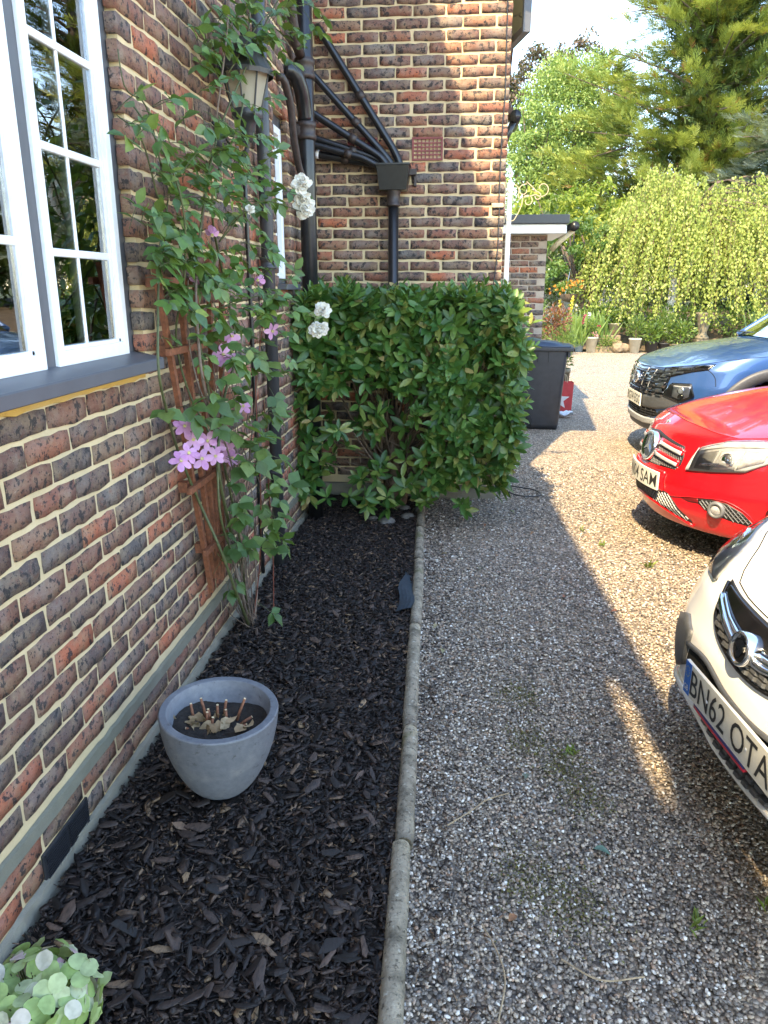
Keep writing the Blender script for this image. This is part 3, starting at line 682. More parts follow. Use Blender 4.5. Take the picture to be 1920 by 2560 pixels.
# garden bed at the far end, a low bank
G = []
for x in np.linspace(1.3, 26, 40):
    row = []
    for t in np.linspace(0, 1, 14):
        y0 = 20.0+.12*math.sin(x*2.1)+max(0, -.35*(x-8.0)); y = y0+t*16
        row.append((x, y, -.02+.62*min(1, t*7)**.7*(.9+.1*math.sin(x*3+y))+ t*.5))
    G.append(row)
mbd = MB().grid(np.array(G), flip=True); o = bpy.data.objects.new('garden_bank', make_mesh('garden_bank', mbd.V, mbd.F, M['earth'], True)); COL.objects.link(o); o['kind'] = 'structure'

# bark mulch: large chips one by one, the rest joined
def chip_t(seed):
    q = np.random.default_rng(seed); n = 5
    a = np.sort(q.uniform(0, 2*pi, n)); 
    a = np.linspace(0, 2*pi, n, endpoint=False)+q.normal(size=n)*.22
    rr = q.uniform(.75, 1.1, n); bend = q.normal()*.15
    top = [(.5*rr[i]*math.cos(a[i]), .5*rr[i]*math.sin(a[i]), .5+bend*math.cos(a[i])**2+q.normal()*.12) for i in range(n)]
    bot = [(x*.9, y*.9, z-1.0) for x, y, z in top]
    F = [(0, 1, 2), (0, 2, 3), (0, 3, 4)]+[t for i in range(n) for t in ((i, n+i, n+(i+1) % n), (i, n+(i+1) % n, (i+1) % n))]
    return np.array(top+bot), np.array(F)
CT = [chip_t(s) for s in range(10)]
def rotz_tilt(n, tilt):
    a = rng.uniform(0, 2*pi, n); N = np.stack([rng.normal(size=n)*tilt, rng.normal(size=n)*tilt, np.ones(n)], 1); N /= np.linalg.norm(N, axis=1)[:, None]
    D = np.stack([np.cos(a), np.sin(a), np.zeros(n)], 1); D -= N*(D*N).sum(1)[:, None]; D /= np.linalg.norm(D, axis=1)[:, None]
    return np.stack([D, np.cross(N, D), N], 2)
POTC = np.array([.335, 2.055])
def bed_pts(n):
    y = 1.0+4.6*rng.random(n)**1.15; x = rng.random(n)*(kerb_x(y)-.052)+.026
    k = np.hypot(x-POTC[0], y-POTC[1]) > .10
    return x[k], y[k]
x, y = bed_pts(26000); n = len(x)
L = np.clip(rng.lognormal(-3.55, .5, n), .010, .075); Wd = L*rng.uniform(.13, .5, n); Th = rng.uniform(.002, .006, n)
Z = rng.uniform(0, .022, n)+.004
Bm = rotz_tilt(n, .32); AV = []; AF = []; AR = []; o = 0
for k in range(10):
    s = np.arange(n) % 10 == k
    v, f = scatter(CT[k], np.stack([x[s], y[s], Z[s]], 1), Bm[s], np.stack([L[s], Wd[s], Th[s]], 1))
    AV.append(v); AF.append(f+o); AR.append(rep(rng.random(s.sum()), len(CT[k][0]))); o += len(v)
part(bed, 'bark_mulch', np.concatenate(AV), np.concatenate(AF), M['bark_s'], rnd=np.concatenate(AR), kind='stuff')
x, y = bed_pts(9000); n = len(x)                              # fibres and dust between the chips
v, f = scatter(CT[5], np.stack([x, y, rng.uniform(.010, .034, n)], 1), rotz_tilt(n, .45), np.stack([rng.uniform(.010, .05, n), rng.uniform(.0015, .004, n), rng.uniform(.001, .0025, n)], 1))
part(bed, 'bark_fibres', v, f, M['bark_s'], rnd=rep(.45+.53*rng.random(n)**1.6, 10), kind='stuff')
CMs = [make_mesh('bark_chip', v, f, M['bark_p']) for v, f in CT]
cnt = 0
while cnt < 298:
    yy = 1.25+2.3*random.random()**1.6; xx = .05+random.random()*(kerb_x(yy)-.13)
    if np.hypot(xx-POTC[0], yy-POTC[1]) < .13: continue
    B = rotz_tilt(1, .22)[0]; l = random.uniform(.045, .085); wd = l*random.uniform(.22, .5)
    o = bpy.data.objects.new('bark_chip', CMs[cnt % 10]); COL.objects.link(o); o.parent = bed
    m = B@np.diag([l, wd, random.uniform(.004, .009)])
    o.matrix_local = Matrix(((*m[0], xx), (*m[1], yy), (*m[2], .026+.010*random.random()), (0, 0, 0, 1))); cnt += 1

# pea gravel where single stones can be seen
def ico():
    bm = bmesh.new(); bmesh.ops.create_icosphere(bm, subdivisions=1, radius=.5); bm.verts.index_update()
    V = np.array([v.co[:] for v in bm.verts]); F = np.array([[v.index for v in f.verts] for f in bm.faces]); bm.free(); return V, F
IV, IF = ico(); ST = []
for s in range(12):
    q = np.random.default_rng(100+s); ST.append((IV*(1+q.normal(size=(len(IV), 1))*.16), IF))
def stones(n, ya, yb, lo, hi):
    yv = ya+(yb-ya)*rng.random(n*2); xm = 1.12+.475*yv; x0 = kerb_x(yv)+.02
    xv = x0+rng.random(n*2)*3.2; k = xv < xm; yv = yv[k][:n]; xv = xv[k][:n]
    return xv, yv, rng.uniform(lo, hi, len(xv))
X = [stones(38000, .95, 2.7, .0050, .0125), stones(24000, 2.7, 4.3, .0065, .0135), stones(15000, 4.3, 6.9, .009, .015)]
x = np.concatenate([a[0] for a in X]); y = np.concatenate([a[1] for a in X]); d = np.concatenate([a[2] for a in X]); n = len(x)
Bm = rotz_tilt(n, .35); S = np.stack([d*rng.uniform(1.0, 1.5, n), d*rng.uniform(.75, 1.05, n), d*rng.uniform(.45, .8, n)], 1)
AV = []; AF = []; AR = []; o = 0
for k in range(12):
    s = np.arange(n) % 12 == k
    v, f = scatter(ST[k], np.stack([x[s], y[s], rng.uniform(-.003, .006, s.sum())], 1), Bm[s], S[s])
    AV.append(v); AF.append(f+o); AR.append(rep(rng.random(s.sum()), len(IV))); o += len(v)
gs = bpy.data.objects.new('gravel', make_mesh('gravel', np.concatenate(AV), np.concatenate(AF), M['stone'], True, np.concatenate(AR))); COL.objects.link(gs); gs['kind'] = 'stuff'

# crumbs of bark and leaf litter that spilled over the edging
n = 700; yy_ = 1.0+4.2*rng.random(n); xx_ = kerb_x(yy_)+.035+np.abs(rng.normal(size=n))*.10
v, f = scatter(CT[3], np.stack([xx_, yy_, rng.uniform(.006, .016, n)], 1), rotz_tilt(n, .3), np.stack([rng.uniform(.008, .034, n), rng.uniform(.004, .012, n), rng.uniform(.001, .004, n)], 1))
whole('bark_litter', v, f, M['bark_s'], rnd=rep(.35+.64*rng.random(n), 10), kind='stuff')
# concrete edging
edge = thing('stone_edging', 'round topped weathered concrete edging between black mulch and gravel', 'edging', (.95, 1.3, 0))
yy = .35; pieces = [.62, .86, .60, .88, .9, .62, .9, .9, .6]
b = NB('edging_concrete'); c = b.ramp(b.noise(14, 5, .65), [(.32, (.13, .11, .08)), (.5, (.30, .255, .185)), (.68, (.40, .34, .25))]); c = b.mix(c, (.035, .03, .022), b.ramp(b.noise(70, 4, .65), [(.56, 0.0), (.66, .8)])); c = b.mix(c, (.56, .52, .42), b.ramp(b.noise(45, 3), [(.62, 0.0), (.70, .7)])); c = b.mix(c, (.12, .12, .03), b.ramp(b.noise(3.1, 3), [(.62, 0.0), (.70, .6)]))
b.P(Base_Color=c, Roughness=.95, Specular_IOR_Level=.2); b.bump(b.math('ADD', b.noise(180, 4), b.noise(50, 3)), .9, .006); M['edging'] = b.m
for L in pieces:
    a, b_ = yy, yy+L-.006; ys = np.linspace(a, b_, 12); G = []; off = rng.normal()*.004; tl = rng.normal()*.004
    for y in ys:
        r = .0285*(1 if a+.01 < y < b_-.01 else .93)
        G.append([(kerb_x(y)+off+tl*(y-a)+r*math.cos(t)+rng.normal()*.0008, y, .016+r*math.sin(t)+rng.normal()*.0009) if -.1 < t < pi+.1 else (kerb_x(y)+off+r*(1 if math.cos(t) > 0 else -1), y, -.08) for t in np.concatenate([[-1.0], np.linspace(0, pi, 11), [pi+1.0]])])
    m = MB().grid(np.array(G), flip=True); k = 13; m.F += [tuple(range(k)), tuple(range(11*k, 12*k))[::-1]]
    m.part(edge, 'edging_stone', M['edging'], True); yy += L
# cobbles by the shrub foot
M['cobble'] = plain('cobble', (.13, .12, .105), .7, var=.35, scale=30, bump=.2)
for (cx, cy, rr, lab) in ((.60, 4.96, .062, 'pale rounded cobble lying in front of the shrub trunk'), (.735, 5.10, .05, 'grey cobble between the shrub trunk and the edging'), (.80, 5.27, .042, 'small cobble closest to the edging under the shrub'), (.70, 5.30, .045, 'dark cobble tucked behind the other cobbles under the shrub'), (.50, 5.02, .038, 'smallest cobble left of the pale one under the shrub')):
    bm = bmesh.new(); bmesh.ops.create_icosphere(bm, subdivisions=2, radius=1.0); bm.verts.index_update(); q = rng.normal(size=3)*.1
    V = [(cx+rr*v.co.x*(1+.12*math.sin(v.co.y*3+q[0])), cy+rr*.85*v.co.y, .02+rr*.62*v.co.z*(1+.1*math.sin(v.co.x*2+q[1]))) for v in bm.verts]; F = [tuple(v.index for v in f.verts) for f in bm.faces]; bm.free()
    tag(whole('cobble', V, F, M['cobble'], True), lab, 'stone', 'cobbles at the foot of the shrub')
# landscape fabric scrap
M['fabric'] = plain('weed_fabric', (.028, .038, .048), .6, var=.3, scale=90)
G = [[(.79+.07*i+.012*math.sin(j*1.3), 3.45+j*.085+.01*i, .028+.02*math.sin(i*1.4+j*.5)+(.02 if i == 1 else 0)) for i in np.linspace(0, 1.1, 5)] for j in range(8)]
tag(MB().grid(np.array(G)).whole('weed_fabric', M['fabric']), 'torn strip of dark weed fabric sticking up beside the edging', 'fabric')
# black cable loop on the gravel
P = smooth_path([(1.30, 6.2, .012), (1.42, 7.0, .02), (1.58, 7.15, .03), (1.56, 6.75, .012), (1.40, 6.30, .012), (1.50, 6.1, .014), (1.72, 5.95, .012), (1.73, 5.80, .012), (1.60, 5.77, .013), (1.47, 5.92, .012), (1.42, 6.25, .014), (1.36, 6.35, .014)], 70)
tag(MB().tube(P, .0055, 6).whole('cable', M['black_plastic'], True), 'loop of thin black cable lying on the gravel past the shrub', 'cable')

# ------------------------------------------------------------------ ribbed grey plant pot
pot = thing('plant_pot', 'ribbed grey plastic plant pot standing on black mulch', 'plant pot', (.335, 2.055, 0))
b = NB('pot_grey'); c = b.ramp(b.noise(60, 4), [(.3, (.125, .130, .140)), (.7, (.165, .170, .182))]); c = b.mix(c, (.26, .25, .235), b.ramp(b.noise(9, 5, .65), [(.54, 0.0), (.72, .55)])); c = b.mix(c, (.05, .042, .036), b.ramp(b.noise(26, 4, .7), [(.60, 0.0), (.70, .65)]))
b.P(Base_Color=c, Roughness=.6); b.bump(b.noise(240, 3), .25, .001); M['pot'] = b.m
TH = .292
def pot_r(t): return float(np.interp(t, [0, .03, .08, .16, .30, .45, .62, .80, 1], [.074, .088, .100, .116, .137, .154, .169, .179, .185]))
prof = [(0.0, 0.0), (.066, 0.0)]
nr = 38
for i in range(nr*2+1):
    t = i/(nr*2); prof.append((pot_r(t)+(.0022 if i % 2 else -.0014), .004+t*(TH-.004)))
for q in range(5): prof += [(pot_r(1)-.003-q*.0045, TH+.003), (pot_r(1)-.005-q*.0045, TH+.0015)]
prof += [(pot_r(1)-.026, TH), (pot_r(1)-.028, TH-.06), (pot_r(1)-.034, TH-.065), (pot_r(.6)-.03, TH-.12)]
m = MB(); m.lathe(prof, (0, 0, 0), 72)
tilt = Matrix.Translation((.335, 2.055, .012))@Matrix.Rotation(R(2.2), 4, 'Y')@Matrix.Rotation(R(2.5), 4, 'X')
m.V = [tuple(tilt@Vector(v)) for v in m.V]; m.part(pot, 'pot_body', M['pot'], True)
G = []
for rr in np.linspace(0, .153, 10): G.append([(rr*math.cos(a), rr*math.sin(a), TH-.066+.012*math.sin(a*3+rr*40)*rr/.15+rng.normal()*.0015) for a in np.linspace(0, 2*pi, 36)])
m = MB().grid(np.array(G)); m.V = [tuple(tilt@Vector(v)) for v in m.V]; m.part(pot, 'soil', M['soil'], False)
# cut back plant in the pot
M['dry_stem'] = plain('dry_stem', (.22, .085, .04), .7, var=.4, scale=80); M['cut_end'] = plain('cut_end', (.62, .48, .28), .8)
M['dry_leaf'] = leaf_mat('dry_leaf', [(0, (.22, .13, .06)), (.5, (.36, .23, .12)), (1, (.50, .36, .21))], 'obj', .15, .8)
cb = thing('cut_back_plant', 'cut back brown plant stubs with withered leaves in the grey pot', 'plant', (.32, 2.06, .21))
zc = .226
stubs = [(-.075, .02, .065, -.01, .0), (-.045, .035, .075, -.012, .004), (-.03, .0, .05, .005, .0), (-.02, .01, .055, -.005, 0), (-.01, -.02, .045, .01, 0), (.015, .045, .07, .01, .0), (.03, .02, .05, .0, .0), (.06, .03, .085, .03, .006), (.055, -.01, .02, .05, .0), (.07, .0, .03, .045, .02), (-.03, -.03, .02, -.05, -.02), (.0, .03, .06, 0, 0)]
for (dx, dy, h, lx, ly) in stubs:
    p0 = np.array((.325+dx, 2.06+dy, zc)); p1 = p0+np.array((lx, ly, h))
    st = MB().tube([p0, (p0+p1)/2+rng.normal(size=3)*.002, p1], [.0055, .0048, .0042], 7).part(cb, 'stub', M['dry_stem'], True)
    t = (p1-p0)/np.linalg.norm(p1-p0); MB().tube([p1-t*.0005, p1+t*.0012], .0041, 7).part(cb, 'cut_end', M['cut_end'], sub=st)
lt_ = leaf_t(.75, .16, .5); LT3 = (lt_[0], tri_faces(lt_[1]))
for i in range(44):
    c = np.array((.325, 2.055, zc))+np.array((rng.normal()*.045, rng.normal()*.03, rng.uniform(.0, .04)))
    if i == 0: c = np.array((.245, 2.045, zc+.035))
    if i == 1: c = np.array((.205, 1.985, zc+.008))
    Bq = basis(np.array([[rng.normal(), rng.normal(), -.7]]), rvec(1)); v, f = scatter(LT3, c[None], Bq, np.array([rng.uniform(.024, .055)]))
    part(cb, 'withered_leaf', v+rng.normal(size=v.shape)*.0015, f, M['dry_leaf'])
# weeds, fallen leaves and twigs on the drive
M['weed'] = leaf_mat('weed', [(0, (.10, .16, .02)), (1, (.22, .28, .04))], 'attr', .35)
def weed(cx, cy, r, n, lab, cat='weed', h=.05):
    d = rvec(n); d[:, 2] = np.abs(d[:, 2])+.25; tm = leaf_low(.22)
    P = np.stack([cx+rng.normal(size=n)*r*.25, cy+rng.normal(size=n)*r*.25, np.full(n, .004)], 1)
    v, f = scatter(tm, P, basis(d, np.tile([[0, 0, 1.0]], (n, 1))+rvec(n)*.2), rng.uniform(.5, 1, n)*r); v[:, 2] = np.maximum(v[:, 2], .002)
    tag(whole('weed', v, f, M['weed'], rnd=rep(rng.random(n), 5)), lab, cat, 'weeds growing in the gravel')
for a in ((2.22, 4.28, .07, 18, 'small green weed right by the red car bumper shadow'), (2.02, 4.65, .06, 10, 'pale thin weed on sunlit gravel in front of the red car'), (1.93, 4.95, .05, 8, 'faint weed tuft farthest from the house along the red car nose'),
          (1.72, 1.62, .05, 12, 'fern like weed at the shadow edge near the white car'), (1.50, 2.35, .05, 14, 'dry grass tuft in shaded gravel beside the sun patch'), (1.93, 1.68, .06, 14, 'green weed in sunlit gravel beneath the white car')): weed(*a)
M['fallen'] = leaf_mat('fallen_leaf', [(0, (.30, .10, .05)), (.3, (.38, .22, .10)), (.6, (.08, .20, .16)), (.8, (.10, .22, .12)), (1, (.42, .30, .16))], 'obj', .1, .7)
FL = [(1.24, 1.58, .035, 'curled pink brown fallen leaf near the edging in front'), (1.47, 5.35, .05, 'blue green fallen leaf on shaded gravel in front of the cable loop'), (1.28, 5.0, .035, 'small blue green fallen leaf in front of the concrete plinth'), (1.60, 4.85, .04, 'green fallen leaf halfway between shrub and sunlight'), (1.03, 4.36, .045, 'teal fallen leaf touching the edging near the shrub'), (1.22, 4.12, .05, 'long dark green fallen leaf on gravel before the shrub'), (1.65, 3.75, .04, 'teal fallen leaf in shaded gravel near the sunlit edge'), (1.33, 4.35, .04, 'orange brown fallen leaf on shaded gravel'), (1.0, 3.35, .035, 'red fallen leaf beside the edging past the fabric'), (1.03, 3.1, .035, 'bright orange fallen leaf beside the edging'), (1.50, 1.87, .05, 'pale lichen green fallen leaf on gravel in the middle'), (1.9, 3.6, .035, 'green leaf lying on the sunlit gravel strip'), (1.33, 2.18, .04, 'brown fallen leaf on mossy shaded gravel')]
lt_ = leaf_t(.6, .2, .3); LT4 = (lt_[0], tri_faces(lt_[1]))
for (cx, cy, s, lab) in FL:
    Bq = basis(np.array([[rng.normal(), rng.normal(), .1]]), np.array([[.2, .1, 1.0]])); v, f = scatter(LT4, np.array([[cx, cy, .016]]), Bq, np.array([s])); tag(whole('fallen_leaf', v, f, M['fallen']), lab, 'leaf')
M['twig'] = plain('twig', (.34, .25, .15), .8, var=.3)
for pts, lab in (([(1.075, 1.93, .014), (1.14, 1.99, .018), (1.20, 2.06, .016), (1.27, 2.10, .016)], 'long straight straw twig on gravel near the edging'), ([(1.20, 1.30, .014), (1.22, 1.42, .018), (1.19, 1.52, .02), (1.17, 1.56, .02)], 'curved pale twig in the nearest gravel'), ([(1.36, 1.48, .014), (1.44, 1.43, .016), (1.55, 1.45, .014)], 'short bent twig right of the curved one in the gravel')):
    tag(MB().tube(smooth_path(pts, 14), .0022, 6).whole('twig', M['twig']), lab, 'twig')
# moss in the gravel
n = 4200; k = rng.integers(0, 6, n); mc = np.array([(1.46, 2.28), (1.36, 2.42), (1.52, 2.12), (1.30, 1.75), (1.42, 1.66), (1.35, 2.75)])[k]
P = np.stack([mc[:, 0]+rng.normal(size=n)*.05, mc[:, 1]+rng.normal(size=n)*.07, rng.uniform(0, .010, n)], 1)
M['moss'] = leaf_mat('moss', [(0, (.07, .07, .014)), (1, (.20, .18, .045))], 'attr', .1, .8)
v, f = scatter(leaf_low(.5), P, basis(rvec(n)+np.array([0, 0, .6]), rvec(n)), rng.uniform(.004, .011, n)); o = whole('moss', v, f, M['moss'], rnd=rep(rng.random(n), 5), kind='stuff')
# ------------------------------------------------------------------ trellis
tr = thing('trellis', 'red brown wooden fan trellis fixed to the brick wall under the rose', 'trellis', (.04, 2.97, .3))
tx = .045
def stile(pa, pb, w=.024, t=.018, name='stile'):
    (y0, z0), (y1, z1) = pa, pb; h = w/2
    m = MB(); V = []
    for y, z in (pa, pb): V += [(tx-t/2, y-h, z), (tx+t/2, y-h, z), (tx+t/2, y+h, z), (tx-t/2, y+h, z)]
    m.add(V, [(0, 1, 2, 3)[::-1], (4, 5, 6, 7), (0, 1, 5, 4), (1, 2, 6, 5), (2, 3, 7, 6), (3, 0, 4, 7)]); m.part(tr, name, M['wood_red'])
stile((2.905, .33), (2.56, 1.66)); stile((2.972, .40), (2.955, 1.70)); stile((3.05, .33), (3.315, 1.72)); stile((2.945, .38), (2.76, 1.68)); stile((3.0, .36), (3.13, 1.70))
for (ya, yb, z) in ((2.52, 3.36, 1.60), (2.57, 3.40, 1.362), (2.615, 3.29, 1.12), (2.67, 3.21, .835), (2.80, 3.24, .54)):
    m = MB(); m.box((tx+.010, ya, z-.0125), (tx+.028, yb, z+.0125), .002); m.part(tr, 'rail', M['wood_red'])
    m = MB(); m.box((.0, ya+.06, z-.02), (tx-.009, ya+.10, z+.02)); m.part(tr, 'wall_block', M['wood_red'])

# ------------------------------------------------------------------ climbing rose and clematis
M['rose_stem'] = plain('rose_stem', (.075, .085, .030), .6, var=.35, scale=50); M['old_stem'] = plain('old_stem', (.16, .115, .085), .8, var=.35, scale=60); M['red_stem'] = plain('red_stem', (.17, .045, .025), .6, var=.3)
RS = [(0, (.050, .115, .032)), (.25, (.075, .160, .038)), (.5, (.125, .225, .048)), (.75, (.075, .145, .065)), (.88, (.135, .205, .040)), (1, (.23, .29, .05))]
M['rose_leaf_p'] = leaf_mat('rose_leaf', RS, 'obj', .25, .40); M['rose_leaf_s'] = leaf_mat('rose_leaf_joined', RS, 'attr', .25, .40)
CS = [(0, (.045, .10, .025)), (.5, (.075, .145, .035)), (.8, (.11, .19, .045)), (1, (.17, .23, .06))]
M['clem_leaf_p'] = leaf_mat('clematis_leaf', CS, 'obj', .3, .5); M['clem_leaf_s'] = leaf_mat('clematis_leaf_joined', CS, 'attr', .3, .5)
def petal_mat(name, c0, c1, trans=.3):
    b = NB(name); c = b.ramp(b.rnd('obj'), [(0, c0), (1, c1)]); c = b.mix(c, c1, b.ramp(b.noise(70, 3), [(.4, 0.0), (.7, .5)])); b.P(Base_Color=c, Roughness=.6)
    t = b.n('BsdfTranslucent'); b.set(t.inputs[0], c); mx = b.n('MixShader'); mx.inputs[0].default_value = trans
    b.t.links.new(b.p.outputs[0], mx.inputs[1]); b.t.links.new(t.outputs[0], mx.inputs[2]); b.t.links.new(mx.outputs[0], b.out.inputs[0]); return b.m
M['petal_pink'] = petal_mat('pink_petal', (.58, .24, .50), (.80, .46, .68)); M['petal_white'] = petal_mat('white_petal', (.86, .83, .74), (.92, .90, .84)); M['stamen'] = plain('stamen', (.62, .55, .22), .7)
rose = thing('climbing_rose', 'white climbing rose trained over the trellis and lantern on the wall', 'rose', (.1, 3.28, 0))
clem = thing('clematis', 'pink flowered clematis twining through the trellis below the white rose', 'clematis', (.12, 3.27, 0))
STEMS = [[(0.092, 3.267, 0.0), (0.153, 2.896, 0.337), (0.131, 2.771, 0.595), (0.071, 2.764, 0.762), (0.061, 2.618, 0.986), (0.116, 2.397, 1.171), (0.155, 2.253, 1.33), (0.121, 2.365, 1.48), (0.064, 2.568, 1.666), (0.067, 2.674, 1.864)], [(0.078, 3.293, 0.0), (0.142, 2.994, 0.333), (0.083, 3.073, 0.49), (0.056, 3.11, 0.681), (0.101, 2.917, 0.988), (0.152, 2.643, 1.331), (0.134, 2.695, 1.536), (0.074, 2.959, 1.751), (0.059, 3.146, 1.986), (0.112, 3.125, 2.195), (0.155, 3.169, 2.476), (0.125, 3.374, 2.755)],
         [(0.095, 3.267, 0.0), (0.063, 3.27, 0.341), (0.121, 2.948, 0.64), (0.155, 2.763, 0.941), (0.116, 3.004, 1.137), (0.061, 3.402, 1.333), (0.07, 3.246, 1.608), (0.13, 2.958, 1.892), (0.153, 3.316, 2.231), (0.105, 3.681, 2.619), (0.057, 3.989, 2.967)], [(0.084, 3.293, 0.0), (0.106, 3.044, 0.426), (0.153, 2.752, 0.735), (0.13, 2.782, 1.015), (0.07, 2.759, 1.171), (0.061, 2.671, 1.426), (0.117, 2.637, 1.603), (0.155, 2.522, 1.906), (0.12, 2.441, 2.031), (0.063, 2.445, 2.109)],
         [(.09, 3.27, 0), (.12, 3.1, .5), (.10, 2.95, 1.0), (.08, 2.85, 1.5), (.12, 2.98, 2.0), (.17, 3.4, 2.45), (.24, 3.62, 2.72), (.30, 3.8, 2.9)]]
for i, s in enumerate(STEMS): MB().tube(smooth_path(s, 60), np.linspace(.0075 if i < 3 else .006, .003, 60), 7).part(rose, 'stem', M['rose_stem'] if i != 1 else M['old_stem'], True)
CST = [[(0.113, 3.26, 0.0), (0.12, 3.33, 0.15), (0.10, 3.40, 0.30), (0.10, 3.42, 0.41), (0.145, 3.058, 0.716), (0.145, 2.883, 0.995), (0.11, 2.725, 1.236), (0.08, 2.74, 1.394), (0.097, 2.732, 1.604)], [(0.081, 3.248, 0.0), (0.08, 3.30, 0.21), (0.09, 3.28, 0.509), (0.15, 3.2, 0.825), (0.19, 3.2, 1.086), (0.22, 3.22, 1.35), (0.22, 3.24, 1.6)], [(.10, 3.29, 0), (.16, 3.25, .3), (.2, 3.18, .6), (.21, 3.16, .9), (.2, 3.2, 1.2), (.24, 3.2, 1.42)], [(.19, 3.36, .0), (.20, 3.36, .3), (.21, 3.3, .7), (.21, 3.28, 1.1)]]
for i, s in enumerate(CST): MB().tube(smooth_path(s, 50), np.linspace(.006 if i < 2 else .0028, .0022, 50), 7).part(clem, 'stem', M['old_stem'] if i < 2 else M['red_stem'], True)
# thin tangle of old stems
m = MB()
for i in range(26):
    y = 3.27+rng.normal()*.03; s = [(.085+rng.random()*.05, y, .0)]; yy_ = y
    top = rng.uniform(.5, 1.7)
    for z in np.arange(.2, top, .22): yy_ += rng.normal()*.07-.02*(z < 1); s.append((.05+rng.random()*.09, yy_*.8+.2*2.97, z))
    m.tube(smooth_path(s, 22), rng.uniform(.0012, .0026), 5)
m.part(rose, 'old_stems', M['old_stem'], True, kind='stuff')
RB = [((0.12, 3.281, 2.604), 0.15, 30), ((0.2, 3.527, 2.633), 0.14, 28), ((0.25, 3.694, 2.741), 0.12, 18), ((0.35, 3.818, 2.784), 0.07, 5), ((0.15, 3.444, 2.538), 0.12, 20), ((0.1, 3.105, 2.45), 0.1, 16), ((0.12, 2.33, 2.084), 0.07, 4), ((0.14, 2.22, 2.006), 0.05, 3), ((0.1, 2.465, 2.058), 0.1, 5), ((0.12, 2.918, 2.207), 0.13, 12), ((0.12, 3.203, 2.21), 0.14, 14), ((0.14, 3.481, 2.216), 0.1, 7), ((0.08, 2.751, 2.037), 0.12, 10), ((0.12, 2.971, 2.031), 0.16, 18), ((0.16, 3.257, 2.043), 0.14, 12), ((0.25, 3.289, 2.017), 0.08, 5), ((0.08, 2.56, 1.966), 0.06, 3), ((0.09, 2.658, 1.899), 0.12, 13), ((0.12, 2.85, 1.881), 0.16, 20), ((0.16, 3.113, 1.879), 0.14, 14), ((0.22, 3.231, 1.766), 0.08, 6), ((0.1, 2.42, 1.714), 0.08, 7), ((0.09, 2.525, 1.776), 0.13, 18), ((0.1, 2.754, 1.753), 0.14, 18), ((0.1, 2.42, 1.612), 0.07, 6), ((0.14, 3.043, 1.726), 0.1, 8), ((0.09, 2.571, 1.666), 0.12, 14), ((0.11, 2.736, 1.604), 0.14, 16), ((0.13, 2.944, 1.576), 0.13, 14), ((0.18, 3.099, 1.576), 0.1, 9), ((0.25, 3.135, 1.514), 0.09, 8), ((0.15, 2.964, 1.487), 0.12, 9), ((0.12, 2.764, 1.464), 0.1, 8), ((0.09, 2.566, 1.472), 0.08, 4), ((0.32, 3.19, 1.497), 0.07, 5), ((0.12, 2.656, 1.358), 0.1, 6), ((0.15, 2.94, 1.366), 0.08, 5), ((0.22, 3.173, 1.448), 0.1, 8), ((0.28, 3.257, 1.328), 0.07, 6)]
CB = [((0.13, 2.906, 1.261), 0.08, 6), ((0.17, 3.061, 1.196), 0.09, 8), ((0.2, 3.218, 1.28), 0.08, 7), ((0.2, 3.241, 1.034), 0.1, 9), ((0.17, 3.021, 0.986), 0.09, 9), ((0.2, 3.144, 0.875), 0.1, 11), ((0.17, 2.941, 0.868), 0.08, 8), ((0.24, 3.31, 0.649), 0.07, 6), ((0.2, 3.182, 0.702), 0.09, 9), ((0.17, 3.026, 0.69), 0.08, 8), ((0.22, 3.22, 0.541), 0.07, 6), ((0.12, 2.881, 0.574), 0.05, 3), ((0.2, 3.01, 0.497), 0.06, 5), ((0.1, 2.909, 0.385), 0.04, 4), ((0.22, 3.128, 0.437), 0.05, 4), ((0.22, 2.992, 0.262), 0.03, 2), ((0.13, 2.902, 1.369), 0.06, 4), ((0.1, 2.636, 1.189), 0.05, 4), ((0.12, 2.741, 1.13), 0.06, 4), ((0.1, 2.48, 1.198), 0.04, 3)]
def sprigs(blobs, leaflets, lo, hi, spread):
    """compound leaves: a short stalk with paired leaflets; returns leaf positions, directions, normals, sizes and stalks"""
    P, D, Nn, S, stalk = [], [], [], [], []
    for c, r, n in blobs:
        c = np.array(c)
        for _ in range(int(n*.74+.5)):
            o = c+rng.normal(size=3)*r*np.array([.45, .6, .6]); o[0] = max(o[0], .02)
            d = np.array([abs(rng.normal())*.6+.25, rng.normal(), rng.normal()*.6-.15]); d /= np.linalg.norm(d)
            nn = np.array([rng.normal()*.35+.45, rng.normal()*.35-.25, .8]); side = np.cross(d, nn); side /= np.linalg.norm(side)
            L = rng.uniform(.05, .09); k = leaflets if rng.random() < .7 else 3; sz = rng.uniform(lo, hi)
            stalk.append([o, o+d*L*.5+np.array([0, 0, .004]), o+d*L])
            P.append(o+d*L); D.append(d+np.array([0, 0, -.2])); Nn.append(nn+rng.normal(size=3)*.25); S.append(sz)
            for q in range((k-1)//2):
                t = .92-.48*q
                for sg in (-1, 1): P.append(o+d*L*t); D.append(d*.45+side*sg*spread+np.array([0, 0, -.22+rng.normal()*.2])); Nn.append(nn+rng.normal(size=3)*.3); S.append(sz*rng.uniform(.72, .95))
    return np.array(P), np.array(D), np.array(Nn), np.array(S), stalk
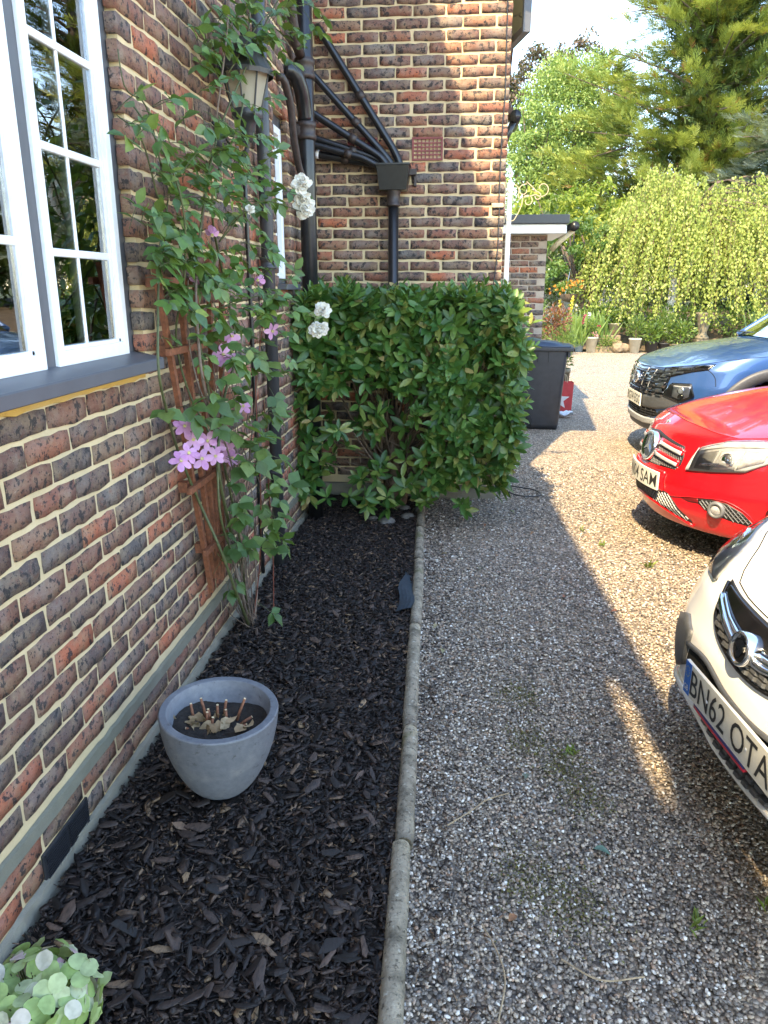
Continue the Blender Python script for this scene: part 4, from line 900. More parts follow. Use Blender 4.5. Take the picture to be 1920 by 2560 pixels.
def leaves_split(root, P, B, S, tmpls, mat_p, mat_s, cap, name='leaf', ws=None):
    px, py, z = view(P); face = np.abs(((CAM-P)/np.linalg.norm(CAM-P, axis=1)[:, None]*B[:, :, 2]).sum(1))
    sc = np.where((z > .2) & (px > -20) & (px < 1940) & (py > -20) & (py < 2580), S/np.maximum(z, .2)*(.35+face), -1)
    if ws is not None: sc = sc*ws
    order = np.argsort(-sc); top = order[:cap]; rest = order[cap:]
    ms = [make_mesh(name, v, f, mat_p, True) for v, f in tmpls]; rl = np.array(root.location)
    for i in top:
        o = bpy.data.objects.new(name, ms[int(rng.integers(len(ms)))]); COL.objects.link(o); o.parent = root
        m = B[i]*S[i]; p = P[i]-rl; o.matrix_local = Matrix(((*m[0], p[0]), (*m[1], p[1]), (*m[2], p[2]), (0, 0, 0, 1)))
    if len(rest):
        AV, AF, AR, o = [], [], [], 0
        for k, t in enumerate(tmpls):
            s = rest[np.arange(len(rest)) % len(tmpls) == k]
            if not len(s): continue
            v, f = scatter(t, P[s], B[s], S[s]); AV.append(v); AF.append(f+o); AR.append(rep(rng.random(len(s)), len(t[0]))); o += len(v)
        part(root, 'foliage', np.concatenate(AV), np.concatenate(AF), mat_s, True, rnd=np.concatenate(AR), kind='stuff')
def LT(*a): v, f = leaf_t(*a); return v, tri_faces(f)
ROSE_T = [LT(.62, .07, .10, .55), LT(.58, .10, .18, .55), LT(.66, .03, .05, .6), LT(.60, .12, .25, .5)]
CLEM_T = [LT(.72, .08, .15, .45), LT(.66, .12, .25, .4), LT(.80, .05, .1, .45)]
P, D, Nn, S, stk = sprigs(RB, 5, .044, .074, .85)
leaves_split(rose, P, basis(D, Nn), S, ROSE_T, M['rose_leaf_p'], M['rose_leaf_s'], 299)
m = MB()
for s in stk: m.tube(s, .0013, 4, False)
# shoots reaching out towards the drive and over the window frame
for s in ([(.1, 2.5, 1.85), (.12, 2.35, 2.0), (.14, 2.15, 2.02)], [(.1, 2.55, 1.95), (.12, 2.4, 2.1), (.12, 2.26, 2.12), (.12, 2.24, 2.2)], [(.12, 3.05, 1.75), (.28, 3.1, 1.9), (.45, 3.1, 1.86)], [(.12, 3.0, 1.5), (.3, 3.2, 1.55), (.45, 3.38, 1.44)], [(.12, 3.3, 2.4), (.24, 3.55, 2.68), (.38, 3.82, 2.80), (.45, 3.9, 2.86)], [(.12, 3.05, 1.75), (.2, 3.05, 1.84), (.25, 3.05, 1.86)]): m.tube(smooth_path(s, 16), np.linspace(.0032, .0018, 16), 6)
m.part(rose, 'shoots', M['rose_stem'], True, kind='stuff')
P, D, Nn, S, stk = sprigs(CB, 3, .058, .092, .95)
leaves_split(clem, P, basis(D, Nn), S, CLEM_T, M['clem_leaf_p'], M['clem_leaf_s'], 299)
m = MB()
for s in stk: m.tube(s, .0012, 4, False)
m.part(clem, 'stalks', M['rose_stem'], True, kind='stuff')
# clematis blooms: flower > petals
pt_, pf_ = petal_t(.60, .05, .10, .02); PT = [make_mesh('petal', pt_*np.array([1, 1, q]), pf_, M['petal_pink'], True) for q in (1, -1.2)]
st_v, st_f = [], []
mb0 = MB(); mb0.lathe([(0, 0), (.005, .001), (.004, .006), (0, .008)], n=10)
for i in range(14): a = i*2.4; mb0.tube([(0, 0, .002), (.007*math.cos(a), .007*math.sin(a), .010)], .0007, 4)
STM = make_mesh('stamens', mb0.V, mb0.F, M['stamen'])
FL_ = [(0.1, 2.58, 1.103), (0.13, 2.581, 1.054), (0.14, 2.697, 1.029), (0.14, 2.497, 1.023), (0.12, 2.472, 1.001), (0.15, 2.603, 0.98), (0.15, 2.748, 0.96), (0.12, 2.898, 0.985), (0.13, 2.959, 0.942), (0.14, 2.991, 0.9), (0.17, 3.091, 1.1), (0.28, 3.198, 1.403), (0.12, 2.97, 1.772), (0.22, 3.24, 1.607), (0.13, 2.958, 1.446), (0.14, 3.074, 1.387), (0.14, 2.949, 1.328), (0.16, 2.946, 1.296), (0.12, 2.799, 1.609), (0.22, 3.274, 1.496)]
for i, c in enumerate(FL_):
    c = np.array(c); f = bpy.data.objects.new('flower', STM); COL.objects.link(f); f.parent = clem
    d = (CAM-c); d /= np.linalg.norm(d); nn = d+rvec(1)[0]*(.35 if i < 11 else .7)+np.array([.2, -.1, .25]); nn /= np.linalg.norm(nn)
    Bq = basis(np.array([[rng.normal(), rng.normal(), rng.normal()]]), nn[None])[0]; Zc = nn; Xc = np.cross(Bq[:, 1], Zc); Xc /= np.linalg.norm(Xc); Yc = np.cross(Zc, Xc); p = c-np.array(clem.location)
    f.matrix_local = Matrix(((Xc[0], Yc[0], Zc[0], p[0]), (Xc[1], Yc[1], Zc[1], p[1]), (Xc[2], Yc[2], Zc[2], p[2]), (0, 0, 0, 1)))
    npet = 5 if i % 3 else 6; wilt = i in (12, 13, 18, 19, 14); L = rng.uniform(.035, .042)*(.9 if wilt else 1)
    for k in range(npet):
        a = 2*pi*k/npet+rng.normal()*.1; e = rng.normal()*.15-(.9 if wilt else 0.05)
        o = bpy.data.objects.new('petal', PT[k % 2 if not wilt else 0]); COL.objects.link(o); o.parent = f
        o.matrix_local = Matrix.Rotation(a, 4, 'Z')@Matrix.Translation((0, .003, 0))@Matrix.Rotation(e, 4, 'X')@Matrix.Diagonal((L*1.05, L, L, 1))
# white rose blooms
rp_, rf_ = petal_t(.95, .16, -.25, .05, .4); rp_[15:21, 2] += np.array([.08, -.05, .10, .14, .16, .06]); RPm = make_mesh('petal', rp_, rf_, M['petal_white'], True); CUP = make_mesh('bloom_centre', *(lambda m: (m.V, m.F))(MB().lathe([(0, 0), (.008, .001), (.009, .006), (0, .009)], n=12)), M['stamen'], True)
for i, (c, r, op) in enumerate((((.45, 3.077, 1.956), .036, 1.0), ((.45, 3.121, 1.878), .040, 1.0), ((.45, 3.462, 1.480), .036, .9), ((.45, 3.362, 1.405), .040, 1.1), ((.25, 3.047, 1.867), .015, .3), ((.445, 3.10, 1.915), .030, 1.0))):
    c = np.array(c); f = bpy.data.objects.new('flower', CUP); COL.objects.link(f); f.parent = rose
    d = CAM-c; d /= np.linalg.norm(d); nn = d+np.array([.1, 0, .35 if i % 2 == 0 else -.25]); nn /= np.linalg.norm(nn)
    Xc = np.cross(np.array([0, 0, 1.0]), nn); Xc /= np.linalg.norm(Xc); Yc = np.cross(nn, Xc); p = c-np.array(rose.location); q = r/.036 if r > .02 else .5
    f.matrix_local = Matrix(((Xc[0]*q, Yc[0]*q, nn[0]*q, p[0]), (Xc[1]*q, Yc[1]*q, nn[1]*q, p[1]), (Xc[2]*q, Yc[2]*q, nn[2]*q, p[2]), (0, 0, 0, 1)))
    for layer, (num, L, e) in enumerate(((8, .037, -.25), (9, .035, .1), (9, .031, .45), (8, .026, .8), (7, .021, 1.05), (5, .015, 1.3))):
        for k in range(num):
            a = 2*pi*k/num+layer*.5+rng.normal()*.15; o = bpy.data.objects.new('petal', RPm); COL.objects.link(o); o.parent = f; l = L*rng.uniform(.88, 1.1)
            o.matrix_local = Matrix.Rotation(a, 4, 'Z')@Matrix.Translation((0, .002, layer*.003))@Matrix.Rotation((e+rng.normal()*.28)*(1 if op > .5 else 1.9), 4, 'X')@Matrix.Rotation(rng.normal()*.35, 4, 'Y')@Matrix.Diagonal((l*.8, l, l, 1))
# withered rose heads
M['withered'] = plain('withered_bloom', (.48, .30, .14), .85, var=.3, scale=80)
for c in ((.14, 3.36, 2.14), (.13, 3.43, 2.06)):
    v, f = scatter(LT(.7, .25, .5), np.array(c)+rng.normal(size=(9, 3))*.008, basis(rvec(9)+np.array([0, 0, -.5]), rvec(9)), rng.uniform(.02, .032, 9)); part(rose, 'withered_bloom', v, f, M['withered'], True)

# ------------------------------------------------------------------ big evergreen shrub in the corner
shrub = thing('evergreen_shrub', 'large clipped evergreen shrub with glossy oval leaves in the corner', 'shrub', (.62, 5.38, 0))
M['trunk'] = plain('shrub_bark', (.13, .085, .055), .9, var=.4, scale=40, bump=.5)
SS = [(0, (.024, .078, .016)), (.3, (.042, .118, .022)), (.55, (.068, .160, .029)), (.75, (.115, .210, .040)), (.90, (.18, .235, .05)), (.97, (.25, .26, .07)), (1, (.36, .26, .10))]
M['shrub_p'] = leaf_mat('shrub_leaf', SS, 'obj', .2, .42, .45); M['shrub_s'] = leaf_mat('shrub_leaf_joined', SS, 'attr', .2, .42, .45)
SX0, SX1, SY0, SY1, SZ1 = -.0, 1.46, 4.78, 5.68, 1.53
def shrub_pts(n, inset):
    out = []; nr_ = []
    while len(out) < n:
        u = rng.random()
        if u < .50:                                                 # front
            x_ = rng.uniform(SX0, SX1); z_ = rng.random()**.75*1.47+.07; 
            hole = (z_ < .95 and .12 < x_ < .85)
            if hole and rng.random() < .62: continue
            if z_ < .10+max(0, x_-.85)*.75 and rng.random() < .85: continue
            p = [x_, SY0+.05*math.sin(x_*7+z_*4)+(.28 if hole else .06)*rng.random()+.10*max(0, .55-z_), z_]; nm = [rng.normal()*.25, -1, .25]
        elif u < .78:                                               # top
            p = [rng.uniform(SX0, SX1), rng.uniform(SY0, SY1), SZ1+.03*math.sin(rng.random()*6)]; nm = [rng.normal()*.3, -.35, 1]
        else:                                                       # drive side
            z_ = rng.uniform(.30, SZ1); p = [SX1-.03+.07*math.sin(z_*4)-.30*max(0, .75-z_), rng.uniform(SY0, SY1), z_]; nm = [1, -.35, .2]
        p = np.array(p, float); cen = np.array([.73, 5.23, .85])
        # round the edges of the clipped block
        k = np.abs((p-cen)/np.array([.76, .48, .72])); e = (k**6).sum()**(1/6)
        if e > 1: p = cen+(p-cen)/e**.9
        q = np.array(nm); q /= np.linalg.norm(q); out.append(p-q*inset*rng.random()); nr_.append(q)
    return np.array(out), np.array(nr_)
def rosettes(n, inset, lo, hi):
    C0, N0 = shrub_pts(n, inset); P, D, Nn, S = [], [], [], []
    for c, o in zip(C0, N0):
        o = o+np.array([0, 0, .35])+rng.normal(size=3)*.38; o /= np.linalg.norm(o); a0 = rng.uniform(0, 6.28); X = np.cross(o, rvec(1)[0]); X /= np.linalg.norm(X); Y = np.cross(o, X); k = int(rng.integers(5, 9))
        for j in range(k):
            a = a0+j*2.4; al = R(rng.uniform(35, 80)); d = o*math.cos(al)+(X*math.cos(a)+Y*math.sin(a))*math.sin(al)
            P.append(c-o*.02*j/k+d*.006); D.append(d+np.array([0, 0, -.12])); Nn.append(o+rng.normal(size=3)*.2); S.append(rng.uniform(lo, hi))
    return np.array(P), np.array(D), np.array(Nn), np.array(S)
a = rosettes(640, .07, .075, .122); b_ = rosettes(520, .34, .07, .10)
P = np.concatenate([a[0], b_[0]]); D = np.concatenate([a[1], b_[1]]); Nn = np.concatenate([a[2], b_[2]]); S = np.concatenate([a[3], b_[3]])
P[:, 0] = np.maximum(P[:, 0], .02)
sh = [[], [], [], []]
for i in range(70):                                              # long shoots above and beside the clipped face
    u = rng.random(); b0 = np.array([rng.uniform(.05, 1.45), rng.uniform(SY0, SY1-.1), SZ1-.05]) if u < .6 else np.array([rng.uniform(.2, 1.45), SY0+.05, rng.uniform(.4, 1.4)]) if u < .85 else np.array([SX1-.05, rng.uniform(4.8, 5.5), rng.uniform(.5, 1.45)])
    d = np.array([rng.normal()*.35, -.15+rng.normal()*.25, 1.0]) if u < .6 else np.array([rng.normal()*.5, -.8, .35+rng.normal()*.3]) if u < .85 else np.array([1.0, -.2, .4]); d /= np.linalg.norm(d); L = rng.uniform(.07, .17); X = np.cross(d, rvec(1)[0]); X /= np.linalg.norm(X); Y = np.cross(d, X)
    for j in range(int(L*90)): q = j/(L*90); an = j*2.4; sd = X*math.cos(an)+Y*math.sin(an); sh[0].append(b0+d*L*q); sh[1].append(d*(.7+.5*q)+sd*.8); sh[2].append(d-sd*.3+rng.normal(size=3)*.2); sh[3].append(rng.uniform(.06, .11)*(1-.35*q))
P, D, Nn, S = [np.concatenate([o_, np.array(h_)]) for o_, h_ in zip((P, D, Nn, S), sh)]
outer = np.r_[np.ones(len(a[0])), np.full(len(b_[0]), .5), np.ones(len(sh[0]))]
SH_T = [LT(.36, .05, .08, .75), LT(.40, .07, .16, .72), LT(.34, .03, -.04, .78), LT(.42, .09, .22, .7)]
leaves_split(shrub, P, basis(D, Nn), S, SH_T, M['shrub_p'], M['shrub_s'], 300, ws=outer)
m = MB()
m.tube(smooth_path([(.62, 5.38, -.02), (.61, 5.37, .12), (.63, 5.36, .28), (.60, 5.38, .55)], 18), np.linspace(.075, .042, 18), 12)
m.tube(smooth_path([(.66, 5.40, -.02), (.70, 5.38, .15), (.74, 5.36, .45)], 12), np.linspace(.035, .02, 12), 9); m.part(shrub, 'trunk', M['trunk'], True)
m = MB()
for i in range(55):
    t = np.array([rng.uniform(.05, 1.4), rng.uniform(4.85, 5.6), rng.uniform(.4, 1.5)]); s = np.array([.61+rng.normal()*.04, 5.38, rng.uniform(.15, .5)])
    m.tube(smooth_path([s, s*.5+t*.5+np.array([0, 0, -.08])+rng.normal(size=3)*.05, t], 10), np.linspace(.012, .003, 10), 6)
m.part(shrub, 'branches', M['trunk'], True, kind='stuff')

# ------------------------------------------------------------------ hydrangea head in the near corner
hyd = thing('hydrangea', 'pale green and pink hydrangea flower head in the near corner', 'hydrangea', (.36, .93, 0))
HC = np.array([.385, .930, .405]); HR = .092
HS = [(0, (.30, .42, .13)), (.35, (.38, .50, .20)), (.6, (.48, .56, .30)), (.8, (.62, .62, .46)), (.92, (.68, .52, .52)), (1, (.66, .42, .50))]
M['sepal'] = leaf_mat('hydrangea_sepal', HS, 'obj', .3, .6, .3)
v, f = petal_t(1.05, .10, .14, .03, .3); SP = [make_mesh('sepal', v*np.array([1, 1, q]), f, M['sepal'], True) for q in (1, -1, .4)]
for i in range(50):
    t = (i+.5)/50; ph = math.acos(1-1.75*t); th = i*2.39996; n_ = np.array([math.sin(ph)*math.cos(th), math.sin(ph)*math.sin(th), math.cos(ph)]); c = HC+n_*HR*rng.uniform(.88, 1.05)*np.array([1.08, 1.0, .82])
    n2 = n_+rng.normal(size=3)*.28; n2 /= np.linalg.norm(n2); X = np.cross(n2, rvec(1)[0]); X /= np.linalg.norm(X); Y = np.cross(n2, X); L = rng.uniform(.026, .034)
    for k in range(4):
        a = k*pi/2+rng.normal()*.12; d = X*math.cos(a)+Y*math.sin(a)+n2*rng.normal()*.22; Bq = basis(d[None], n2[None])[0]; o = bpy.data.objects.new('sepal', SP[int(rng.integers(3))]); COL.objects.link(o); o.parent = hyd
        mm = Bq*L; p = c+d*.001-np.array(hyd.location); o.matrix_local = Matrix(((*mm[0], p[0]), (*mm[1], p[1]), (*mm[2], p[2]), (0, 0, 0, 1)))
MB().tube(smooth_path([(.36, .93, -.02), (.37, .93, .2), HC-np.array([0, 0, .02])], 10), .006, 8).part(hyd, 'stem', M['rose_stem'], True)
m = MB()
for i in range(40): d = rvec(1)[0]; d[2] = abs(d[2])*.8+.1; m.tube([HC-np.array([0, 0, .05]), HC+d*HR*.85], .0012, 4)
m.part(hyd, 'flower_stalks', M['rose_stem'], kind='stuff')
M['hyd_leaf'] = leaf_mat('hydrangea_leaf', [(0, (.04, .10, .02)), (1, (.09, .17, .04))], 'obj', .25, .5)
for i in range(6):
    a = i*1.05+.4; v, f = scatter(LT(.62, .08, .3), np.array([[.36, .93, .16+.025*i]]), basis(np.array([[math.cos(a)*.6, math.sin(a)*.6-.3, .1]]), np.array([[0, 0, 1.0]])), np.array([.11])); part(hyd, 'leaf', v, f, M['hyd_leaf'], True)
# ------------------------------------------------------------------ garden: trees and plants beyond the drive
def needle_spray(seed, n=11, W=.15):
    """flat feathery spray along +Y"""
    q = np.random.default_rng(seed); V, F = [], []
    for i in range(n):
        t = .08+.9*i/n; sg = 1 if i % 2 else -1; L = (.42*(1-t)+.16)*q.uniform(.7, 1.2); o = len(V); a = R(30)+q.normal()*.15
        d = np.array([sg*math.sin(a), math.cos(a), q.normal()*.12]); p = np.array([0, t, -.10*t*t+q.normal()*.02]); nx = np.array([-d[1], d[0], 0])*W*.5*L
        V += [p-nx*.3, p+d*L*.5-nx, p+d*L, p+d*L*.5+nx]; F.append((o, o+1, o+2, o+3))
    o = len(V); V += [(-.02, 0, 0), (.02, 0, 0), (0, 1.02, -.1), (0, 1.02, -.1)]; F.append((o, o+1, o+2, o+3))
    return np.array(V), np.array(F)
def crown_part(root, name, lots, mat):
    AV, AF, AR, o = [], [], [], 0
    for tm, P, B, S, rv in lots:
        v, f = scatter(tm, P, B, S); AV.append(v); AF.append(f+o); AR.append(rep(rv, len(tm[0]))); o += len(v)
    return part(root, name, np.concatenate(AV), np.concatenate(AF), mat, rnd=np.concatenate(AR))
def trunk(root, pts, r, mat, name='trunk'): return MB().tube(smooth_path(pts, 20), r, 9).part(root, name, mat, True)
M['tree_bark'] = plain('tree_bark', (.11, .08, .06), .95, var=.4, scale=5, bump=.4); M['birch_bark'] = plain('birch_bark', (.55, .52, .46), .8, var=.35, scale=14, bump=.2)
def conifer(name, label, cat, base, H, RB_, stops, nb, ns, size, up=.25, rseed=3, z0=.06, group=None, plume=.075, core=0):
    q = np.random.default_rng(rseed); base = np.array(base, float)
    root = thing(name, label, cat, base, group)
    trunk(root, [base, base+np.array([0, 0, H*.5]), base+np.array([0, 0, H])], np.linspace(H*.022, .03, 20), M['tree_bark'])
    P, D, N_, S, RV = [], [], [], [], []
    m = MB()
    for i in range(nb):
        t = z0+(1-z0)*q.random()**1.05; L = RB_*(1-t)**.62*q.uniform(.62, 1.15)*(1.0 if t > .12 else .85); a = q.uniform(0, 2*pi); b0 = base+np.array([0, 0, t*H])
        d = np.array([math.cos(a), math.sin(a), up+q.normal()*.15]); tip = b0+d*L-np.array([0, 0, .10*L])
        if i % 3 == 0: m.tube([b0, (b0+tip)/2+np.array([0, 0, .05*L]), tip], [.05+.012*L, .04, .012], 5)
        nn = max(4, int(ns*L/RB_*1.5))
        for k in range(nn):
            f = q.random()**.72; c = b0+(tip-b0)*f+np.array([0, 0, .07*L*math.sin(f*pi)])+q.normal(size=3)*np.array([plume, plume, plume*.55])*L*(1.2-f*.75)
            dd = d/np.linalg.norm(d)+q.normal(size=3)*.27+np.array([0, 0, .26 if up > 0 else -.25])
            P.append(c); D.append(dd); N_.append(np.array([q.normal()*.4, q.normal()*.4, 1])); S.append(size*q.uniform(.6, 1.25)); RV.append(np.clip(f**2.6*.72+q.normal()*.10+.10+.12*(q.random() < .3), 0, .97) if q.random() > .035 else 1.0)  # young tips lighter; the crown's inner shade also put into the colour
    for i in range(core):                                          # inner sprays by the trunk; shade inside the crown put into their dark colour
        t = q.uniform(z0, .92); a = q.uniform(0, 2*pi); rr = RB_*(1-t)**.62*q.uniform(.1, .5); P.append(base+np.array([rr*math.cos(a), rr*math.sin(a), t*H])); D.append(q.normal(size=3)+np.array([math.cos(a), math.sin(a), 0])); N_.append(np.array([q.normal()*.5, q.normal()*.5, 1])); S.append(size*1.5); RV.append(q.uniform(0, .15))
    P = np.array(P); D = np.array(D); N_ = np.array(N_); S = np.array(S); RV = np.array(RV); B = basis(D, N_); lots = []
    for k in range(4): s = np.arange(len(P)) % 4 == k; lots.append((needle_spray(rseed*10+k), P[s], B[s], S[s], RV[s]))
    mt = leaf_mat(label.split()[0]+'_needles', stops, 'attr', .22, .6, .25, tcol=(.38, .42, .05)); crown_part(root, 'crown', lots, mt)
    m.part(root, 'limbs', M['tree_bark']); return root
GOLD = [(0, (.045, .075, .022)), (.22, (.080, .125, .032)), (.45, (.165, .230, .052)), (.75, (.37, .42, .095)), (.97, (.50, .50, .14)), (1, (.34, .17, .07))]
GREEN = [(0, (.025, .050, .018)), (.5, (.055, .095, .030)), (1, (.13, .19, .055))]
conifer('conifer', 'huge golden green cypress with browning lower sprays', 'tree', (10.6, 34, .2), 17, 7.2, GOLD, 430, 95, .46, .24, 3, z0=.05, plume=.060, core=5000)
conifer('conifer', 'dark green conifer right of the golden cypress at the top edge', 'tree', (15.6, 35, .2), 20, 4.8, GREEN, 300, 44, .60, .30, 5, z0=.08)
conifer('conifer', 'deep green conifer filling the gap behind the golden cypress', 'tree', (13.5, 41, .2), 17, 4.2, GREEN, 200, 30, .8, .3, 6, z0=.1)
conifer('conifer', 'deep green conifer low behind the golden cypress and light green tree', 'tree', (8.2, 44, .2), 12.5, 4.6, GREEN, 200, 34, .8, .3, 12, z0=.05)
CEDAR = [(0, (.075, .105, .085)), (.5, (.15, .195, .165)), (1, (.30, .355, .30))]
conifer('conifer', 'silvery blue cedar with layered drooping branches at the right edge', 'tree', (11.3, 27.5, .2), 7.4, 4.8, CEDAR, 190, 52, .42, .02, 7, z0=.15)
# further trees to the right: outside the frame but mirrored in the window panes
conifer('conifer', 'green conifer further along the drive, seen mirrored in the window panes', 'tree', (17.8, 29, .2), 11.5, 4.2, GREEN, 260, 34, .7, .3, 8)
conifer('conifer', 'second golden cypress seen mirrored in the window panes', 'tree', (22.5, 31, .2), 10, 4.6, GOLD, 200, 34, .7, .42, 9)
def cloud_tree(name, label, cat, base, crowns, n, size, stops, mat_name, tm=None, trans=.35, bark='tree_bark', limbs=True, dirz=-.1, rough=.5, group=None, tr_r=.18):
    base = np.array(base, float); root = thing(name, label, cat, base, group); P = []; C_ = []; tot = sum(c[1][0]*c[1][1]*c[1][2] for c in crowns)
    m = MB()
    for c, rad in crowns:
        c = np.array(c, float); rad = np.array(rad, float); k = max(1, int(n*rad.prod()/tot)); ncl = max(8, k//48)
        u = rvec(ncl)*rng.uniform(.45, 1.0, ncl)[:, None]**.6*rad+c; j = rng.integers(0, ncl, k)
        P.append(u[j]+rvec(k)*rng.random(k)[:, None]**.5*rad.mean()*.24*np.array([1, 1, .75])); C_.append(np.clip(.5+rng.normal(size=ncl)[j]*.2+rng.normal(size=k)*.12, 0, 1))
        if limbs:
            for i in range(7): e = u[int(rng.integers(ncl))]; m.tube(smooth_path([base+np.array([0, 0, .4*(c[2]-base[2])]), (base*.3+c*.4+e*.3), e], 8), np.linspace(tr_r*.45, .02, 8), 6)
    P = np.concatenate(P); C_ = np.concatenate(C_); k = len(P); D = rvec(k)+np.array([0, 0, dirz]); N_ = rvec(k)*.7+np.array([-.1, -.4, .7])
    mt = leaf_mat(mat_name, stops, 'attr', trans, rough, .4); crown_part(root, 'crown', [(tm or leaf_low(.5), P, basis(D, N_), rng.uniform(.6, 1.15, k)*size, C_)], mt)
    top = np.array(crowns[0][0], float); trunk(root, [base-np.array([0, 0, .1]), base*.5+top*.5+np.array([.1, 0, 0]), top], np.linspace(tr_r, tr_r*.3, 20), M[bark])
    if limbs: m.part(root, 'limbs', M[bark], True)
    return root
LIGHT = [(0, (.12, .20, .05)), (.5, (.22, .32, .09)), (1, (.36, .45, .15))]
cloud_tree('tree', 'light green feathery tree against the sky beside the house corner', 'tree', (4.5, 38, .2), [((5.3, 38, 7.8), (2.2, 2.4, 3.6)), ((3.8, 38, 5.6), (1.9, 2.2, 2.8)), ((6.5, 38.5, 9.3), (2.0, 2.0, 2.4)), ((4.0, 37.6, 8.0), (1.0, 1.4, 1.5))], 42000, .17, LIGHT, 'feathery_leaf', diamond(.45))
BEECH = [(0, (.035, .022, .020)), (.5, (.085, .052, .040)), (1, (.17, .115, .085))]
cloud_tree('tree', 'copper leaved beech just showing behind the light green tree', 'tree', (5.2, 45, .2), [((4.9, 45, 11.2), (1.9, 2, 2.6)), ((3.7, 45, 10.6), (1.1, 1.2, 2.0)), ((6.6, 45, 12.5), (1.6, 1.6, 1.8))], 9000, .2, BEECH, 'copper_leaf', diamond(.6), .2)
YG = [(0, (.08, .14, .018)), (.5, (.20, .26, .03)), (1, (.36, .38, .06))]
cloud_tree('tall_shrub', 'tall yellow green shrub above the porch roof', 'shrub', (4.9, 24.6, .5), [((3.6, 24.5, 3.5), (1.1, 1.0, 1.0)), ((4.9, 24.8, 3.6), (1.1, 1.1, 1.0)), ((6.1, 25, 3.4), (.9, 1.0, .9)), ((4.2, 24.6, 2.4), (1.3, 1.0, 1.0))], 6500, .20, YG, 'yellow_green_leaf', leaf_low(.36), .4, dirz=-.5, tr_r=.06)
CH = [(0, (.035, .085, .018)), (.5, (.075, .145, .028)), (1, (.15, .22, .05))]
cloud_tree('small_tree', 'small broad leaved tree with forked trunk beside the weeping birch', 'tree', (4.55, 21.9, .5), [((3.75, 21.8, 2.65), (.75, .6, .75)), ((4.75, 21.9, 2.75), (.8, .6, .75)), ((3.6, 21.6, 1.85), (.55, .5, .5)), ((4.9, 21.8, 2.0), (.5, .5, .5))], 2300, .15, CH, 'broad_leaf', leaf_low(.42), .35, dirz=-.6, tr_r=.09)
# dark woodland mass closing the far side of the garden
n = 16000; P = np.stack([rng.uniform(-3, 45, n), rng.uniform(27.5, 31, n), rng.random(n)**.8*4.2], 1); P[:, 2] += .4*np.sin(P[:, 0]*1.7)
M['hedge_leaf'] = leaf_mat('hedge_leaf', [(0, (.015, .035, .010)), (.6, (.035, .065, .016)), (1, (.08, .12, .03))], 'attr', .25)
v, f = scatter(leaf_low(.5), P, basis(rvec(n), rvec(n)+np.array([0, -.5, .5])), rng.uniform(.18, .42, n)); whole('undergrowth', v, f, M['hedge_leaf'], rnd=rep(rng.random(n), 5), kind='stuff', base=(10, 29, 0))

# weeping birch: hanging strings of small leaves
birch = thing('weeping_tree', 'weeping birch with curtains of small yellow green leaves', 'tree', (6.7, 21.9, .5))
trunk(birch, [(6.7, 21.9, .3), (6.75, 21.9, 1.6), (6.6, 21.9, 2.9), (6.9, 21.9, 4.0)], np.linspace(.13, .05, 20), M['birch_bark'])
P, D, S, RV = [], [], [], []; m = MB(); ml = MB()
def topz(x, y):
    e = max(0, 1-((x-7.1)/2.85)**2-((y-21.9)/1.75)**2); return 2.25+2.15*e**.5+.25*math.sin(x*2.3)+.2*math.sin(x*5.1+y*3)
cnt = 0
while cnt < 1650:
    x_, y_ = rng.uniform(4.3, 9.9), rng.uniform(20.2, 23.6)
    if ((x_-7.1)/2.85)**2+((y_-21.9)/1.75)**2 > 1: continue
    cnt += 1; z_ = topz(x_, y_)-rng.random()**2.2*1.6; e = ((x_-7.1)/2.85)**2+((y_-21.9)/1.75)**2; zb = max(.75 if e > .55 else 1.3, z_-rng.uniform(.5, 1.7)); zb = min(zb, z_-.15); ox, oy = (x_-7.1)*.12, (y_-21.9)*.12; k = int((z_-zb)/.042)+3; ph = rng.uniform(0, 6)
    t = np.linspace(0, 1, k); q = np.stack([x_+ox*t+.03*np.sin(t*5+ph), y_+oy*t+.03*np.cos(t*4+ph), z_+(zb-z_)*t+.06*np.sin(t*3.14)], 1)
    if cnt % 3 == 0: m.tube(q[::max(1, k//5)], .004, 3, False)
    P.append(q+rng.normal(size=q.shape)*.03); D.append(np.stack([rng.normal(size=k)*.5, rng.normal(size=k)*.5, -np.ones(k)], 1)); S.append(rng.uniform(.055, .095, k)); RV.append(np.clip(np.full(k, rng.uniform(.25, .75))+rng.normal(size=k)*.15, 0, 1))
for i in range(46):
    a = rng.uniform(0, 6.28); r_ = rng.uniform(.6, 1); ex, ey = 7.1+2.4*r_*math.cos(a), 21.9+1.5*r_*math.sin(a); ml.tube(smooth_path([(6.7, 21.9, rng.uniform(2.0, 3.6)), (6.7+(ex-6.7)*.5, 21.9+(ey-21.9)*.5, topz(ex, ey)-.15), (ex, ey, topz(ex, ey)-.35)], 12), np.linspace(.022, .006, 12), 5)
P = np.concatenate(P); D = np.concatenate(D); S = np.concatenate(S); RV = np.concatenate(RV); k = len(P)
BIR = [(0, (.15, .21, .04)), (.5, (.29, .35, .075)), (1, (.50, .52, .17))]
crown_part(birch, 'crown', [(diamond(.72), P, basis(D, rvec(k)+np.array([-.2, -.9, .3])), S, RV)], leaf_mat('birch_leaf', BIR, 'attr', .35, .5, .35, tcol=(.42, .48, .06)))
m.part(birch, 'twigs', M['trunk'], kind='stuff'); ml.part(birch, 'limbs', M['tree_bark'], True)

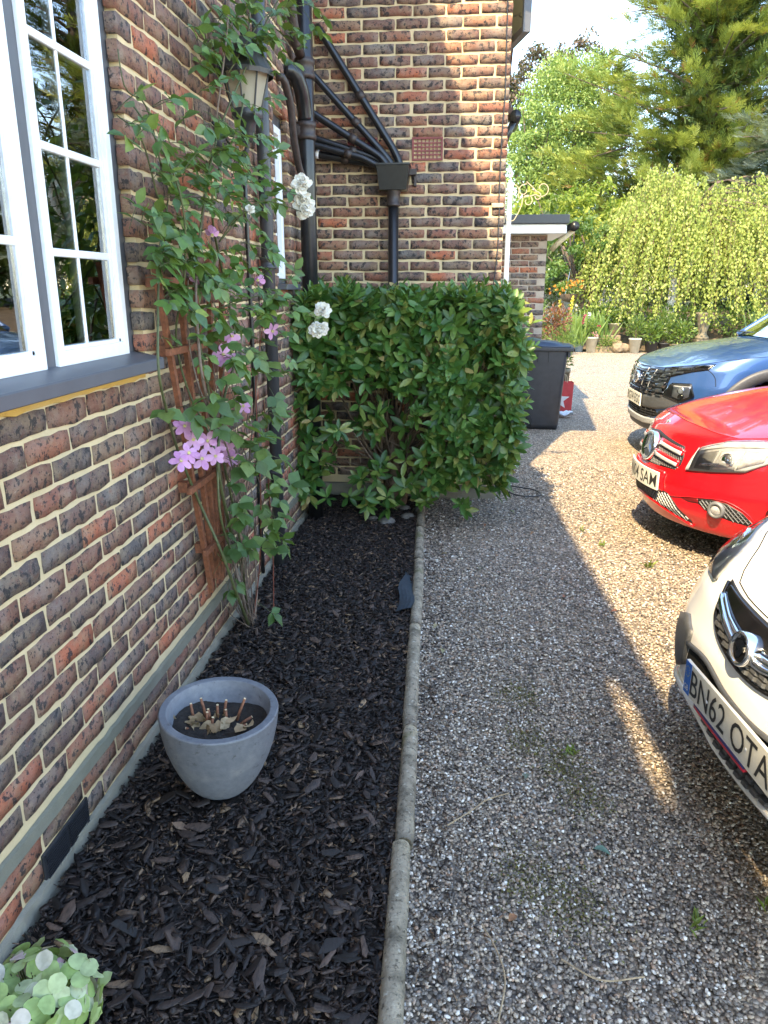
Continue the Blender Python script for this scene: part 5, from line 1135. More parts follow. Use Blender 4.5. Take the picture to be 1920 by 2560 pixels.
# pots, urn and garden plants along the far edge of the gravel
M['pot_white'] = plain('cream_pot', (.50, .46, .36), .7, var=.15, scale=9); M['pot_dark'] = plain('dark_pot', (.03, .03, .032), .6, var=.3); M['pot_stone'] = plain('stone_urn', (.16, .135, .09), .85, var=.3, scale=10, bump=.2); M['blue_pot'] = plain('blue_grey_pot', (.25, .33, .40), .5, var=.15)
M['g_leaf'] = leaf_mat('garden_leaf', [(0, (.04, .09, .02)), (.5, (.09, .16, .03)), (1, (.19, .26, .05))], 'attr', .35)
M['r_leaf'] = leaf_mat('red_acer_leaf', [(0, (.10, .025, .02)), (1, (.24, .07, .045))], 'attr', .3)
M['blade'] = leaf_mat('sword_leaf', [(0, (.08, .15, .03)), (1, (.20, .29, .07))], 'attr', .35)
def petals(name, c0, c1): return leaf_mat(name, [(0, c0), (1, c1)], 'attr', .3, .6)
M['orange'] = petals('orange_petal', (.62, .16, .03), (.72, .34, .05)); M['yellow'] = petals('yellow_petal', (.72, .56, .04), (.80, .68, .12)); M['magenta'] = petals('magenta_petal', (.45, .03, .12), (.58, .06, .18)); M['pinkf'] = petals('pink_garden_petal', (.62, .30, .34), (.72, .42, .42)); M['whitef'] = petals('white_garden_petal', (.75, .75, .72), (.82, .82, .8))
def tpot(c, r0, r1, h, mat, label, name='garden_pot', cat='plant pot', group=None):
    t = thing(name, label, cat, c, group); x_, y_, z_ = c
    MB().lathe([(0, z_), (r0, z_), (r1, z_+h*.9), (r1*1.07, z_+h*.9), (r1*1.07, z_+h), (r1*.92, z_+h), (r1*.9, z_+h*.85)], (x_, y_, 0), 26).part(t, 'pot_body', mat, True)
    MB().lathe([(0, z_+h*.88), (r1*.92, z_+h*.87)], (x_, y_, 0), 20).part(t, 'soil', M['soil']); return t
def tuft(name, label, cat, c, rad, n, size, mat, tm=None, flowers=None, dirz=.3, group=None, flat=1.0):
    c = np.array(c, float); root = thing(name, label, cat, (c[0], c[1], max(0, c[2]-rad[2])), group)
    P = c+rvec(n)*rng.random(n)[:, None]**.45*np.array(rad); D = (P-c)/np.array(rad)+rvec(n)*.6+np.array([0, 0, dirz])
    crown_part(root, 'foliage', [(tm or leaf_low(.45), P, basis(D, rvec(n)*.6+np.array([0, -.4, .7])), rng.uniform(.6, 1.1, n)*size, rng.random(n))], mat)
    MB().tube([c-np.array([0, 0, rad[2]+.05]), c], .012, 6).part(root, 'stem', M['tree_bark'])
    for pos, nf, spread, fs, fm in (flowers or []):
        pos = np.array(pos, float); Pf = pos+rng.normal(size=(nf, 3))*np.array(spread)
        for p in Pf:
            d = rvec(6)+np.array([0, -.6, .2]); v, f = scatter(leaf_low(.8), np.tile(p, (6, 1)), basis(d, rvec(6)), np.full(6, fs)); part(root, 'flower', v, f, fm, rnd=rep(rng.random(6), 5))
    return root
def blades(name, label, cat, c, n, h, mat, spread=.18, width=.09, flowers=None, group=None):
    c = np.array(c, float); root = thing(name, label, cat, c, group); P = c+np.stack([rng.normal(size=n)*spread*.4, rng.normal(size=n)*spread*.3, np.zeros(n)], 1)
    D = np.stack([rng.normal(size=n)*.28, rng.normal(size=n)*.22, np.ones(n)], 1); tmv, tmf = leaf_t(width, .01, .12, .7)
    crown_part(root, 'leaves', [((tmv, tri_faces(tmf)), P, basis(D, np.tile([[0, -1.0, .2]], (n, 1))+rvec(n)*.6), rng.uniform(.6, 1.05, n)*h, rng.random(n))], mat)
    for base_, top_, nf, fs, fm in (flowers or []):
        base_ = np.array(base_); top_ = np.array(top_); st = MB().tube([base_, top_], .008, 5).part(root, 'flower_spike', M['blade'])
        for i in range(nf): p = top_+(base_-top_)*i/nf*.42; d = rvec(5)+np.array([0, -.7, 0]); v, f = scatter(leaf_low(.8), np.tile(p, (5, 1)), basis(d, rvec(5)), np.full(5, fs)); part(root, 'flower', v, f, fm, rnd=rep(rng.random(5), 5), sub=st)
        st.location = -Vector(root.location)
        for ch in st.children: ch.location = (0, 0, 0)
    return root
tpot((4.39, 20.0, 0), .105, .155, .38, M['pot_white'], 'tall cream tub with pink flowers, left of the garden steps', group='pots along the garden edge')
tuft('potted_plant', 'bright green bedding plant with pink blooms in the tall cream tub', 'plant', (4.37, 20.0, .60), (.24, .2, .22), 420, .08, M['g_leaf'], flowers=[((4.47, 19.88, .43), 7, (.05, .03, .04), .05, M['pinkf']), ((4.53, 19.9, .66), 2, (.02, .02, .02), .05, M['magenta'])])
tpot((5.46, 19.95, 0), .105, .15, .36, M['pot_white'], 'weathered cream tub with shadow pattern under the weeping birch', group='pots along the garden edge')
tuft('potted_plant', 'grassy plant in the weathered cream tub under the weeping birch', 'plant', (5.46, 19.95, .62), (.22, .2, .3), 380, .13, M['g_leaf'], tm=leaf_low(.16), dirz=.7)
tpot((5.90, 20.1, 0), .12, .165, .28, M['pot_dark'], 'wide black pot under the weeping birch', group='pots along the garden edge')
tuft('potted_plant', 'leafy plant in the wide black pot under the birch', 'plant', (5.90, 20.1, .50), (.30, .25, .26), 420, .12, M['g_leaf'])
tpot((6.22, 20.15, 0), .10, .14, .24, M['pot_dark'], 'narrower black pot right of the wide black pot', group='pots along the garden edge')
tuft('potted_plant', 'tall grasses in the narrower black pot', 'plant', (6.22, 20.15, .60), (.26, .2, .38), 420, .16, M['g_leaf'], tm=leaf_low(.12), dirz=.9)
tpot((6.55, 20.05, 0), .13, .16, .22, M['pot_stone'], 'low stone pot half hidden by the blue car bonnet', group='pots along the garden edge')
tuft('potted_plant', 'bushy plant in the low stone pot behind the blue car', 'plant', (6.6, 20.1, .48), (.34, .25, .30), 420, .11, M['g_leaf'])
tpot((5.06, 20.7, .52), .11, .15, .17, M['pot_white'], 'small white bowl pot raised on the garden bank', group='pots along the garden edge')
tuft('potted_plant', 'yellow green plant spilling from the raised white bowl pot', 'plant', (5.02, 20.75, .84), (.3, .22, .2), 380, .11, M['g_leaf'])
tpot((4.12, 20.15, 0), .09, .12, .30, M['blue_pot'], 'blue grey pot left of the tall cream tub', group='pots along the garden edge')
ur = thing('garden_urn', 'stone urn on a pedestal beneath the weeping birch', 'urn', (7.30, 20.7, .1))
MB().lathe([(0, .3), (.17, .3), (.17, .36), (.12, .40), (.10, .48), (.16, .7), (.19, .86), (.22, .93), (.22, .97), (.18, .97), (.17, .9)], (7.30, 20.7, 0), 24).part(ur, 'urn_body', M['pot_stone'], True)
MB().box((7.13, 20.53, -.05), (7.47, 20.87, .30), .01).part(ur, 'pedestal', M['pot_stone'])
tuft('shrub', 'dark red acer between the bins and the iris', 'shrub', (3.42, 19.4, .78), (.34, .3, .42), 750, .10, M['r_leaf'])
tuft('shrub', 'low green juniper with browning tips beside the bins', 'shrub', (3.55, 19.2, .33), (.38, .3, .32), 700, .10, M['g_leaf'], tm=leaf_low(.2))
tuft('shrub', 'light green bush against the porch pier', 'shrub', (2.98, 19.6, .72), (.30, .3, .62), 700, .10, M['g_leaf'])
blades('iris', 'clump of sword leaves with two yellow flower spikes', 'plant', (3.95, 20.2, .2), 90, .85, M['blade'], .5, .07, [((3.6, 20.2, .4), (3.56, 20.1, 1.26), 8, .06, M['yellow']), ((3.82, 20.2, .4), (3.86, 20.1, 1.34), 8, .06, M['yellow'])])
blades('gladiolus', 'sword leaved plant with a leaning crimson flower spike', 'plant', (4.05, 19.9, .15), 26, .6, M['blade'], .25, .08, [((4.0, 19.9, .3), (4.16, 19.85, .92), 7, .055, M['magenta'])])
blades('gladiolus', 'sword leaves with a white flower head near the bank', 'plant', (4.65, 20.5, .3), 40, .75, M['blade'], .35, .08, [((4.4, 20.5, .4), (4.35, 20.4, .96), 5, .07, M['whitef'])])
tuft('ground_plant', 'lime green ground cover by the garden steps', 'plant', (4.80, 20.05, .22), (.34, .22, .16), 420, .07, M['g_leaf'])
tuft('ground_plant', 'mixed yellow green perennials on the bank under the small tree', 'plant', (4.9, 21.1, .85), (.75, .35, .32), 900, .12, M['g_leaf'])
tuft('ground_plant', 'dark leafy shrubs along the bank behind the pots', 'plant', (6.4, 21.0, .72), (1.4, .4, .42), 1600, .12, M['g_leaf'])
tuft('ground_plant', 'leafy plants on the bank right of the stone urn', 'plant', (8.3, 20.9, .80), (.75, .4, .45), 900, .12, M['g_leaf'])
blades('grass_clump', 'upright bright green grass clump right of the stone urn', 'plant', (8.75, 20.6, .4), 60, .75, M['blade'], .4, .06)
tuft('shrub', 'dark evergreen bush behind the small forked tree', 'shrub', (3.45, 23.0, 1.9), (.7, .5, .9), 1300, .16, M['hedge_leaf'])
hbk = tuft('hanging_basket', 'hanging basket of orange flowers under the small tree', 'basket', (3.92, 21.3, 1.55), (.38, .3, .20), 420, .09, M['g_leaf'], dirz=-.2, flowers=[((3.65, 21.05, 1.56), 12, (.12, .05, .06), .055, M['orange']), ((4.05, 21.05, 1.66), 12, (.14, .05, .06), .055, M['orange'])])
MB().lathe([(0, 1.20), (.14, 1.23), (.22, 1.32), (.25, 1.42)], (3.92, 21.3, 0), 18).part(hbk, 'basket_bowl', M['trunk'], True)
m = MB()
for a in (0, 2.1, 4.2): m.tube([(3.92+.24*math.cos(a), 21.3+.24*math.sin(a), 1.42), (3.92, 21.3, 2.05)], .006, 5)
m.part(hbk, 'chain', M['steel'])
# white lattice screen: boards one by one
fen = thing('garden_screen', 'white painted garden screen behind the hanging basket', 'fence', (4.3, 23.4, .6))
M['white_wood'] = plain('white_painted_wood', (.55, .55, .53), .6, var=.06)
for i in range(17): MB().box((3.0+i*.155, 23.4, .55), (3.148+i*.155, 23.425, 1.56), .004).part(fen, 'board', M['white_wood'])
for z_ in (.75, 1.35): MB().box((3.0, 23.43, z_), (5.64, 23.47, z_+.06)).part(fen, 'rail', M['white_wood'])
# stones of the garden steps and the rockery
M['step'] = plain('step_stone', (.20, .15, .095), .9, var=.3, scale=12, bump=.3)
for i, (a0, a1, b0, b1, z0_, z1_) in enumerate(((4.45, 5.15, 19.98, 20.3, -.02, .14), (4.5, 5.2, 20.2, 20.6, .14, .27), (4.55, 5.2, 20.45, 20.9, .27, .40))):
    tag(MB().box((a0, b0, z0_), (a1, b1, z1_), .02).whole('garden_step', M['step']), ('lowest', 'middle', 'highest')[i]+' sandy stone step leading up the garden bank', 'step', 'garden steps')
for i, (x_, y_, r_, lab) in enumerate(((7.62, 20.3, .26, 'pale brown pointed rock beside the stone urn'), (5.05, 19.95, .16, 'grey rubble stone at the right of the garden steps'), (5.22, 20.0, .13, 'smaller rubble stone against the weathered cream tub'))):
    bm = bmesh.new(); bmesh.ops.create_icosphere(bm, subdivisions=2, radius=1); bm.verts.index_update(); V = [(x_+v.co.x*r_*(1+.25*rng.normal()*.5), y_+v.co.y*r_*.8, max(-.05, .12+v.co.z*r_*.9*(1+.25*rng.normal()*.4))) for v in bm.verts]; F = [tuple(v.index for v in f.verts) for f in bm.faces]; bm.free(); tag(whole('rock', V, F, M['step']), lab, 'rock')
# washing line and garden table at the far right
wl = thing('washing_line', 'green washing line strung behind the weeping birch', 'washing line', (9.9, 23.2, 1.85)); MB().tube(smooth_path([(8.2, 23.2, 1.95), (9.9, 23.2, 1.80), (11.6, 23.2, 1.95)], 20), .006, 5).part(wl, 'line', M['black_plastic'])
for x_ in (8.2, 11.6): MB().tube([(x_, 23.2, .4), (x_, 23.2, 2.1)], .03, 8).part(wl, 'post', M['steel'])
for i, (x_, wdt, h_, col, lab) in enumerate(((9.32, .22, .42, (.75, .68, .62), 'pale cream cloth pegged on the washing line'), (9.62, .34, .30, (.62, .36, .40), 'pink cloth pegged on the washing line'), (9.95, .3, .4, (.55, .62, .70), 'pale blue cloth pegged on the washing line'))):
    G = [[(x_+wdt*t, 23.2+.03*math.sin(t*9+s*3), 1.80-h_*s) for t in np.linspace(0, 1, 8)] for s in np.linspace(0, 1, 6)]; m = MB().grid(np.array(G)); G2 = [[(a, b_+.006, c) for a, b_, c in r_] for r_ in G]; m.grid(np.array(G2), True); tag(m.whole('laundry', plain('cloth_%d' % i, col, .9)), lab, 'laundry', 'laundry on the washing line')
tb = thing('garden_table', 'low wooden garden table behind the birch at the right edge', 'table', (9.7, 21.9, .4))
for i in range(5): MB().box((9.1, 21.6+i*.12, 1.0), (10.6, 21.71+i*.12, 1.04), .004).part(tb, 'slat', M['step'])
for x_ in (9.2, 10.5):
    for y_ in (21.65, 22.12): MB().box((x_, y_, .3), (x_+.06, y_+.06, .999)).part(tb, 'leg', M['step'])

# ------------------------------------------------------------------ wheelie bins
M['bin_black'] = plain('bin_plastic', (.030, .031, .036), .42, var=.18, scale=14); M['bin_blue'] = plain('bin_lid_blue', (.020, .038, .070), .38, var=.15, scale=14); M['bin_green'] = plain('bin_lid_green', (.035, .105, .085), .4, var=.15, scale=14); M['rubber'] = plain('rubber', (.012, .012, .013), .75, var=.2)
def bin_(c, rot, label, lid_mat, group):
    t = thing('wheelie_bin', label, 'bin', c, group, rotz=rot)            # local: front +X, width Y
    t.scale = (1, 1, .962)
    m = MB(); V = []
    for z_, x0, x1, hw in ((.0, -.215, .205, .195), (.06, -.215, .215, .20), (.5, -.235, .24, .215), (.90, -.25, .27, .225), (.93, -.25, .275, .226)):
        r_ = .045; ring = []
        for cx_, cy_, a0 in ((x1-r_, hw-r_, 0), (x0+r_, hw-r_, 90), (x0+r_, -hw+r_, 180), (x1-r_, -hw+r_, 270)):
            for k in range(5): a = R(a0+k*22.5); ring.append((cx_+r_*math.cos(a), cy_+r_*math.sin(a), z_))
        V.append(ring+[ring[0]])
    m.grid(np.array(V), True); m.F.append(tuple(range(20))[::-1]); m.part(t, 'bin_body', M['bin_black'], True)
    m = MB(); m.box((-.28, -.245, .925), (.335, .245, .975), .012); m.box((.27, -.22, .86), (.30, .22, .93), .006); m.part(t, 'rim', M['bin_black'])
    m = MB(); G = []
    for u in np.linspace(0, 1, 12): G.append([(-.285+.55*u, -.24+.48*v_, .976+.060*(math.sin(pi*min(1, u*1.05))**.5 if 0 < u < .95 else 0)*(max(0, 1-(2*v_-1)**6))) for v_ in np.linspace(0, 1, 10)])
    m.grid(np.array(G)); m.box((-.29, -.242, .972), (.30, .242, .99), .006); m.part(t, 'lid', lid_mat, True)
    m = MB(); m.tube([(-.32, -.2, .955), (-.32, .2, .955)], .014, 8); m.box((-.33, -.21, .94), (-.27, -.18, .97)); m.box((-.33, .18, .94), (-.27, .21, .97)); m.part(t, 'handle', M['bin_black'])
    for x_ in (-.06, .06): m = MB(); m.box((x_-.003, -.2315, .80), (x_+.003, -.222, .92)); m.part(t, 'rib', M['rubber'])
    for sy in (-1, 1):
        m = MB(); m.lathe([(.0, -.02), (.07, -.02), (.092, -.022), (.10, -.012), (.10, .012), (.092, .022), (.075, .018), (.07, .01), (.02, .01), (.018, .02), (0, .02)], (-.185, sy*.215, .10), 28, 'y'); wh = m.part(t, 'wheel', M['rubber'], True)
        m = MB()
        for k in range(6): a = k*pi/3; m.tube([(-.185+.015*math.cos(a), sy*.232, .10+.015*math.sin(a)), (-.185+.068*math.cos(a), sy*.232, .10+.068*math.sin(a))], .006, 5)
        m.part(t, 'spoke', M['bin_black'], sub=wh)
    MB().tube([(-.185, -.2, .10), (-.185, .2, .10)], .012, 8).part(t, 'axle', M['steel'])
    return t
bin_((2.035, 9.02, 0), R(-6), 'black wheelie bin with dark blue lid standing in front', M['bin_blue'], 'wheelie bins by the porch')
bin_((1.86, 9.56, 0), R(-6), 'wheelie bin with green lid behind the blue lidded one', M['bin_green'], 'wheelie bins by the porch')
# red star gift bag, potted plant and a pale cloth behind the bin
M['bag_red'] = plain('red_paper_bag', (.50, .045, .045), .6, var=.12, scale=20); M['star'] = plain('silver_star', (.66, .62, .58), .45, var=.1)
bag = thing('gift_bag', 'red paper gift bag with a silver star behind the bin', 'bag', (2.40, 9.95, 0))
m = MB(); m.add([(2.24, 9.86, .03), (2.52, 9.86, .03), (2.52, 10.02, .03), (2.24, 10.02, .03), (2.235, 9.85, .42), (2.53, 9.85, .42), (2.53, 10.03, .42), (2.235, 10.03, .42)], [(3, 2, 1, 0), (0, 1, 5, 4), (1, 2, 6, 5), (2, 3, 7, 6), (3, 0, 4, 7)]); m.part(bag, 'bag_body', M['bag_red'])
V = [(2.36+(.13 if k % 2 == 0 else .055)*math.sin(k*pi/5), 9.848, .20+(.13 if k % 2 == 0 else .055)*math.cos(k*pi/5)) for k in range(10)]; m = MB(); m.add(V+[(a, 9.853, c) for a, b_, c in V], [tuple(range(10)), *[(i, (i+1) % 10, 10+(i+1) % 10, 10+i) for i in range(10)]]); m.part(bag, 'star', M['star'])
for y_ in (9.86, 10.02): MB().tube(smooth_path([(2.32, y_, .41), (2.35, y_, .52), (2.42, y_, .52), (2.45, y_, .41)], 14), .004, 6).part(bag, 'handle', M['cream_iron'])
tpot((2.42, 10.35, .0), .09, .12, .55, M['pot_stone'], 'tall grey planter behind the red gift bag')
tuft('potted_plant', 'small green plant in the tall grey planter behind the bin', 'plant', (2.42, 10.35, .68), (.12, .1, .15), 160, .09, M['g_leaf'], dirz=.8, tm=leaf_low(.3))
G = [[(2.22+.30*u, 9.62+.16*v_, .03+.05*math.sin(u*5+v_*4)**2) for v_ in np.linspace(0, 1, 7)] for u in np.linspace(0, 1, 9)]; tag(MB().grid(np.array(G)).whole('cloth', plain('pale_cloth', (.66, .70, .74), .8)), 'crumpled pale blue cloth on gravel below the red gift bag', 'cloth')
tag(MB().box((1.36, 8.55, .0), (1.60, 8.95, .085), .01).whole('paving_slab', M['concrete']), 'grey paving slab lying on gravel left of the bin wheel', 'slab')
# ------------------------------------------------------------------ cars: local x = forward, y = the car's left, z up
class Nose:
    """stack of plan outlines: nose, flank and tail of a car body; p = distance along the outline from the nose centre (left positive)"""
    def __init__(s, tab, L, Dr=.5, nr=3.0):
        s.z, s.U, s.W, s.D, s.n = np.array(tab, float).T; s.L = L; s.Dr = Dr; s.nr = nr; s.c = {}
    def outline(s, z):
        k = round(float(z), 4)
        if k in s.c: return s.c[k]
        U, W, D, n = [np.interp(z, s.z, a) for a in (s.U, s.W, s.D, s.n)]
        th = np.linspace(0, np.pi/2, 60); a = np.c_[U-D+D*np.cos(th)**(2/n), W*np.sin(th)**(2/n)]
        b = np.c_[np.linspace(U-D, -s.L+s.Dr, 80)[1:], np.full(79, W)]
        t2 = np.linspace(np.pi/2, 0, 30)[1:]; c = np.c_[-s.L+s.Dr-s.Dr*np.cos(t2)**(2/s.nr), W*np.sin(t2)**(2/s.nr)]
        P = np.r_[a, b, c]; l = np.r_[0, np.cumsum(np.hypot(*np.diff(P, axis=0).T))]; s.c[k] = (P, l); return P, l
    def pos(s, p, z):
        P, l = s.outline(z); q = abs(p); u = np.interp(q, l, P[:, 0]); v = np.interp(q, l, P[:, 1]); return np.array([u, v if p >= 0 else -v, z])
    def nrm(s, p, z):
        e = .006; n = np.cross(s.pos(p+e, z)-s.pos(p-e, z), s.pos(p, z+e)-s.pos(p, z-e)); return n/(np.linalg.norm(n)+1e-12)
    def S(s, p, z, off=0.0): return s.pos(p, z) if off == 0 else s.pos(p, z)+off*s.nrm(p, z)
def paint(name, col, metal=0.0, rough=.35, flake=0.0):
    b = NB(name); b.P(Base_Color=(*col, 1), Metallic=metal, Roughness=rough, Coat_Weight=1.0, Coat_Roughness=.025, Coat_IOR=1.45)
    nz = b.noise(1.5, 2); b.P(Base_Color=b.ramp(nz, [(.3, tuple(.94*c for c in col)), (.7, col)])); return b.m
M['clear'] = glass_mat('clear_lens', (.96, .97, .98), 1.5); M['car_glass'] = glass_mat('car_glass', (.34, .40, .37), 1.7); M['tyre'] = M['rubber']; M['alloy'] = plain('alloy', (.50, .51, .53), .3, .9, var=.1)
M['cladding'] = plain('grey_cladding', (.065, .068, .074), .5, var=.15, scale=60); M['black_gloss'] = plain('black_gloss', (.006, .006, .007), .12, var=.2); M['black_trim'] = plain('black_trim', (.014, .014, .015), .5, var=.2); M['silver_trim'] = plain('silver_trim', (.42, .43, .44), .45, .15, var=.1); M['mesh_grey'] = plain('mesh_grey', (.16, .165, .17), .45, .1, var=.1); M['dark_chrome'] = plain('dark_chrome', (.20, .21, .23), .18, 1.0, var=.1)
M['reflector'] = plain('reflector', (.55, .56, .57), .3, .35, var=.3, scale=16); M['plate_white'] = plain('plate_white', (.72, .71, .64), .45, var=.05); M['plate_black'] = plain('plate_lettering', (.025, .025, .025), .5, var=.1); M['plate_blue'] = plain('plate_blue', (.01, .14, .55), .45, var=.05); M['strip_red'] = plain('strip_red', (.60, .02, .05), .4, var=.05); M['strip_blue'] = plain('strip_navy', (.03, .03, .12), .4, var=.05)
M['seat'] = plain('car_cabin', (.03, .03, .032), .8)
FONT = {}
def text_mesh(txt):
    cu = bpy.data.curves.new('lettering', 'FONT'); cu.body = txt; cu.size = 1.0; cu.offset = .004; cu.resolution_u = 3
    o = bpy.data.objects.new('lettering', cu); COL.objects.link(o); bpy.context.view_layer.update()
    me = o.evaluated_get(bpy.context.evaluated_depsgraph_get()).to_mesh(); V = np.array([v.co[:] for v in me.vertices]); F = [tuple(p.vertices) for p in me.polygons]
    o.to_mesh_clear(); bpy.data.objects.remove(o); bpy.data.curves.remove(cu); return V, F
class Car:
    def __init__(s, nose, pose, label, zt, paint_m, cowl, roof, name='car', group='cars parked on the gravel drive', zmin=.2, wheels=(-.82, -3.4), wr=.33, arch=.40, tag_=''):
        s.n = nose; s.zt = zt; s.pm = paint_m
        s.root = thing(name, label, 'car', (pose[0], pose[1], 0), group, rotz=R(pose[2]))
        s.body(zmin, wheels, wr, arch, cowl, roof)
    def P(s, mb, name, mat, smooth=True, sub=None):
        o = part(s.root, name, mb.V, mb.F, mat, smooth, sub=sub); return o
    def body(s, zmin, wheels, wr, arch, cowl, roof):
        n = s.n; ref = n.outline(.5); NT_ = len(ref[0]); T = np.concatenate([np.linspace(0, .30, 12), np.linspace(.34, 1, 26)]); T = np.linspace(0, 1, 34)
        pr = ref[1]; zt = np.interp(pr, *zip(*s.zt))
        idx = list(range(0, 60, 2))+list(range(60, NT_)); G = np.zeros((len(idx), len(T), 3))
        for a, i in enumerate(idx):
            for b, t in enumerate(T): z = zmin+(zt[i]-zmin)*t; u, v = n.outline(z)[0][i]; G[a, b] = (u, v, z)
        full = np.concatenate([G[::-1]*np.array([1, -1, 1]), G[1:]]); V = full.reshape(-1, 3); nb = len(T); F = []
        for i in range(len(full)-1):
            for j in range(nb-1):
                c = (full[i, j]+full[i+1, j+1])/2
                if any(math.hypot(c[0]-wx, c[2]-wr) < arch and abs(c[1]) > .5 for wx in wheels): continue
                F.append((i*nb+j, (i+1)*nb+j, (i+1)*nb+j+1, i*nb+j+1))
        m = MB(); m.add(V, F); m.F = [f for f in m.F]; s.body_o = s.P(m, 'body', s.pm)
        # bonnet
        top = G[:, -1]; uc = cowl[0]; k = int(np.argmax(top[:, 0] < uc)); B = []
        cr = s.crown = lambda u: cowl[2]*min(1, max(0, (top[0, 0]-u)/(top[0, 0]-uc)))**.8
        for i in range(k+1):
            u, v, z = top[i]; row = []
            for q in np.linspace(-1, 1, 25): row.append((u, v*q, z+cr(u)*(1-abs(q)**2.4)+(.003 if abs(q) < 1 else 0)))
            B.append(row)
        m = MB().grid(np.array(B)); s.P(m, 'bonnet', s.pm)
        m = MB(); edge_ = [(x_+.0, y_, z_+.0015) for x_, y_, z_ in top[:k+1]]; m.tube([(x_, -y_, z_) for x_, y_, z_ in edge_[::-1]]+edge_[1:], .0019, 5); s.P(m, 'shut_line', M['dark'])
        # cabin
        zb = top[k][2]; W = top[k][1]; zr, ur, ue, Lr = roof                    # roof height, roof front, roof rear, tail
        ring0 = [(uc, 0), (uc-.02, W*.45), (uc-.10, W*.80), (uc-.22, W*.93), (uc-1.1, W*.96), (-n.L*.62, W*.96), (-n.L+.55, W*.90), (-n.L+.30, W*.7), (-n.L+.28, 0)]
        ring1 = [(ur, 0), (ur-.01, W*.35), (ur-.06, W*.62), (ur-.16, W*.72), (ur-.8, W*.74), (ue+.3, W*.73), (ue+.05, W*.68), (ue, W*.5), (ue, 0)]
        r0 = np.array([(u, v, zb+(.09 if i < 2 else .06 if i == 2 else .015)) for i, (u, v) in enumerate(ring0)]); r1 = np.array([(u, v, zr-.05*(v/W)**2) for u, v in ring1])
        t3 = np.linspace(0, 1, 9)[:, None, None]; L3 = r0[None]+(r1-r0)[None]*t3; L3[:, :, 1] *= (1+.06*np.sin(t3[:, :, 0]*pi)); L3 = np.concatenate([L3[:, ::-1]*np.array([1, -1, 1]), L3[:, 1:]], 1)
        cols = L3.shape[1]; m = MB().grid(L3[:, 6:11]); s.P(m, 'windscreen', M['car_glass'])
        for (a, b) in ((3, 6), (10, 13)): m = MB().grid(L3[:, a:b+1]); s.P(m, 'side_window', M['car_glass'])
        for (a, b) in ((1, 3), (13, 15)): m = MB().grid(L3[:, a:b+1]); s.P(m, 'rear_pillar', s.pm)
        m = MB().grid(np.concatenate([L3[:, 15:], L3[:, 1:2]], 1)) if False else MB().grid(L3[:, :2]); s.P(m, 'rear_window', M['car_glass']); m = MB().grid(L3[:, -2:]); s.P(m, 'rear_window', M['car_glass'])
        for sg in (8-2, 8+2): m = MB(); m.tube(smooth_path([L3[i, sg] for i in (0, 4, 8)], 12), .026, 8); s.P(m, 'windscreen_pillar', s.pm)
        for i0, sg in ((5, 8-5), (5, 8+5)): m = MB(); m.tube([L3[0, sg], L3[8, sg]], .03, 6); s.P(m, 'door_pillar', M['black_trim'])
        rf = []
        for q in np.linspace(-1, 1, 17):
            half = r1; row = []
            for i in range(len(half)): row.append((half[i, 0], half[i, 1]*q if 0 < i < 8 else 0, half[i, 2]+.035*(1-q*q)))
            rf.append(row)
        us = np.linspace(ur, ue, 20); ws = np.interp(-us, -r1[1:8, 0], r1[1:8, 1]); ws[0] = ws[1]*.6; RF = [[(u, w_*q, zr-.05*(w_*q/W)**2+.03*math.sin(pi*(ur-u)/(ur-ue))) for q in np.linspace(-1, 1, 15)] for u, w_ in zip(us, ws)]
        m = MB().grid(np.array(RF), True); s.P(m, 'roof', s.pm)
        m = MB(); m.box((-n.L+.6, -W*.8, zmin+.15), (uc-.1, W*.8, zb-.12), .05); m.box((-2.1, -.62, zb-.12), (-1.75, -.12, zb+.25), .05); m.box((-2.1, .12, zb-.12), (-1.75, .62, zb+.25), .05); s.P(m, 'cabin', M['seat'])
        m = MB(); m.box((uc-.45, -W*.85, zb-.05), (uc-.02, W*.85, zb+.03), .03); s.P(m, 'dashboard', M['seat'])
        bk = [(x_, y_, z_) for x_, y_, z_ in top[k:]]; dk = MB(); rows = [[(x_, y_*q, z_-.005) for q in np.linspace(-1, 1, 5)] for x_, y_, z_ in bk]; dk.grid(np.array(rows)); s.P(dk, 'deck', s.pm)
        dk = MB(); bt = [(G[a, 0, 0], G[a, 0, 1]) for a in range(0, len(idx), 3)]; dk.grid(np.array([[(x_, y_*q, zmin+.01) for q in (-1, -.5, 0, .5, 1)] for x_, y_ in bt]), True); s.P(dk, 'underbody', M['black_trim'], False)
        m = MB(); m.tube([(uc-.03, -.55, zb+.105), (uc-.07, .1, zb+.12), (uc-.05, .62, zb+.085)], .007, 6); s.P(m, 'wiper', M['black_trim'])
        for wx in wheels:
            for sy in (-1, 1):
                W_ = n.W.max(); c = (wx, sy*(W_-.115), wr)
                m = MB(); m.lathe([(wr*.64, -.10), (wr*.9, -.105), (wr, -.08), (wr+.001, 0), (wr, .08), (wr*.9, .105), (wr*.64, .10)], c, 36, 'y'); tw = s.P(m, 'wheel', M['tyre'])
                m = MB(); m.lathe([(wr*.66, -.08), (wr*.64, sy*.085), (wr*.58, sy*.07), (wr*.57, -sy*.05), (0, -sy*.04)], c, 30, 'y')
                for q in range(5):
                    a = q*2*pi/5+.3; d = np.array((math.cos(a), 0, math.sin(a))); m.tube([np.array(c)+np.array((0, sy*.065, 0))+d*.03, np.array(c)+np.array((0, sy*.07, 0))+d*wr*.6], [.03, .022], 6)
                m.lathe([(0, sy*.085), (.03, sy*.08), (.035, sy*.05)], c, 14, 'y'); s.P(m, 'rim', M['alloy'], sub=tw)
                m = MB(); m.lathe([(arch+.02, sy*.115), (arch+.012, -sy*.16), (0, -sy*.17)], c, 30, 'y'); s.P(m, 'wheel_well', M['black_trim'])
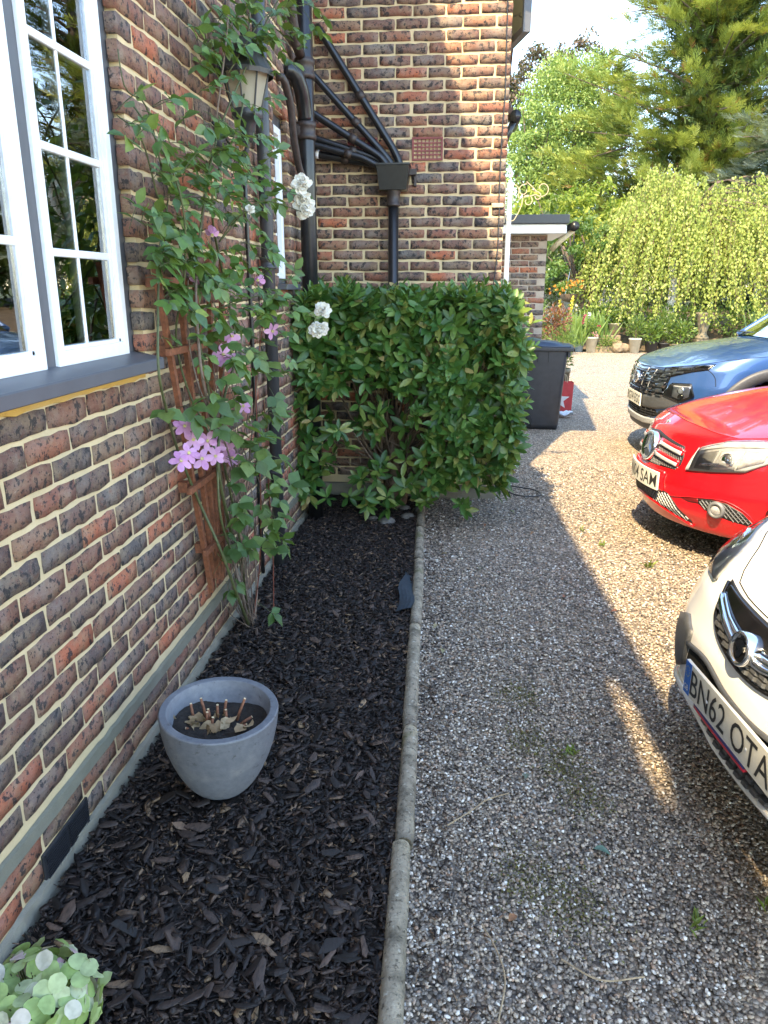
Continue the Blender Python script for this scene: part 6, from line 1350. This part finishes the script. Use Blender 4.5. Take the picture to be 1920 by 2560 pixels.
    def patch(s, name, p0, p1, top, bot, mat, off=.003, nx=24, nz=8, skirt=.014, sub=None, smooth=True, bulge=0.0):
        ps = np.linspace(p0, p1, nx); zt = np.interp(ps, *zip(*top)); zb = np.interp(ps, *zip(*bot)); G = np.zeros((nx, nz, 3))
        for i, p in enumerate(ps):
            for j, t in enumerate(np.linspace(0, 1, nz)): z = zb[i]+(zt[i]-zb[i])*t; G[i, j] = s.n.S(p, z, off+bulge*math.sin(pi*t)*math.sin(pi*i/(nx-1)))
        m = MB().grid(G); ring = [(i, 0) for i in range(nx)]+[(nx-1, j) for j in range(1, nz)]+[(i, nz-1) for i in range(nx-2, -1, -1)]+[(0, j) for j in range(nz-2, 0, -1)]
        if skirt:
            o = len(m.V); k = len(ring)
            for i, j in ring: p = ps[i]; z = G[i, j, 2]; m.V.append(tuple(G[i, j]-skirt*s.n.nrm(p, z)))
            m.F += [(ring[q][0]*nz+ring[q][1], o+q, o+(q+1) % k, ring[(q+1) % k][0]*nz+ring[(q+1) % k][1]) for q in range(k)]
        return s.P(m, name, mat, smooth, sub)
    def line(s, name, pts, r, mat, off=.002, n=40, sub=None):
        q = smooth_path([(p, z) for p, z in pts], n); m = MB(); m.tube([s.n.S(p, z, off) for p, z in q], r, 6); return s.P(m, name, mat, True, sub)
    def mirror(s, fn, *a, **k): fn(1, *a, **k); fn(-1, *a, **k)
    def lattice(s, name, p0, p1, top, bot, mat, pitch, w, off, skew=1.0, sub=None):
        """diamond mesh of small bars inside an opening"""
        m = MB(); step = pitch
        zt = lambda p: np.interp(p, *zip(*top)); zb = lambda p: np.interp(p, *zip(*bot)); zmin, zmax = min(b for a, b in bot), max(b for a, b in top)
        for sg in (-1, 1):
            for c in np.arange(p0-(zmax-zmin), p1+(zmax-zmin), step):
                z = zmin
                while z < zmax:
                    pa, pb = c+sg*(z-zmin)*skew, c+sg*(z+step*.5-zmin)*skew; za, z2 = z, z+step*.5; z = z2
                    if not (p0 < pa < p1 and p0 < pb < p1 and zb(pa) < za < zt(pa) and zb(pb) < z2 < zt(pb)): continue
                    a, b = s.n.S(pa, za, off), s.n.S(pb, z2, off); nr = s.n.nrm(pa, za); t = (b-a)/np.linalg.norm(b-a); h = np.cross(nr, t)*w
                    o = len(m.V); m.V += [tuple(a-h-nr*.006), tuple(a+h-nr*.006), tuple(b+h-nr*.006), tuple(b-h-nr*.006), tuple(a), tuple(b)]; m.F += [(o, o+4, o+5, o+3), (o+4, o+1, o+2, o+5)]
        return s.P(m, name, mat, False, sub)
    def plate(s, txt, pc, zc, h=.111, wd=.52, off=.016, curved=False, blue=False, bl=.0, lh=.079, tsz=None, dw=.0):
        c = s.n.pos(pc, zc); e = .2; T = s.n.pos(pc+e, zc)-s.n.pos(pc-e, zc); T /= np.linalg.norm(T); Nf = np.cross(T, (0, 0, 1)); front = max((s.n.pos(pc+x_, zc+z_)-c)@Nf for x_ in np.linspace(-wd/2, wd/2, 9) for z_ in (-h/2, 0, h/2)); base = c+Nf*(front+off)
        f = (lambda x_, z_, o: s.n.S(pc+x_, zc, off+.006+o)+np.array([0, 0, z_])) if curved else (lambda x_, z_, o: base+T*x_+np.array([0, 0, z_])+Nf*o)
        def slab(x0, x1, z0, z1, o, name, mat, th=.010, sub=None):
            G = np.array([[f(x_, z_, o) for z_ in np.linspace(z0, z1, 3)] for x_ in np.linspace(x0, x1, 16)]); m = MB().grid(G); Gb = np.array([[f(x_, z_, o-th) for z_ in np.linspace(z0, z1, 3)] for x_ in np.linspace(x0, x1, 16)]); m.grid(Gb, True)
            for A, Bq in ((G[:, 0], Gb[:, 0]), (Gb[:, -1], G[:, -1]), (Gb[0], G[0]), (G[-1], Gb[-1])): m.grid(np.stack([Bq, A], 1))
            return s.P(m, name, mat, False, sub)
        pl = slab(-wd/2, wd/2, -h/2, h/2, 0, 'number_plate', M['plate_white'])
        x0 = -wd/2+(.045 if blue else .012)
        if blue:
            slab(-wd/2+.001, -wd/2+.040, -h/2+.001, h/2-.001, .0012, 'plate_band', M['plate_blue'], .001, pl)
            V, F = text_mesh('GB'); k = .026/(V[:, 0].max()-V[:, 0].min()); V2 = [f(-wd/2+.0075+(v[0]-V[:, 0].min())*k, -h/2+.014+(v[1]-V[:, 1].min())*k*1.25, .0022) for v in V]; m = MB(); m.add(V2, F); s.P(m, 'lettering', M['pvc_white'], False, pl)
            m = MB()
            for q in range(12): a = q*pi/6; c2 = np.array((-wd/2+.0205+.0125*math.cos(a), h/2-.030+.0165*math.sin(a))); m.add([f(c2[0]+dx, c2[1]+dz, .0022) for dx, dz in ((-.0018, 0), (0, -.0022), (.0018, 0), (0, .0022))], [(0, 1, 2, 3)])
            s.P(m, 'star_ring', M['yellow_paint'], False, pl)
        V, F = text_mesh(txt); V[:, 0] -= V[:, 0].min(); V[:, 1] -= V[:, 1].min(); kx = (wd/2-.012-x0)/V[:, 0].max(); kz = lh/V[:, 1].max(); m = MB(); m.add([f(x0+v[0]*kx, -lh/2+v[1]*kz, .0015) for v in V], F); s.P(m, 'lettering', M['plate_black'], False, pl)
        return f, pl
M['yellow_paint'] = plain('gold_star', (.70, .62, .12), .5)

def disc(s, name, p, z, r, prof, mat, off=0.0, n=30, rz=None):
    """turned part set on the skin, its axis along the local normal"""
    c = s.n.S(p, z, off); nr = s.n.nrm(p, z); nr = nr*np.array([1, 1, .6]); nr /= np.linalg.norm(nr); X = np.cross((0, 0, 1), nr); X /= np.linalg.norm(X); Y = np.cross(nr, X); m = MB(); V = []
    for rr, h in prof:
        for k in range(n): a = 2*pi*k/n; V.append(c+X*rr*r*math.cos(a)+Y*rr*(rz or r)*math.sin(a)+nr*h)
    q = len(prof); m.add(V, [(i*n+k, i*n+(k+1) % n, (i+1)*n+(k+1) % n, (i+1)*n+k) for i in range(q-1) for k in range(n)]); return s.P(m, name, mat, True), (c, X, Y, nr)
def flat_shape(s, fr, pts, h0, h1, name, mat, sub=None):
    c, X, Y, nr = fr; m = MB(); k = len(pts); m.add([c+X*a+Y*b+nr*h1 for a, b in pts]+[c+X*a+Y*b+nr*h0 for a, b in pts], [tuple(range(k)), *[(i, k+i, k+(i+1) % k, (i+1) % k) for i in range(k)]]); return s.P(m, name, mat, False, sub)
def box_on(s, p, z, w, h, off, th, name, mat, skew=0.0, sub=None, taper=.7):
    G = lambda o, f: [s.n.S(p-w/2*f-skew*h/2, z-h/2*f, o), s.n.S(p+w/2*f-skew*h/2, z-h/2*f, o), s.n.S(p+w/2*f+skew*h/2, z+h/2*f, o), s.n.S(p-w/2*f+skew*h/2, z+h/2*f, o)]
    m = MB(); m.add(G(off, 1)+G(off+th, taper), [(0, 1, 5, 4), (1, 2, 6, 5), (2, 3, 7, 6), (3, 0, 4, 7), (4, 5, 6, 7)]); return s.P(m, name, mat, False, sub)

# ---- red hatchback
RED = Nose([(.14, -.12, .80, .80, 2.0), (.20, -.05, .86, .85, 2.0), (.30, 0.0, .885, .85, 2.0), (.45, .02, .89, .85, 2.0), (.62, -.03, .89, .85, 2.0), (.74, -.08, .88, .84, 2.0), (.80, -.16, .86, .80, 2.0), (.86, -.28, .84, .75, 2.0), (1.0, -.6, .82, .6, 2.), (1.1, -.6, .80, .6, 2.)], 4.29)
car = Car(RED, (2.29, 4.93, 182.5), 'shiny red hatchback with large round badge parked between the other two cars', [(0, .805), (.31, .79), (.52, .772), (.66, .765), (.80, .785), (1.2, .86), (1.8, .93), (4.6, 1.0)], paint('red_paint', (.62, .004, .012)), (-1.0, .75, .085), (1.43, -1.75, -3.6, 0), zmin=.19, wheels=(-.82, -3.5), wr=.32, arch=.36)
gt = [(-.40, .62), (-.36, .668), (.03, .712), (.388, .668), (.40, .61)]; gb = [(-.40, .565), (-.2, .522), (.03, .512), (.2, .520), (.382, .530), (.40, .565)]
gr = car.patch('grille', -.395, .40, gt, gb, M['black_trim'], .002)
car.lattice('grille_mesh', -.38, .39, [(-.4, .70), (.4, .66)], gb, M['mesh_grey'], .020, .0020, .007, .8, gr)
for sg in (1, -1):
    q = lambda a: .04+sg*a
    for z0, z1, zl in ((.668, .640, 'upper'), (.600, .572, 'lower')):
        A, B_ = sorted((q(.10), q(.345))); top = [(q(.10), z0+.010), (q(.345), z1+.012)]; bot = [(q(.10), z0-.026), (q(.345), z1-.022)]
        top.sort(); bot.sort(); lv = car.patch('louvre', A, B_, top, bot, car.pm, .016, 10, 4)
        bot2 = [(a, b-.002) for a, b in bot]; top2 = [(a, b+.018) for a, b in bot]; car.patch('louvre_trim', A+.004, B_-.004, top2, bot2, M['silver_trim'], .020, 10, 4, sub=lv)
bd, fr = disc(car, 'badge', .05, .612, .094, [(0, .030), (.70, .030), (.78, .034), (.90, .044), (1.0, .040), (1.04, .020), (1.0, .0)], M['chrome'], .0)
flat_shape(car, fr, [(.071*math.cos(a), .071*math.sin(a)) for a in np.linspace(0, 2*pi, 28, endpoint=False)], .029, .0325, 'badge_face', M['dark_chrome'], bd)
star = []
for k in range(6): a = pi/2+k*pi/3; rr = .070 if k % 2 == 0 else .014; star.append((rr*math.cos(a), rr*math.sin(a)))
flat_shape(car, fr, star, .033, .038, 'badge_star', M['chrome'], bd)
disc(car, 'bonnet_emblem', .02, .765, .022, [(0, .004), (.8, .004), (1, .001), (1, -.004)], M['chrome'])
car.plate('BN04 SAM', .03, .440, curved=True, off=.02)
car.patch('plate_holder', -.245, .305, [(-.3, .502), (.3, .502)], [(-.3, .378), (.3, .378)], car.pm, .010, skirt=.02)
lt1 = [(-.45, .25), (-.29, .378), (.03, .405), (.353, .380), (.508, .245)]; lb1 = [(-.45, .226), (-.3, .262), (.03, .312), (.2, .298), (.36, .265), (.508, .224)]
lg = car.patch('lower_grille', -.45, .508, lt1, lb1, M['black_trim'], .002, 40); car.lattice('grille_mesh', -.44, .50, lt1, lb1, M['mesh_grey'], .030, .0028, .008, .9, lg)
car.line('grille_lip', [(-.508, .222), (-.3, .255), (.03, .303), (.2, .290), (.36, .256), (.51, .215)], .010, car.pm, .004)
for sg in (1, -1):
    S_ = lambda l: sorted([(sg*a, b) for a, b in l])
    ft = S_([(.585, .400), (.66, .412), (.755, .409), (.842, .369), (.905, .306)]); fb = S_([(.585, .372), (.632, .342), (.70, .325), (.767, .312), (.905, .296)]); A, B_ = sorted((sg*.585, sg*.905))
    fo = car.patch('fog_grille', A, B_, ft, fb, M['black_trim'], .002, 26); car.lattice('grille_mesh', A, B_, ft, fb, M['mesh_grey'], .026, .0026, .008, .9, fo)
    rt = S_([(.463, .381), (.52, .394), (.585, .400)]); rb = S_([(.463, .377), (.52, .366), (.585, .372)]); A, B_ = sorted((sg*.463, sg*.585)); car.patch('recess_shade', A, B_, rt, rb, plain('shaded_red', (.16, .003, .006), .5), .0015, 10, 4)  # flat patch of darker red: shade of the bumper hollow put into colour
    disc(car, 'fog_lamp', sg*.700, .362, .050, [(0, .012), (.5, .014), (.62, .012), (.66, .026), (.95, .024), (1.0, .0)], M['mesh_grey'])
    disc(car, 'fog_lens', sg*.700, .362, .030, [(0, .024), (.8, .020), (1, .014)], M['reflector'])
    car.line('bumper_crease', [(sg*a, b) for a, b in ((.36, .372), (.42, .378), (.47, .388), (.60, .412), (.76, .420), (.86, .375), (.93, .30))], .0035, car.pm, .003)
    # headlight
    ht = S_([(.458, .556), (.478, .682), (.55, .716), (.625, .744), (.723, .762), (.80, .768), (1.0, .772), (1.15, .775)]); hb = S_([(.458, .546), (.63, .569), (.795, .596), (.877, .652), (1.0, .70), (1.15, .765)]); A, B_ = sorted((sg*.458, sg*1.15))
    hl = car.patch('headlight', A, B_, ht, hb, M['silver_trim'], .002, 40, 10)
    def sub_patch(nm, a0, a1, tp, bt, mat, off, bulge=0): A_, B2 = sorted((sg*a0, sg*a1)); car.patch(nm, A_, B2, S_(tp), S_(bt), mat, off, 14, 6, .004, hl, True, bulge)
    sub_patch('lamp_bowl', .50, .60, [(.50, .655), (.60, .690)], [(.50, .568), (.60, .575)], M['mesh_grey'], .005)
    sub_patch('lamp_bowl', .615, .735, [(.615, .69), (.735, .705)], [(.615, .585), (.735, .60)], M['reflector'], .006, .012)
    sub_patch('lamp_bowl', .745, .86, [(.745, .71), (.86, .72)], [(.745, .605), (.86, .66)], M['reflector'], .005, .02)
    sub_patch('light_strip', .49, 1.1, [(.49, .682), (.625, .738), (.80, .760), (1.1, .765)], [(.49, .670), (.625, .712), (.80, .735), (1.1, .755)], M['reflector'], .007)
    sub_patch('lamp_divider', .53, .72, [(.53, .600), (.72, .640)], [(.53, .588), (.72, .618)], M['chrome'], .012)
    disc(car, 'projector', sg*.675, .645, .040, [(0, .020), (.7, .016), (.9, .008), (1.0, .012), (1.05, .0)], M['chrome'])
    car.patch('lens', A, B_, ht, hb, M['clear'], .016, 40, 10, .013, hl)
    sub_patch('lens_edge', .458, .48, [(.458, .57), (.48, .684)], [(.458, .546), (.48, .55)], M['silver_trim'], .017)

# ---- white hatchback, nearest
WHITE = Nose([(.13, -.10, .78, .55, 2.6), (.20, -.06, .84, .6, 2.6), (.27, -.012, .86, .6, 2.6), (.32, .02, .865, .6, 2.6), (.45, .03, .87, .6, 2.6), (.55, .02, .87, .6, 2.5), (.66, -.01, .865, .62, 2.4), (.76, -.06, .85, .66, 2.2), (.84, -.14, .83, .7, 2.1), (.9, -.25, .81, .7, 2.1), (1.1, -.6, .8, .6, 2.)], 4.0)
car = Car(WHITE, (1.865, 1.89, 187.0), 'white hatchback nose with chrome ringed badge nearest the camera', [(0, .735), (.2, .740), (.31, .750), (.37, .782), (.45, .825), (.7, .88), (1.2, .93), (4.2, 1.0)], paint('white_paint', (.86, .86, .85)), (-.85, .72, .075), (1.49, -1.55, -3.3, 0), zmin=.268, wheels=(-.78, -3.28), wr=.30, arch=.345)
gt = [(-.31, .741), (-.2, .733), (0, .728), (.2, .733), (.31, .741)]; gb = [(-.31, .735), (-.29, .705), (-.257, .658), (-.225, .635), (-.115, .600), (0, .589), (.115, .600), (.225, .635), (.257, .658), (.29, .705), (.31, .735)]
gr = car.patch('grille', -.308, .308, gt, gb, M['black_trim'], .002, 40, 10)
car.line('grille_frame', [(a, b-.004) for a, b in gb], .006, M['black_gloss'], .005)
car.patch('grille_panel', -.285, .285, [(-.29, .732), (0, .722), (.29, .732)], [(-.29, .722), (-.263, .708), (-.165, .682), (-.083, .669), (0, .664), (.083, .669), (.165, .682), (.263, .708), (.29, .722)], M['black_gloss'], .010, 40, 6)
bt_ = [(-.275, .712), (-.263, .706), (-.165, .680), (-.083, .667), (0, .662), (.083, .667), (.165, .680), (.263, .706), (.275, .712)]; bb_ = [(-.275, .700), (-.263, .684), (-.165, .654), (-.077, .631), (0, .624), (.077, .631), (.165, .654), (.263, .684), (.275, .700)]
gbar = car.patch('grille_bar', -.272, .272, [(a, (b+c[1])/2+.001) for (a, b), c in zip(bt_, bb_)], bb_, M['chrome'], .020, 40, 6, .014, None, True, .004); car.patch('grille_bar', -.272, .272, bt_, [(a, (b+c[1])/2) for (a, b), c in zip(bt_, bb_)], M['chrome'], .014, 40, 6, .012, None, True, .006)
for row, (n_, dz) in enumerate(((13, .034), (11, .014))):
    for i in range(n_):
        p = (i-(n_-1)/2)*.041; zb = np.interp(p, *zip(*gb)); zt_ = np.interp(p, *zip(*bb_)); h = (zt_-zb)*.36
        if h < .006: continue
        box_on(car, p, zb+(zt_-zb)*(.74 if row == 0 else .30), .033, h, .004, .012, 'grille_cell', M['cladding'], .2 if p < 0 else -.2, gr, .75)
bd, fr = disc(car, 'badge', -.012, .655, .046, [(0, .034), (.80, .034), (.84, .042), (.95, .046), (1.04, .040), (1.06, .02), (1.0, .0)], M['chrome'])
flat_shape(car, fr, [(.037*math.cos(a), .037*math.sin(a)) for a in np.linspace(0, 2*pi, 28, endpoint=False)], .032, .0365, 'badge_face', M['black_gloss'], bd)
flat_shape(car, fr, [(-.026, .004), (-.012, .020), (.006, .026), (.022, .020), (.012, .010), (.020, .0), (.012, -.018), (-.004, -.028), (-.012, -.016), (-.002, -.004), (-.012, -.002)], .036, .041, 'badge_emblem', M['dark_chrome'], bd)
flat_shape(car, fr, [(-.024, .020), (-.012, .026), (-.010, .036), (-.020, .030)], .036, .040, 'badge_emblem', M['chrome'], bd)
m = MB()
for k in range(9): a = R(20+k*16); c, X_, Y_, nr_ = fr; q = c+X_*.0405*math.cos(a)+Y_*.0405*math.sin(a)+nr_*.046; m.tube([q-nr_*.002, q+nr_*.001], .0022, 6)
car.P(m, 'badge_letters', M['dark_chrome'], False, bd)
rt = [(-.36, .50), (-.202, .523), (-.042, .497), (.1, .494), (.2, .505), (.36, .52)]; rb = [(-.36, .44), (-.215, .395), (-.15, .352), (-.034, .322), (.095, .318), (.2, .330), (.36, .42)]
rc = car.patch('lower_grille', -.35, .35, rt, rb, M['dark'], .002, 40, 10)  # dark patch on the skin, painted as shade of the opening
car.line('grille_frame', [(a, b+.004) for a, b in rt], .008, M['cladding'], .006, 40, rc)
f, pl = car.plate('BN62 OTA', -.005, .446, blue=True, off=.018, h=.105)
car.patch('dealer_strip', -.185, .125, [(-.2, .396), (.13, .394)], [(-.2, .390), (.13, .388)], M['strip_blue'], .026, 16, 3, .012); car.patch('dealer_strip', -.185, .125, [(-.2, .3895), (.13, .3875)], [(-.2, .381), (.13, .379)], M['strip_red'], .026, 16, 3, .012)
m = MB()
for x_ in (-.10, .13): q = f(x_, .0, .002); m.lathe([(0, .002), (.0045, .001), (.005, 0)], (0, 0, 0), 10); m.V[-30:] = [tuple(q+np.array([v[2]+.001, v[0], v[1]])) for v in m.V[-30:]]
car.P(m, 'plate_screw', M['pvc_white'], False, pl)
for row, dz in enumerate((.0, .026)):
    for i in range(12):
        p = -.22+i*.042+(.02 if row else 0); zb = np.interp(p, *zip(*rb)); box_on(car, p, zb+.016+dz, .036, .020, .003, .014, 'grille_cell', M['cladding'], .25, rc, .7)
for sg in (1, -1):
    S_ = lambda l: sorted([(sg*a, b) for a, b in l]); A, B_ = sorted((sg*.36, sg*.62))
    fs = car.patch('fog_surround', A, B_, S_([(.36, .545), (.45, .565), (.62, .50)]), S_([(.36, .43), (.45, .38), (.62, .37)]), M['cladding'], .012, 18, 6)
    A, B_ = sorted((sg*.40, sg*1.02)); ht = S_([(.40, .775), (.46, .822), (.7, .868), (1.02, .90)]); hb = S_([(.40, .70), (.55, .69), (.8, .74), (1.02, .86)])
    hl = car.patch('headlight', A, B_, ht, hb, M['reflector'], .002, 26, 8); car.patch('lens', A, B_, ht, hb, M['clear'], .014, 26, 8, .012, hl)
    disc(car, 'projector', sg*.60, .775, .05, [(0, .010), (.7, .009), (1, .011), (1.05, .0)], M['chrome'])
car.line('bumper_lip', [(-.6, .31), (-.228, .345), (-.15, .335), (-.034, .308), (.095, .303), (.2, .314), (.6, .31)], .012, car.pm, .004)

# ---- blue SUV, farthest
BLUE = Nose([(.20, -.08, .86, .6, 2.4), (.28, .0, .91, .62, 2.4), (.40, .02, .93, .62, 2.4), (.585, .03, .93, .62, 2.4), (.75, .02, .93, .64, 2.4), (.9, -.02, .92, .66, 2.3), (.98, -.1, .91, .66, 2.2), (1.04, -.22, .9, .66, 2.2), (1.2, -.6, .88, .6, 2.)], 4.5)
car = Car(BLUE, (2.83, 7.60, 181.0), 'dark blue SUV with grey wheel arch cladding, farthest of the three cars', [(0, .865), (.5, .886), (.8, .935), (.95, .975), (1.1, 1.01), (1.5, 1.06), (2.1, 1.08), (4.8, 1.12)], paint('blue_paint', (.028, .085, .24), .3, .3), (-1.02, .8, .075), (1.65, -1.8, -3.9, 0), zmin=.30, wheels=(-.93, -3.6), wr=.365, arch=.47)
gt = [(-.62, .815), (-.5, .876), (0, .855), (.497, .876), (.62, .89)]; gb = [(-.62, .70), (-.5, .640), (0, .622), (.289, .617), (.5, .64), (.60, .66), (.62, .70)]
gr = car.patch('grille', -.62, .62, gt, gb, M['black_gloss'], .002, 40, 8)
for j in range(6):
    zz = .645+j*.041
    for i in range(9):
        p = (i-4)*.135+(.0675 if j % 2 else 0)
        if abs(p) > .56 or (abs(p) < .10 and .69 < zz < .82): continue
        if zz > np.interp(p, *zip(*gt))-.02: continue
        box_on(car, p, zz, .118, .026, .004, .018, 'grille_jewel', M['dark_chrome'], .5, gr, .6)
for zz in (.665, .747, .829): car.line('grille_bar', [(-.6, zz), (0, zz-.008), (.6, zz+.012)], .005, M['dark_chrome'], .012, 30, gr)
for p in (.20, .36, -.36, -.2): car.line('grille_bar', [(p-.05, .64), (p+.04, .86)], .004, M['silver_trim'], .012, 12, gr)
bd, fr = disc(car, 'badge', -.02, .752, .085, [(.78, .022), (.84, .032), (.96, .032), (1.0, .020), (1.0, .0)], M['chrome'], .0, 34, .060)
flat_shape(car, fr, [(-.040, -.036), (-.024, -.036), (-.014, -.006), (.012, .004), (.006, -.036), (.024, -.036), (.040, .036), (.024, .036), (.016, .012), (-.010, .002), (-.004, .036), (-.022, .036)], .020, .030, 'badge_letter', M['chrome'], bd)
car.patch('bumper_band', -.75, .80, [(-.8, .61), (-.7, .655), (-.3, .622), (.289, .617), (.5, .640), (.70, .657), (.80, .610)], [(-.8, .60), (-.68, .545), (-.3, .505), (.25, .505), (.497, .512), (.685, .545), (.80, .606)], M['cladding'], .010, 44, 6)
car.plate('BG74 EGG', -.015, .560, off=.02, h=.115)
lgt = [(-.55, .47), (-.5, .505), (.247, .503), (.497, .510), (.542, .470)]; lgb = [(-.55, .46), (-.22, .412), (.3, .412), (.542, .455)]
lg = car.patch('lower_grille', -.54, .54, lgt, lgb, M['dark'], .002, 36, 6)  # flat patch, shade inside the intake put into its colour
for zz in (.432, .455, .478): car.line('grille_bar', [(-.5, zz+.01), (0, zz), (.5, zz+.01)], .004, M['black_trim'], .010, 30, lg)
for i in range(9): car.line('grille_bar', [((i-4)*.11, .42), ((i-4)*.11+.005, .50)], .004, M['black_trim'], .010, 6, lg)
car.patch('skid_plate', -.72, .76, [(-.75, .43), (-.5, .425), (-.22, .412), (.3, .412), (.5, .425), (.76, .45)], [(-.75, .37), (-.3, .36), (.3, .36), (.76, .39)], M['silver_trim'], .022, 40, 6, .03)
car.patch('lower_bumper', -1.1, 1.1, [(-1.1, .40), (-.7, .37), (.7, .37), (1.1, .40)], [(-1.1, .30), (1.1, .30)], M['cladding'], .006, 40, 5)
for sg in (1, -1):
    S_ = lambda l: sorted([(sg*a, b) for a, b in l]); A, B_ = sorted((sg*.545, sg*.80))
    car.patch('corner_insert', A, B_, S_([(.545, .50), (.66, .535), (.80, .595)]), S_([(.545, .43), (.8, .42)]), M['black_trim'], .008, 14, 6)
    A, B_ = sorted((sg*.60, sg*.912)); ht = S_([(.60, .664), (.675, .768), (.857, .780), (.875, .76), (.912, .680)]); hb = S_([(.60, .652), (.70, .632), (.798, .610), (.912, .670)])
    hl = car.patch('headlight', A, B_, ht, hb, M['black_trim'], .006, 24, 8)
    A, B_ = sorted((sg*.70, sg*.865)); car.patch('lamp_bowl', A, B_, S_([(.70, .750), (.865, .755)]), S_([(.70, .655), (.80, .635), (.865, .67)]), M['reflector'], .008, 14, 6, .004, hl)
    disc(car, 'projector', sg*.785, .715, .032, [(0, .022), (.7, .018), (1, .020), (1.05, .006)], M['chrome']); disc(car, 'projector', sg*.795, .660, .026, [(0, .022), (.7, .018), (1, .020), (1.05, .006)], M['black_gloss'])
    A, B_ = sorted((sg*.60, sg*.912)); car.patch('lens', A, B_, ht, hb, M['clear'], .020, 24, 8, .014, hl)
    A, B_ = sorted((sg*.50, sg*.935)); dl = car.patch('running_light', A, B_, S_([(.50, .884), (.70, .918), (.805, .930), (.935, .950)]), S_([(.50, .800), (.62, .815), (.80, .872), (.935, .903)]), M['black_gloss'], .006, 26, 6)
    for k, (a0, a1, zt_, h_) in enumerate(((.52, .66, .880, .030), (.67, .80, .910, .026), (.81, .92, .934, .018), (.51, .62, .842, .026), (.63, .74, .868, .024))):
        A, B_ = sorted((sg*a0, sg*a1)); car.patch('light_jewel', A, B_, S_([(a0, zt_-.006), (a1, zt_+.006)]), S_([(a0, zt_-h_-.008), (a1, zt_-h_+.012)]), M['dark_chrome'], .012, 8, 4, .01, dl, False, .006)
    for k, (a0, a1, zt_, h_) in enumerate(((.48, .60, .795, .026), (.46, .585, .748, .028), (.45, .575, .700, .030))):
        A, B_ = sorted((sg*a0, sg*a1)); car.patch('light_jewel', A, B_, S_([(a0, zt_-.004), (a1, zt_+.006)]), S_([(a0, zt_-h_), (a1, zt_-h_+.01)]), M['dark_chrome'], .014, 8, 4, .012, dl, False, .006)
    # arch cladding following the flank
    W_ = .93; m = MB(); G = []
    for a in np.linspace(R(-4), R(184), 40): G.append([(-.93+r_*math.cos(a), sg*(W_-.004+o_-(max(0, -.93+r_*math.cos(a)+.59)**2*.9)), .365+r_*math.sin(a)) for r_, o_ in ((.47, -.02), (.475, .016), (.55, .020), (.572, .012), (.575, -.01))])
    m.grid(np.array(G), sg > 0); car.P(m, 'arch_cladding', M['cladding'])
    car.line('wing_seam', [(sg*.80, .933), (sg*.90, .915), (sg*1.02, .84), (sg*1.06, .77)], .0025, M['dark'], .001)
